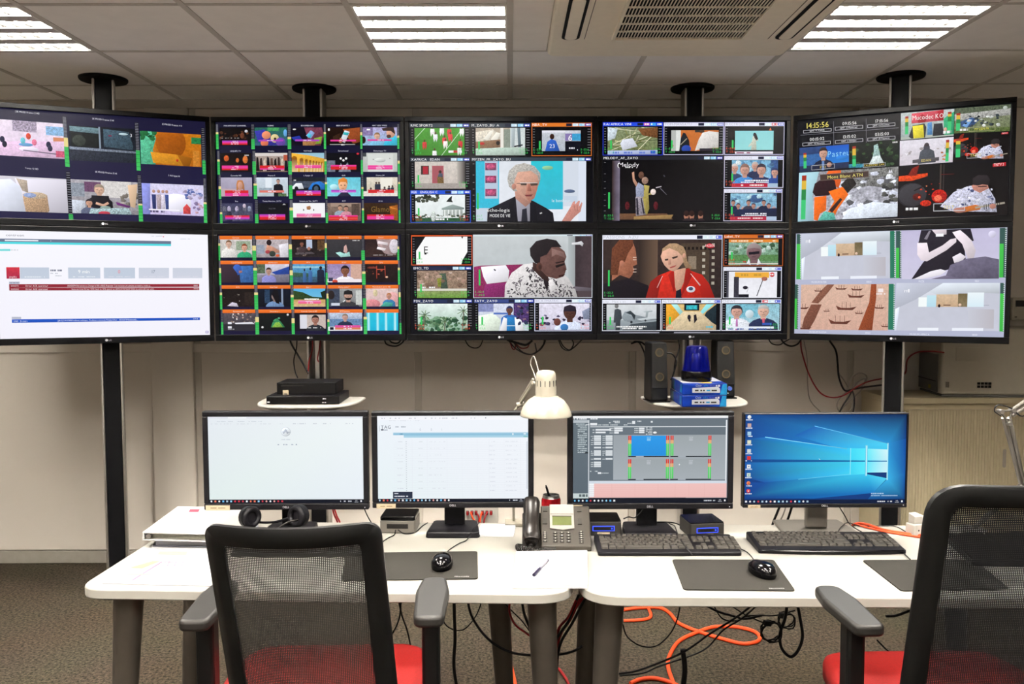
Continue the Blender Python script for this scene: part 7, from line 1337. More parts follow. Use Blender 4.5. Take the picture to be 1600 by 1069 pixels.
MB().box(-.03, .03, -.035, .03, .0005, .012).box(-.02, .02, .024, .03, -.05, .0005).build('clamp', m_lampw, t, bevel=.003)
world_tube(t, [j0+Vector((0, -.012, .0)), j0], .006, m_lampw, 'head_joint'); world_tube(t, [j0, hc+Vector((-.028, .01, .1))], .004, m_lampw, 'head_joint')
world_tube(t, [j0, j1], .0045, m_lampw, 'upper_arm'); world_tube(t, [j0+Vector((0, 0, .012)), j1+Vector((0, .004, .012))], .0035, m_lampw, 'upper_arm')
world_tube(t, [j1+Vector((-.012, 0, -.004)), j1+Vector((.012, 0, 0))], .008, m_lampw, 'elbow_joint')
world_tube(t, [j1, j2, b0+Vector((0, 0, .012))], .0045, m_lampw, 'lower_arm')
world_tube(t, catmull([hc+Vector((-.02, .02, .13)), at(836, 560, 2.70), at(832, 558, 2.73), at(829, 568, 2.74), at(834, 582, 2.72), at(838, 594, 2.68)], 8), .0018, m_greyc, 'lamp_cord', 6)
# silver lamp at the right edge
e0 = at(1571, 648, 2.64); b0 = Vector((1.76, 2.70, 0)); b0 = Vector((at(1612, 760, 2.70).x, 2.73, DZ))
t = thing('desk_lamp', 'silver jointed lamp arm behind the right chair', 'lamp', (1.53, 2.73, DZ)); low = Vector((1.53, 2.73, DZ+.012))
mid = at(1597, 757, 2.70)
MB().box(-.03, .03, -.03, .03, .0005, .014).build('clamp', m_alu, t, bevel=.003)
for dx in (-.006, .012): world_tube(t, [e0+Vector((dx, 0, -.01)), mid+Vector((dx*.6, 0, 0)), low+Vector((dx*.3, 0, 0))], .0068, m_silver, 'lower_arm')
world_tube(t, [mid+Vector((-.006, -.01, 0)), mid+(low-mid)*.4+Vector((0, -.01, 0))], .0032, m_alu, 'spring')
tri = [at(1563, 643, 2.635), at(1582, 641, 2.635), at(1576, 662, 2.635)]
world_tube(t, tri+[tri[0]], .0045, m_silver, 'elbow_plate')
for p_ in tri: world_tube(t, [p_+Vector((0, -.012, 0)), p_+Vector((0, .012, 0))], .007, m_alu, 'elbow_bolt')
ue = at(1640, 600, 2.60)
for dz in (0, -.028): world_tube(t, [tri[1]+Vector((0, 0, dz*.6)), ue+Vector((0, 0, dz))], .0065, m_silver, 'upper_arm')
world_tube(t, catmull([at(1564, 650, 2.63), at(1554, 642, 2.63), at(1560, 633, 2.63), at(1580, 638, 2.63), at(1600, 650, 2.62), at(1630, 620, 2.62)], 8), .0022, m_blkc, 'lamp_cord', 6)
hd = ue+Vector((.03, 0, -.10))
lamp_head(t, hd, hd.z-.08); world_tube(t, [ue, hd+Vector((0, 0, .03))], .006, m_silver, 'head_joint')
# ------------------------------------------------------------------ receivers on the left shelf
def receiver(label, u0, u1, vb, vt, Yf, depth, z0, front):
    a, c_ = at(u0, vb, Yf), at(u1, vb, Yf); w_ = c_.x-a.x; h_ = at(u0, vt, Yf).z-a.z
    t = thing('receiver', label, 'set-top box', ((a.x+c_.x)/2, Yf, z0), 0, 'black receivers on the pole shelf')
    MB().box(-w_/2, w_/2, 0, depth, .003, h_).build('case', m_blk, t, bevel=.003)
    MB().box(-w_/2+.002, w_/2-.002, -.003, .001, .004, h_-.002).build('front_panel', m_blk_gloss, t, bevel=.001)
    for x in (-1, 1): MB().box(x*w_*.4-.012, x*w_*.4+.012, .02, depth-.02, 0, .003).build('foot', m_blk, t)
    return t, w_, h_
t, w_, h_ = receiver('wide black receiver box lying on the pole shelf', 416, 530, 631, 617.5, 4.05, .25, SZ, 0)
z1_ = SZ+h_
for x in (.285, .3, .315): MB().box(w_*x-.003, w_*x+.003, -.0036, -.003, h_*.62, h_*.74).build('button', m_logo, t)
for x in (.28, .31): MB().box(w_*x-.004, w_*x+.004, -.0036, -.003, h_*.2, h_*.3).build('button', m_logo, t)
MB().box(-w_/2+.006, -w_/2+.018, -.0036, -.003, h_*.25, h_*.38).build('badge', m_logo, t)
t, w_, h_ = receiver('black receiver box stacked on top of the wider receiver', 432.5, 525, 616, 597, 4.10, .19, z1_, 0)
MB().box(-w_*.42, -w_*.02, -.0038, -.003, h_*.72, h_*.8).build('disc_slot', m_dark, t)
s_ = at(444, 613, 4.06); t = thing('sticker_cube', 'small cream tag on the front of the black receivers', 'tag', (s_.x, 4.09, z1_))
MB().box(-.0145, .0145, -.004, 0, .0005, .024).build('tag_body', m_label, t, bevel=.002); MB().box(-.007, .008, -.0046, -.004, .004, .009).build('tag_print', m_grey_dk, t)
# ------------------------------------------------------------------ speakers, paper reams, beacon on the right shelf
m_spk = mat('speaker_cloth', '100f0e', .85, var=.15, scale=300, bump=.3, bscale=1200); m_cone = mat('speaker_cone', '2c2820', .6); m_ring = mat('speaker_ring', '6a5c40', .45, metal=.4)
m_tcl = mat('speaker_side', '141416', .35)
def speaker(label, u0, u1, Y, rz, knobs):
    a, c_ = at(u0, 632, Y), at(u1, 632, Y); w_ = c_.x-a.x; h_ = .295; d_ = .125
    t = thing('speaker', label, 'speaker', ((a.x+c_.x)/2, Y, SZ), rz, 'pair of black desktop speakers')
    tb = lambda y: y
    MB().hexa([(-w_/2, .0, .006), (w_/2, .0, .006), (w_/2, d_, .006), (-w_/2, d_, .006), (-w_/2+.003, .02, h_), (w_/2-.003, .02, h_), (w_/2-.003, d_, h_), (-w_/2+.003, d_, h_)]).build('cabinet', m_tcl, t, bevel=.01, seg=3)
    sl = math.atan2(.02, h_-.006)
    MB().hexa([(-w_/2+.003, -.003+.004, .07), (w_/2-.003, .001, .07), (w_/2-.003, .01, .07), (-w_/2+.003, .01, .07), (-w_/2+.006, .0165, h_-.005), (w_/2-.006, .0165, h_-.005), (w_/2-.006, .025, h_-.005), (-w_/2+.006, .025, h_-.005)]).build('grille_cloth', m_spk, t, bevel=.002)
    for zz in (.125, .245):
        yy = .002+.0155*(zz-.07)/(h_-.075)
        MB().lathe([(.0215, 0), (.0215, .002), (.016, .002)], (0, 0, 0), 26, False).build('driver_ring', m_ring, t, (0, yy-.002, zz), (math.radians(90)-sl, 0, 0), smooth=50)
        MB().lathe([(.016, .0), (.016, .0012), (.009, .0004), (.003, .0012)], (0, 0, 0), 22).build('driver_cone', m_cone, t, (0, yy-.002, zz), (math.radians(90)-sl, 0, 0), smooth=50)
    MB().prism(round_poly([(-w_/2-.008, -.012), (w_/2+.008, -.012), (w_/2+.006, d_), (-w_/2-.006, d_)], .01, 4), 0, .006).build('foot_plate', m_blk_gloss, t, bevel=.002)
    if knobs:
        for x, m_ in ((-.008, m_logo), (.018, m_glow2)): MB().cyl((x, .004, .052), (x, -.008, .052), .0105, n=18).build('volume_knob', m_, t, smooth=40)
        MB().cyl((.01, .003, .028), (.01, -.001, .028), .003, n=10).build('jack', m_logo, t)
    text_mesh('logitech', .005, m_grey_dk, 'print', t, (0, -.001, .016))
    return t
m_glow2 = mat('knob_blue', '5a78d8', .35, var=.1)
speaker('black desktop speaker left of the blue beacon', 1017, 1045, 4.10, math.radians(9), False)
speaker('black desktop speaker right of the blue beacon with two volume knobs', 1119.5, 1149, 4.238, math.radians(3), True)
# paper reams
m_rw = mat('ream_white', 'e8ecf4', .4, var=.03); m_rc = mat('ream_cyan', '2aa0e0', .4, var=.2, scale=40); m_ry = mat('ream_yellow', 'f0d060', .5)
def ream(label, z0, dx, rz):
    a, c_ = at(1065, 625, 3.95), at(1133, 625, 3.95); w_ = .21; d_ = .297; h_ = .0555
    t = thing('paper_ream', label, 'paper ream', ((a.x+c_.x)/2+dx, 3.93, z0), rz, 'blue wrapped paper reams')
    MB().box(-w_/2, w_/2, 0, d_, .0004, h_).build('wrapper', m_blue_print, t, bevel=.003)
    MB().prism([(-w_*.28, .012), (w_*.34, .012), (w_*.34, .03), (w_*.30, .04), (-w_*.28, .034)][::1], 0, .0006).build('print', m_rw, t, (0, -.0004, 0), (math.radians(90), 0, 0))
    for x0, x1 in ((-.22, -.14), (-.1, -.06), (-.04, .0), (.04, .12), (.15, .27)): MB().box(w_*x0, w_*x1, -.0014, -.0009, .019, .026).build('print', m_grey_dk if x0 != .04 else m_rc, t)
    MB().hexa([(w_*.34, -.0006, .002), (w_*.49, -.0006, .002), (w_*.49, -.0001, .002), (w_*.34, -.0001, .002), (w_*.40, -.0006, h_-.003), (w_*.49, -.0006, h_-.003), (w_*.49, -.0001, h_-.003), (w_*.40, -.0001, h_-.003)]).build('print', m_rc, t)
    text_mesh('Clair', .0095, m_rw, 'print', t, (-.028, -.0008, .041)); text_mesh('alfa', .0095, m_rc, 'print', t, (.006, -.0008, .041)); text_mesh('80 A4', .006, mat('ream_violet', '8a78d0', .5), 'print', t, (.036, -.0008, .042)); MB().box(.062, .071, -.0012, -.0004, .040, .049).build('print', m_rw, t); MB().cyl((.055, -.0004, .0445), (.055, -.001, .0445), .004, n=12).build('print', m_rw, t)
    MB().box(-w_*.5-.0007, -w_*.5, .02, .05, .01, .048).build('print', m_rc, t); MB().box(-w_*.5-.0007, -w_*.5, .2, .26, .006, .05).build('print', m_rc, t)
    MB().prism([(-.1, .02), (-.02, .03), (.02, .08), (.1, .1), (.1, .28), (-.1, .29)], h_, h_+.0006).build('print', m_rw, t); MB().prism([(-.03, .01), (.03, .005), (.05, .06), (.0, .05)], h_+.0006, h_+.001).build('print', m_ry, t)
    return t
ream('lower blue wrapped paper ream on the right pole shelf', SZ, 0, 0); ream('upper blue wrapped paper ream under the beacon', SZ+.0562, .0015, math.radians(-.8))
zr = SZ+.0562*2+.0012
bc = at(1088, 592, 4.05); t = thing('beacon_light', 'blue warning beacon standing on the paper reams', 'beacon', (bc.x, 4.05, zr))
MB().lathe([(.070, 0), (.073, .004), (.073, .04), (.071, .048)], (0, 0, 0), 40).build('base', m_blk_gloss, t, smooth=50)
m_dome = mat('beacon_blue_lens', '141fb4', .08, var=.02, trans=.75, ior=1.3, emit='1420ff', estr=.012)
MB().lathe([(.0655, .048), (.064, .06), (.0515, .155), (.047, .166), (.03, .170)], (0, 0, 0), 40).build('lens', m_dome, t, smooth=60)
MB().lathe([(.02, .05), (.02, .11), (.012, .13)], (0, 0, 0), 20).build('reflector', m_alu, t, smooth=50)
# ------------------------------------------------------------------ cabinet, printer, wall thermostat
t = thing('tambour_cabinet', 'beige tambour cabinet below the printer', 'cabinet', (2.62, 4.495, 0)); cw, cdp, chh = 1.30, .37, .975
MB().box(-cw/2, cw/2, -cdp/2+.02, cdp/2, .06, chh-.03).build('body', m_cab, t, bevel=.002)
MB().box(-cw/2-.004, cw/2+.004, -cdp/2, cdp/2, chh-.0295, chh).build('top_panel', m_cab, t, bevel=.003)
MB().box(-cw/2+.01, cw/2-.01, -cdp/2+.03, cdp/2-.02, 0, .06).build('plinth', m_base, t)
for s_ in (-1, 1):
    dr_ = MB(); n_ = 40; x0 = 0 if s_ > 0 else -cw/2+.03; wd = (cw/2-.03)/n_
    for i in range(n_): dr_.box(x0+i*wd+.0006, x0+(i+1)*wd-.0012, -cdp/2+.006, -cdp/2+.0205, .08, chh-.06)
    d_ = dr_.build('tambour_door', m_cab, t)
    MB().prism(round_poly([(s_*.055-.017, .60), (s_*.055+.017, .60), (s_*.055+.017, .72), (s_*.055-.017, .72)], .004, 3), 0, .003).build('handle_plate', m_cab, d_, (0, -cdp/2+.006, 0), (math.radians(90), 0, 0))
    MB().prism(round_poly([(s_*.055-.009, .612), (s_*.055+.009, .612), (s_*.055+.009, .708), (s_*.055-.009, .708)], .008, 4), 0, .001).build('handle_recess', m_base, d_, (0, -cdp/2+.0028, 0), (math.radians(90), 0, 0))
pz = chh; m_prn = mat('printer_casing', 'a9a394', .55, var=.02); m_prd = mat('printer_side', '8f8c86', .55, var=.02)
t = thing('printer', 'large beige printer standing on the cabinet behind the right screens', 'printer', (2.64, 4.50, pz), math.radians(-7)); 
MB().box(-.36, .36, -.17, .15, .0, .012).build('foot_frame', m_prd, t, bevel=.004)
MB().box(-.37, .38, -.18, .15, .012, .36).build('casing', m_prn, t, bevel=.018, seg=3)
MB().box(-.374, -.369, -.14, .13, .02, .22).build('side_cover', m_prd, t, bevel=.002)
MB().box(-.376, -.3735, -.12, .13, .075, .079).build('side_seam', m_dark, t)
MB().box(-.375, -.3735, -.05, -.02, .03, .05).build('side_sticker', mat('yellow_sticker', 'c8c040', .6), t)
MB().box(-.30, -.18, -.1825, -.1795, .19, .26).build('front_hatch', m_prn, t, bevel=.001)
for k in range(3): MB().box(-.345+k*.006, -.342+k*.006, -.1815, -.1795, .05, .08).build('vent_slot', m_dark, t)
for k in range(4):
    for j in range(2): MB().box(-.19+k*.018, -.175+k*.018, -.1815, -.1795, .05+j*.016, .063+j*.016).build('vent_slot', m_dark, t)
# tray / thermostat on the back wall
c_ = at(1592, 482, WY); t = thing('wall_thermostat', 'beige wall thermostat with dark display at the right edge', 'thermostat', (c_.x, WY-.012, c_.z))
MB().box(-.055, .055, -.022, 0, -.065, .06).build('casing', m_prn, t, bevel=.004); MB().box(-.04, .04, -.0235, -.0215, .01, .045).build('display', m_blk_gloss, t); MB().box(-.042, -.03, -.0235, -.0215, -.05, -.044).build('button', m_grey_dk, t)
# network sockets low on the back wall
c_ = at(748, 806, WY-.02); t = thing('network_socket', 'white network socket plate with red patch plugs behind the monitor stand', 'wall socket', (c_.x, WY-.012, c_.z))
MB().box(-.085, .11, -.012, 0, -.05, .05).build('plate', m_white, t, bevel=.003)
for k in range(6):
    x = -.062+k*.024+(.012 if k > 2 else 0)
    MB().box(x-.008, x+.008, -.0135, -.0115, .008, .03).build('port', m_dark, t); MB().box(x-.006, x+.006, -.035, -.0136, .01, .028).build('plug', m_redc, t)
# laptop and white plug block on the right desk
A = [atz(u, v, DZ+.02) for u, v in ((1476, 835), (1640, 832), (1668, 875), (1520, 876))]
t = thing('laptop', 'closed black laptop behind the mesh of the right chair', 'laptop', (A[3].x, A[3].y, DZ)); world_box(t, 'base', A, DZ+.002, DZ+.015, m_blk, .002); world_box(t, 'lid', A, DZ+.0155, DZ+.024, m_blk_gloss, .002)
c_ = atz(1430, 836, DZ); t = thing('plug_block', 'white multi-plug adapter on the right desk beside the orange cable', 'plug adapter', (c_.x, c_.y, DZ), math.radians(20))
MB().box(-.022, .022, -.02, .02, 0, .04).build('body', m_white, t, bevel=.004); MB().hexa([(-.018, -.014, .04), (.018, -.014, .04), (.018, .014, .04), (-.018, .014, .04), (-.02, -.016, .066), (.02, -.016, .066), (.014, .016, .072), (-.014, .016, .072)]).build('plug', m_white, t, bevel=.003)
for x in (-.006, .006): MB().cyl((x, -.0205, .02), (x, -.0195, .02), .0028, n=10).build('socket_hole', m_dark, t)
# ------------------------------------------------------------------ cables
def cable(name, label, pts, r, m, group=None, sub=8):
    P = catmull(pts, sub); o_ = Vector(P[0]); t = MB().tube([p-o_ for p in P], r, 7).build(name, m, None, o_, smooth=70); return tag(t, label, 'cable', group)
def W(Y, *uv): return [at(u, v, Y) for u, v in uv]
def Fl(z, *uv): return [atz(u, v, z) for u, v in uv]
G1 = 'cables hanging under the video wall'
Yc = 4.33
cable('video_cable', 'thick black cable slanting down to the receivers', W(Yc-.02, (452, 528), (457, 541), (471, 564), (482, 584)), .0048, m_blkc, G1)
cable('video_cable', 'thin black cable curving down left of the receivers', W(Yc, (464, 528), (463, 545), (459, 563), (461, 580), (465, 591)), .0032, m_blkc, G1)
cable('network_cable', 'red cable hanging left on the receiver pole', W(Yc-.01, (488, 528), (488, 545), (483, 565), (481, 585)), .0034, m_redc, G1)
cable('network_cable', 'short red cable with a knot on the receiver pole', W(Yc, (501, 528), (499, 545), (496, 560), (498, 566)), .0034, m_redc, G1)
cable('cable_bundle', 'bundled black cable loop under the screen with orange headers', W(Yc, (600, 528), (604, 538), (618, 541), (628, 536), (633, 528)), .004, m_blkc, G1)
cable('cable_bundle', 'inner black cable loop under the screen with orange headers', W(Yc+.01, (606, 528), (612, 535), (622, 536), (628, 528)), .004, m_blkc, G1)
cable('video_cable', 'thin black cable arc under the patterned shirt screen', W(Yc, (725, 528), (732, 540), (742, 544), (750, 541), (755, 530)), .003, m_blkc, G1)
for k, (lb, pts, r, m) in enumerate((('outer black cable loop hanging above the cream lamp', ((793, 530), (806, 545), (826, 554), (842, 548), (850, 538), (853, 528)), .0036, m_blkc), ('lower black cable loop hanging above the cream lamp', ((800, 532), (816, 550), (834, 553), (848, 540), (851, 528)), .0034, m_blkc), ('thick black cable bundle tucked above the cream lamp', ((792, 531), (808, 536), (822, 539), (832, 532)), .006, m_blkc), ('red cable loop hanging above the cream lamp', ((797, 535), (801, 545), (805, 545), (806, 538), (814, 544), (824, 543), (827, 536)), .0034, m_redc), ('short black plug hanging above the cream lamp', ((836, 536), (837, 542), (838, 549), (834, 553)), .0034, m_blkc),
                                     ('wide black cable loop between lamp and left speaker', ((872, 529), (878, 543), (888, 548), (898, 542), (911, 529)), .003, m_blkc), ('round black cable loop between lamp and left speaker', ((874, 529), (880, 541), (890, 547), (896, 538), (893, 529)), .003, m_blkc))):
    cable('hanging_cable', lb, W(Yc-.01*(k % 3), *pts), r, m, G1)
cable('speaker_cable', 'black cable behind the left speaker ending in a plug', W(4.3, (986, 537), (998, 535), (1006, 549), (1009, 561), (1014, 563)), .0042, m_blkc, G1); cable('speaker_cable', 'black cable above the left speaker', W(4.3, (990, 534), (1002, 535), (1011, 542), (1018, 546)), .0045, m_blkc, G1)
cable('speaker_cable', 'black cable running down between the speakers', W(4.28, (1060, 530), (1061, 545), (1055, 565), (1053, 583), (1048, 594)), .0036, m_blkc, G1); cable('speaker_cable', 'black cable curving from the left speaker towards the beacon', W(4.27, (1040, 551), (1051, 554), (1057, 566), (1052, 585), (1049, 594)), .004, m_blkc, G1)
G2 = 'cables at the right wall'
cable('hanging_cable', 'black cable loop under the corner of the museum screen', W(4.36, (1219, 528), (1226, 537), (1236, 541), (1246, 538), (1252, 530)), .0044, m_blkc, G2); cable('hanging_cable', 'thin black cable loop under the red tracksuit screen corner', W(4.34, (1200, 528), (1206, 537), (1218, 539), (1226, 534), (1234, 530)), .003, m_blkc, G2)
cable('network_cable', 'long red cable sagging along the wall to the right pole', W(4.44, (1251, 530), (1253, 550), (1264, 585), (1280, 612), (1298, 621), (1318, 618), (1340, 604), (1358, 596), (1384, 591), (1405, 588), (1415, 582))+[at(1418, 562, 4.3), at(1432, 551, 4.28), at(1455, 549, 4.27), at(1475, 551, 4.272)], .0040, m_redc, G2)
cable('power_cable', 'thick black cable dropping behind the museum screen', W(4.46, (1296, 532), (1306, 548), (1309, 570), (1311, 590), (1320, 610), (1334, 608), (1352, 605), (1385, 601)), .0052, m_blkc, G2)
cable('power_cable', 'black cable going down from the wall cable bundle', W(4.47, (1332, 609), (1326, 620), (1316, 636), (1308, 655), (1300, 690)), .0045, m_blkc, G2); cable('power_cable', 'black cable curling right of the wall cable bundle', W(4.45, (1331, 608), (1335, 622), (1334, 640), (1328, 660), (1322, 690)), .0042, m_blkc, G2)
cable('grey_wall_cable', 'thin grey cable along the wall left of the red cable', W(4.66, (1256, 532), (1261, 560), (1262, 600), (1266, 625), (1280, 642), (1296, 660)), .0030, m_greyc, G2)
for k, (lb, pts) in enumerate((('grey cable loop above the wall cable bundle', ((1325, 608), (1330, 592), (1342, 583), (1354, 588), (1350, 600), (1336, 606))), ('smaller grey cable loop above the wall cable bundle', ((1332, 606), (1342, 596), (1352, 592), (1348, 602), (1334, 608))), ('grey cable crossing down from the wall cable bundle', ((1352, 603), (1338, 617), (1322, 632), (1311, 645), (1300, 670))), ('grey cable loop left below the wall cable bundle', ((1327, 610), (1312, 622), (1308, 636), (1316, 646), (1330, 640), (1334, 622))), ('grey cable rising from the wall cable bundle', ((1328, 610), (1320, 596), (1311, 584), (1308, 572))))):
    cable('grey_cable', lb, W(4.48+.01*k, *pts), .0042, m_greyc, G2)
# cables on the desks
G3 = 'cables lying on the desks'
cable('mouse_cable', 'thin black mouse cable running to the black monitor base', [atz(694, 872, DZ+.012), atz(700, 861, DZ+.004), atz(716, 850, DZ+.004), atz(730, 843, DZ+.004), atz(740, 826, DZ+.024), atz(750, 816, DZ+.024)], .0016, m_blkc, G3)
cable('mouse_cable', 'thin black cable from the middle mouse to the dark keyboard end', [atz(1180, 880, DZ+.012), atz(1176, 872, DZ+.004), atz(1166, 862, DZ+.004), atz(1150, 855, DZ+.004)], .0016, m_blkc, G3)
cable('keyboard_cable', 'thin black cable crossing behind the dark keyboard', [atz(1082, 868, DZ+.022), atz(1068, 850, DZ+.03), atz(1058, 832, DZ+.005), atz(1054, 822, DZ+.005), atz(1045, 818, DZ+.005)], .0018, m_blkc, G3)
cable('monitor_cable', 'black cable arching left of the grey application monitor stand', W(2.73, (974, 811), (982, 808), (992, 809), (1002, 800), (1008, 790)), .0022, m_blkc, G3); cable('monitor_cable', 'black cable curving right of the grey application monitor stand', [atz(1020, 816, DZ+.024), atz(1040, 816, DZ+.02), atz(1056, 818, DZ+.01), atz(1066, 824, DZ+.004), atz(1075, 838, DZ+.004)], .0022, m_blkc, G3)
cable('power_lead', 'black power lead hanging left of the silver monitor base', W(2.86, (1219, 790), (1214, 802), (1207, 820), (1203, 840)), .0042, m_blkc, G3); cable('power_lead', 'second black power lead left of the silver monitor base', W(2.86, (1238, 790), (1233, 806), (1230, 816), (1228, 840)), .0042, m_blkc, G3); cable('power_lead', 'grey lead between the two black power leads', W(2.865, (1229, 790), (1222, 808), (1214, 822), (1210, 840)), .0026, m_greyc, G3)
cable('monitor_cable', 'thin black cable falling from the blue desktop monitor onto the desk', [at(1312, 793, 2.73), at(1320, 806, 2.74), at(1326, 817, 2.74), atz(1334, 824, DZ+.003), atz(1352, 834, DZ+.003), atz(1372, 841, DZ+.003), atz(1400, 850, DZ+.003), atz(1412, 864, DZ+.003), atz(1422, 874, DZ+.006)], .0018, m_blkc, G3)
cable('keyboard_cable', 'thin black cable bending over the silver monitor base', [atz(1308, 842, DZ+.016), atz(1310, 830, DZ+.016), atz(1316, 822, DZ+.016), atz(1325, 817, DZ+.012), atz(1345, 822, DZ+.003), atz(1380, 822, DZ+.003), atz(1400, 823, DZ+.003), atz(1420, 834, DZ+.003)], .0016, m_blkc, G3)
cable('orange_cable', 'thick orange cable lying across the right desk behind the keyboard', Fl(DZ+.005, (1332, 820), (1342, 818), (1356, 820), (1378, 827), (1404, 832), (1432, 836), (1460, 838)), .0044, m_orange, G3)
cable('orange_cable', 'thinner orange cable beside the thick one on the right desk', Fl(DZ+.004, (1336, 819), (1350, 823), (1370, 828), (1396, 833), (1428, 838), (1458, 842)), .0032, m_orange, G3)
cable('usb_cable', 'black usb cable from the silver small computer', [atz(622, 828, DZ+.02), atz(632, 834, DZ+.004), atz(648, 832, DZ+.003), atz(660, 822, DZ+.003), atz(668, 817, DZ+.003)], .0018, m_blkc, G3); cable('usb_cable', 'black usb cable dropping in front of the silver small computer', [atz(618, 828, DZ+.02), atz(616, 836, DZ+.004), atz(606, 841, DZ+.004), atz(596, 848, DZ+.004)], .0018, m_blkc, G3)
cable('thin_wall_cable', 'thin black cable on the wall between the two white screen monitors', W(4.5, (567, 790), (574, 806), (582, 820), (592, 836)), .003, m_blkc, G3)
cable('red_patch_cable', 'red cable hanging by the pole behind the left monitor', W(4.3, (518, 790), (522, 804), (527, 815), (529, 826)), .0045, m_redc, G3); cable('red_patch_cable', 'second red cable hanging by the pole behind the left monitor', W(4.29, (521, 790), (526, 806), (531, 818), (521, 824)), .0045, m_redc, G3)
for k in range(4):
    u = 735+k*9; cable('red_patch_cable', ('first', 'second', 'third', 'fourth')[k]+' red patch cable from the left at the wall socket', [at(u, 800, WY-.05), at(u+(3, 4, -2, -4)[k], 808, WY-.06), at(u+(8, 4, -3, -6)[k], 820, WY-.06), at(u+(9, 3, -2, -6)[k], 850, WY-.06)], .0045, m_redc if k % 2 else m_orange, 'patch cables at the wall socket')
# cables under the desks
G4 = 'cables hanging under the desks'; zu = DZ-.03
def H(Y, *uv): return [at(u, v, Y) for u, v in uv]
cable('power_cable', 'thick black cable hanging straight down under the left desk', H(2.62, (709, 930), (710, 965), (711, 1000), (709, 1040), (714, 1075), (722, 1110)), .0055, m_blkc, G4)
cable('power_cable', 'long black cable sagging under the left desk to the middle legs', H(2.6, (729, 930), (738, 965), (762, 998), (792, 1017), (826, 1024), (872, 1023), (895, 1018), (910, 1010)), .0042, m_blkc, G4)
cable('thin_cable', 'thin dark cable loop under the left desk', H(2.64, (691, 935), (693, 970), (706, 983), (724, 984), (740, 968), (750, 948), (752, 935)), .0022, m_blkc, G4)
cable('thin_cable', 'thin black cable left of the armrest under the left desk', H(2.6, (627, 935), (624, 965), (616, 985), (606, 1000)), .0028, m_blkc, G4); cable('thin_cable', 'thin black cable right of the red seat under the left desk', H(2.6, (622, 935), (628, 962), (636, 985), (642, 1012)), .0028, m_blkc, G4)
cable('network_cable', 'red cable hanging in an arc left of the middle legs', H(2.62, (798, 935), (796, 955), (804, 975), (820, 988), (838, 1000), (860, 1008)), .0036, m_redc, G4); cable('power_cable', 'black cable hanging in front of the red arc', H(2.6, (815, 930), (818, 955), (825, 975), (834, 995), (845, 1010)), .0046, m_blkc, G4); cable('thin_cable', 'thin black cable slanting left of the middle legs', H(2.64, (786, 940), (800, 955), (815, 970), (830, 990)), .0022, m_blkc, G4)
for k, (a_, b2, m_, lb) in enumerate((((904, 930), (868, 1005), m_blkc, 'leftmost black cable in the gap between the desks'), ((900, 938), (870, 990), m_redc, 'left red cable in the gap between the desks'), ((906, 936), (874, 998), m_redc, 'middle red cable in the gap between the desks'), ((911, 934), (873, 985), m_redc, 'right red cable in the gap between the desks'), ((914, 936), (874, 1012), m_blkc, 'thick black cable in the gap between the desks'))):
    cable('gap_cable', lb, [at(a_[0], a_[1], 2.5), at((a_[0]+b2[0])/2+4-k, (a_[1]+b2[1])/2, 2.52), at(b2[0], b2[1], 2.55), at(b2[0]-6, b2[1]+60, 2.58)], .0040 if m_ is m_redc else .0045, m_, G4)
cable('thin_cable', 'thin black cable drooping right of the middle legs', H(2.62, (973, 975), (980, 995), (1000, 1009), (1024, 1010), (1046, 992), (1058, 968), (1064, 940)), .0024, m_blkc, G4)
cable('power_cable', 'upper long black cable slanting under the right desk', H(2.66, (967, 1053), (1000, 1047), (1066, 1020), (1110, 990), (1150, 965), (1185, 938)), .0036, m_blkc, G4); cable('power_cable', 'lower long black cable slanting under the right desk', H(2.7, (968, 1056), (1004, 1052), (1030, 1041), (1076, 1026), (1105, 1012), (1130, 985), (1160, 966), (1184, 945)), .003, m_blkc, G4)
cable('power_cable', 'black cable running flat under the right desk edge', H(2.72, (1090, 938), (1120, 955), (1150, 964), (1165, 967), (1190, 962)), .004, m_blkc, G4); cable('thin_cable', 'thin black cable curving above the coiled cable', H(2.74, (1112, 940), (1128, 966), (1150, 970), (1172, 962), (1210, 962), (1242, 954)), .0026, m_blkc, G4); cable('thin_cable', 'thin black cable reaching the coiled cable from the left', H(2.74, (1130, 938), (1160, 958), (1185, 970), (1200, 976)), .0026, m_blkc, G4)
def coilring(label, u, v, Y, R_, n_, r):
    c_ = at(u, v, Y); pts = []
    for k in range(n_*14+1):
        a = 2*math.pi*k/14; q = 1+.09*math.sin(k*1.7); pts.append(Vector((R_*q*math.cos(a), .012*math.sin(k*.35), R_*q*math.sin(a))))
    return tag(MB().tube(pts, r, 6).build('coiled_cable', m_blkc, None, c_, smooth=70), label, 'cable', G4)
coilring('larger coil of black cable under the right desk', 1205, 987, 2.66, .033, 4, .0028); coilring('smaller coil of black cable under the right desk', 1229, 970, 2.7, .026, 3, .0026)
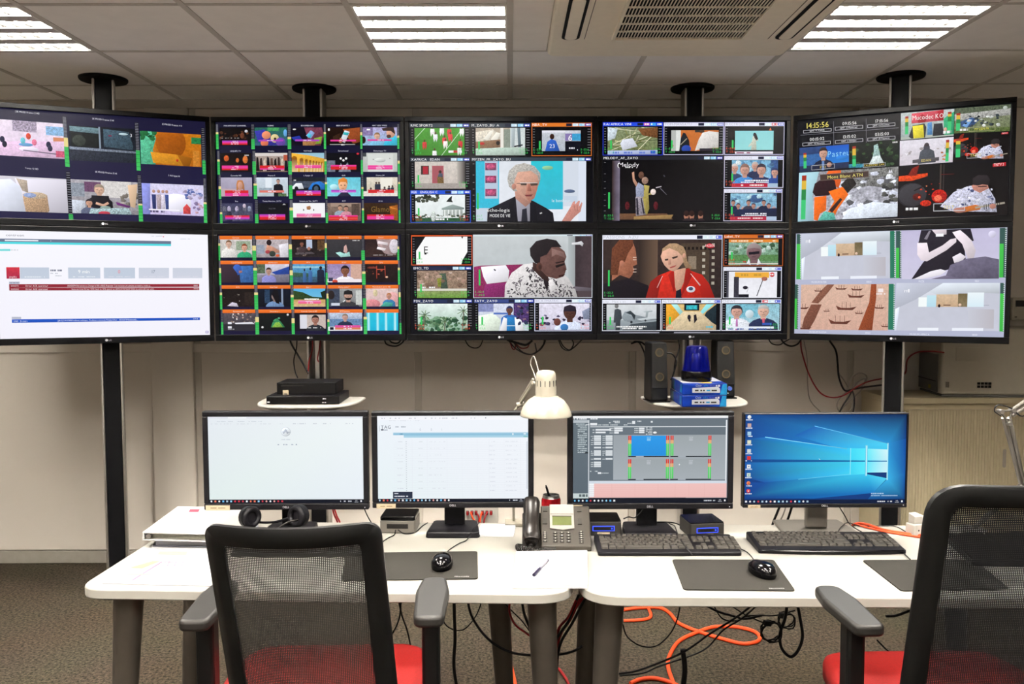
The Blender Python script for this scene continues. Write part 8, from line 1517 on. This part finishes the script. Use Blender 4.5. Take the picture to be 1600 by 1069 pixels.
for (u, v, Y, lb) in ((1199, 974, 2.65, 'black cable tie block on the larger coil'), (1223, 962, 2.69, 'black cable tie block on the smaller coil')):
    tag(MB().box(-.012, .012, -.008, .008, -.008, .008).build('cable_tie', m_blkc, None, at(u, v, Y), (0, .2, .3), bevel=.002), lb, 'cable tie', G4)
cable('power_cable', 'thick black cable loop hanging right of the coils', H(2.66, (1231, 935), (1227, 965), (1219, 990), (1221, 1012), (1234, 1026), (1246, 1018), (1254, 995), (1250, 965), (1244, 935)), .0052, m_blkc, G4)
cable('strap_cable', 'wide black cable strip hanging down under the right desk', H(2.68, (1067, 1015), (1069, 1030), (1070, 1050), (1067, 1080), (1066, 1110)), .009, m_blkc, G4)
cable('thin_cable', 'thin black cable hanging behind the right armrest', H(2.6, (1370, 1000), (1385, 1015), (1400, 1024), (1420, 1022)), .0028, m_blkc, G4); cable('power_cable', 'black cable passing behind the right chair under the desk', H(2.7, (1384, 963), (1400, 962), (1420, 955), (1440, 948)), .0046, m_blkc, G4)
fz = .008
cable('orange_cable', 'orange cable looping on the carpet under the right desk', Fl(fz, (975, 953), (1000, 950), (1030, 950), (1046, 958), (1058, 972), (1075, 981), (1100, 990), (1130, 999), (1160, 1006), (1182, 1003), (1187, 995), (1176, 986), (1150, 980), (1115, 980), (1085, 990), (1060, 1003), (1046, 1025), (1044, 1042), (1050, 1062), (1060, 1085)), .0085, m_orange, G4)
cable('orange_cable', 'short orange cable bend on the carpet beside the middle leg', Fl(fz, (975, 970), (1000, 969), (1014, 966), (1017, 960), (1012, 948)), .0075, m_orange, G4); cable('orange_cable', 'orange cable arc low on the carpet at the picture bottom', Fl(fz, (985, 1068), (1000, 1062), (1020, 1060), (1040, 1064), (1060, 1072)), .0085, m_orange, G4)
cable('orange_cable', 'straight orange cable on the carpet left of the middle legs', Fl(fz, (786, 978), (790, 1000), (796, 1030), (803, 1060), (808, 1085)), .0075, m_orange, G4); cable('network_cable', 'red cable on the carpet between the middle legs', Fl(fz, (873, 1045), (880, 1054), (888, 1068), (892, 1085)), .006, m_redc, G4)
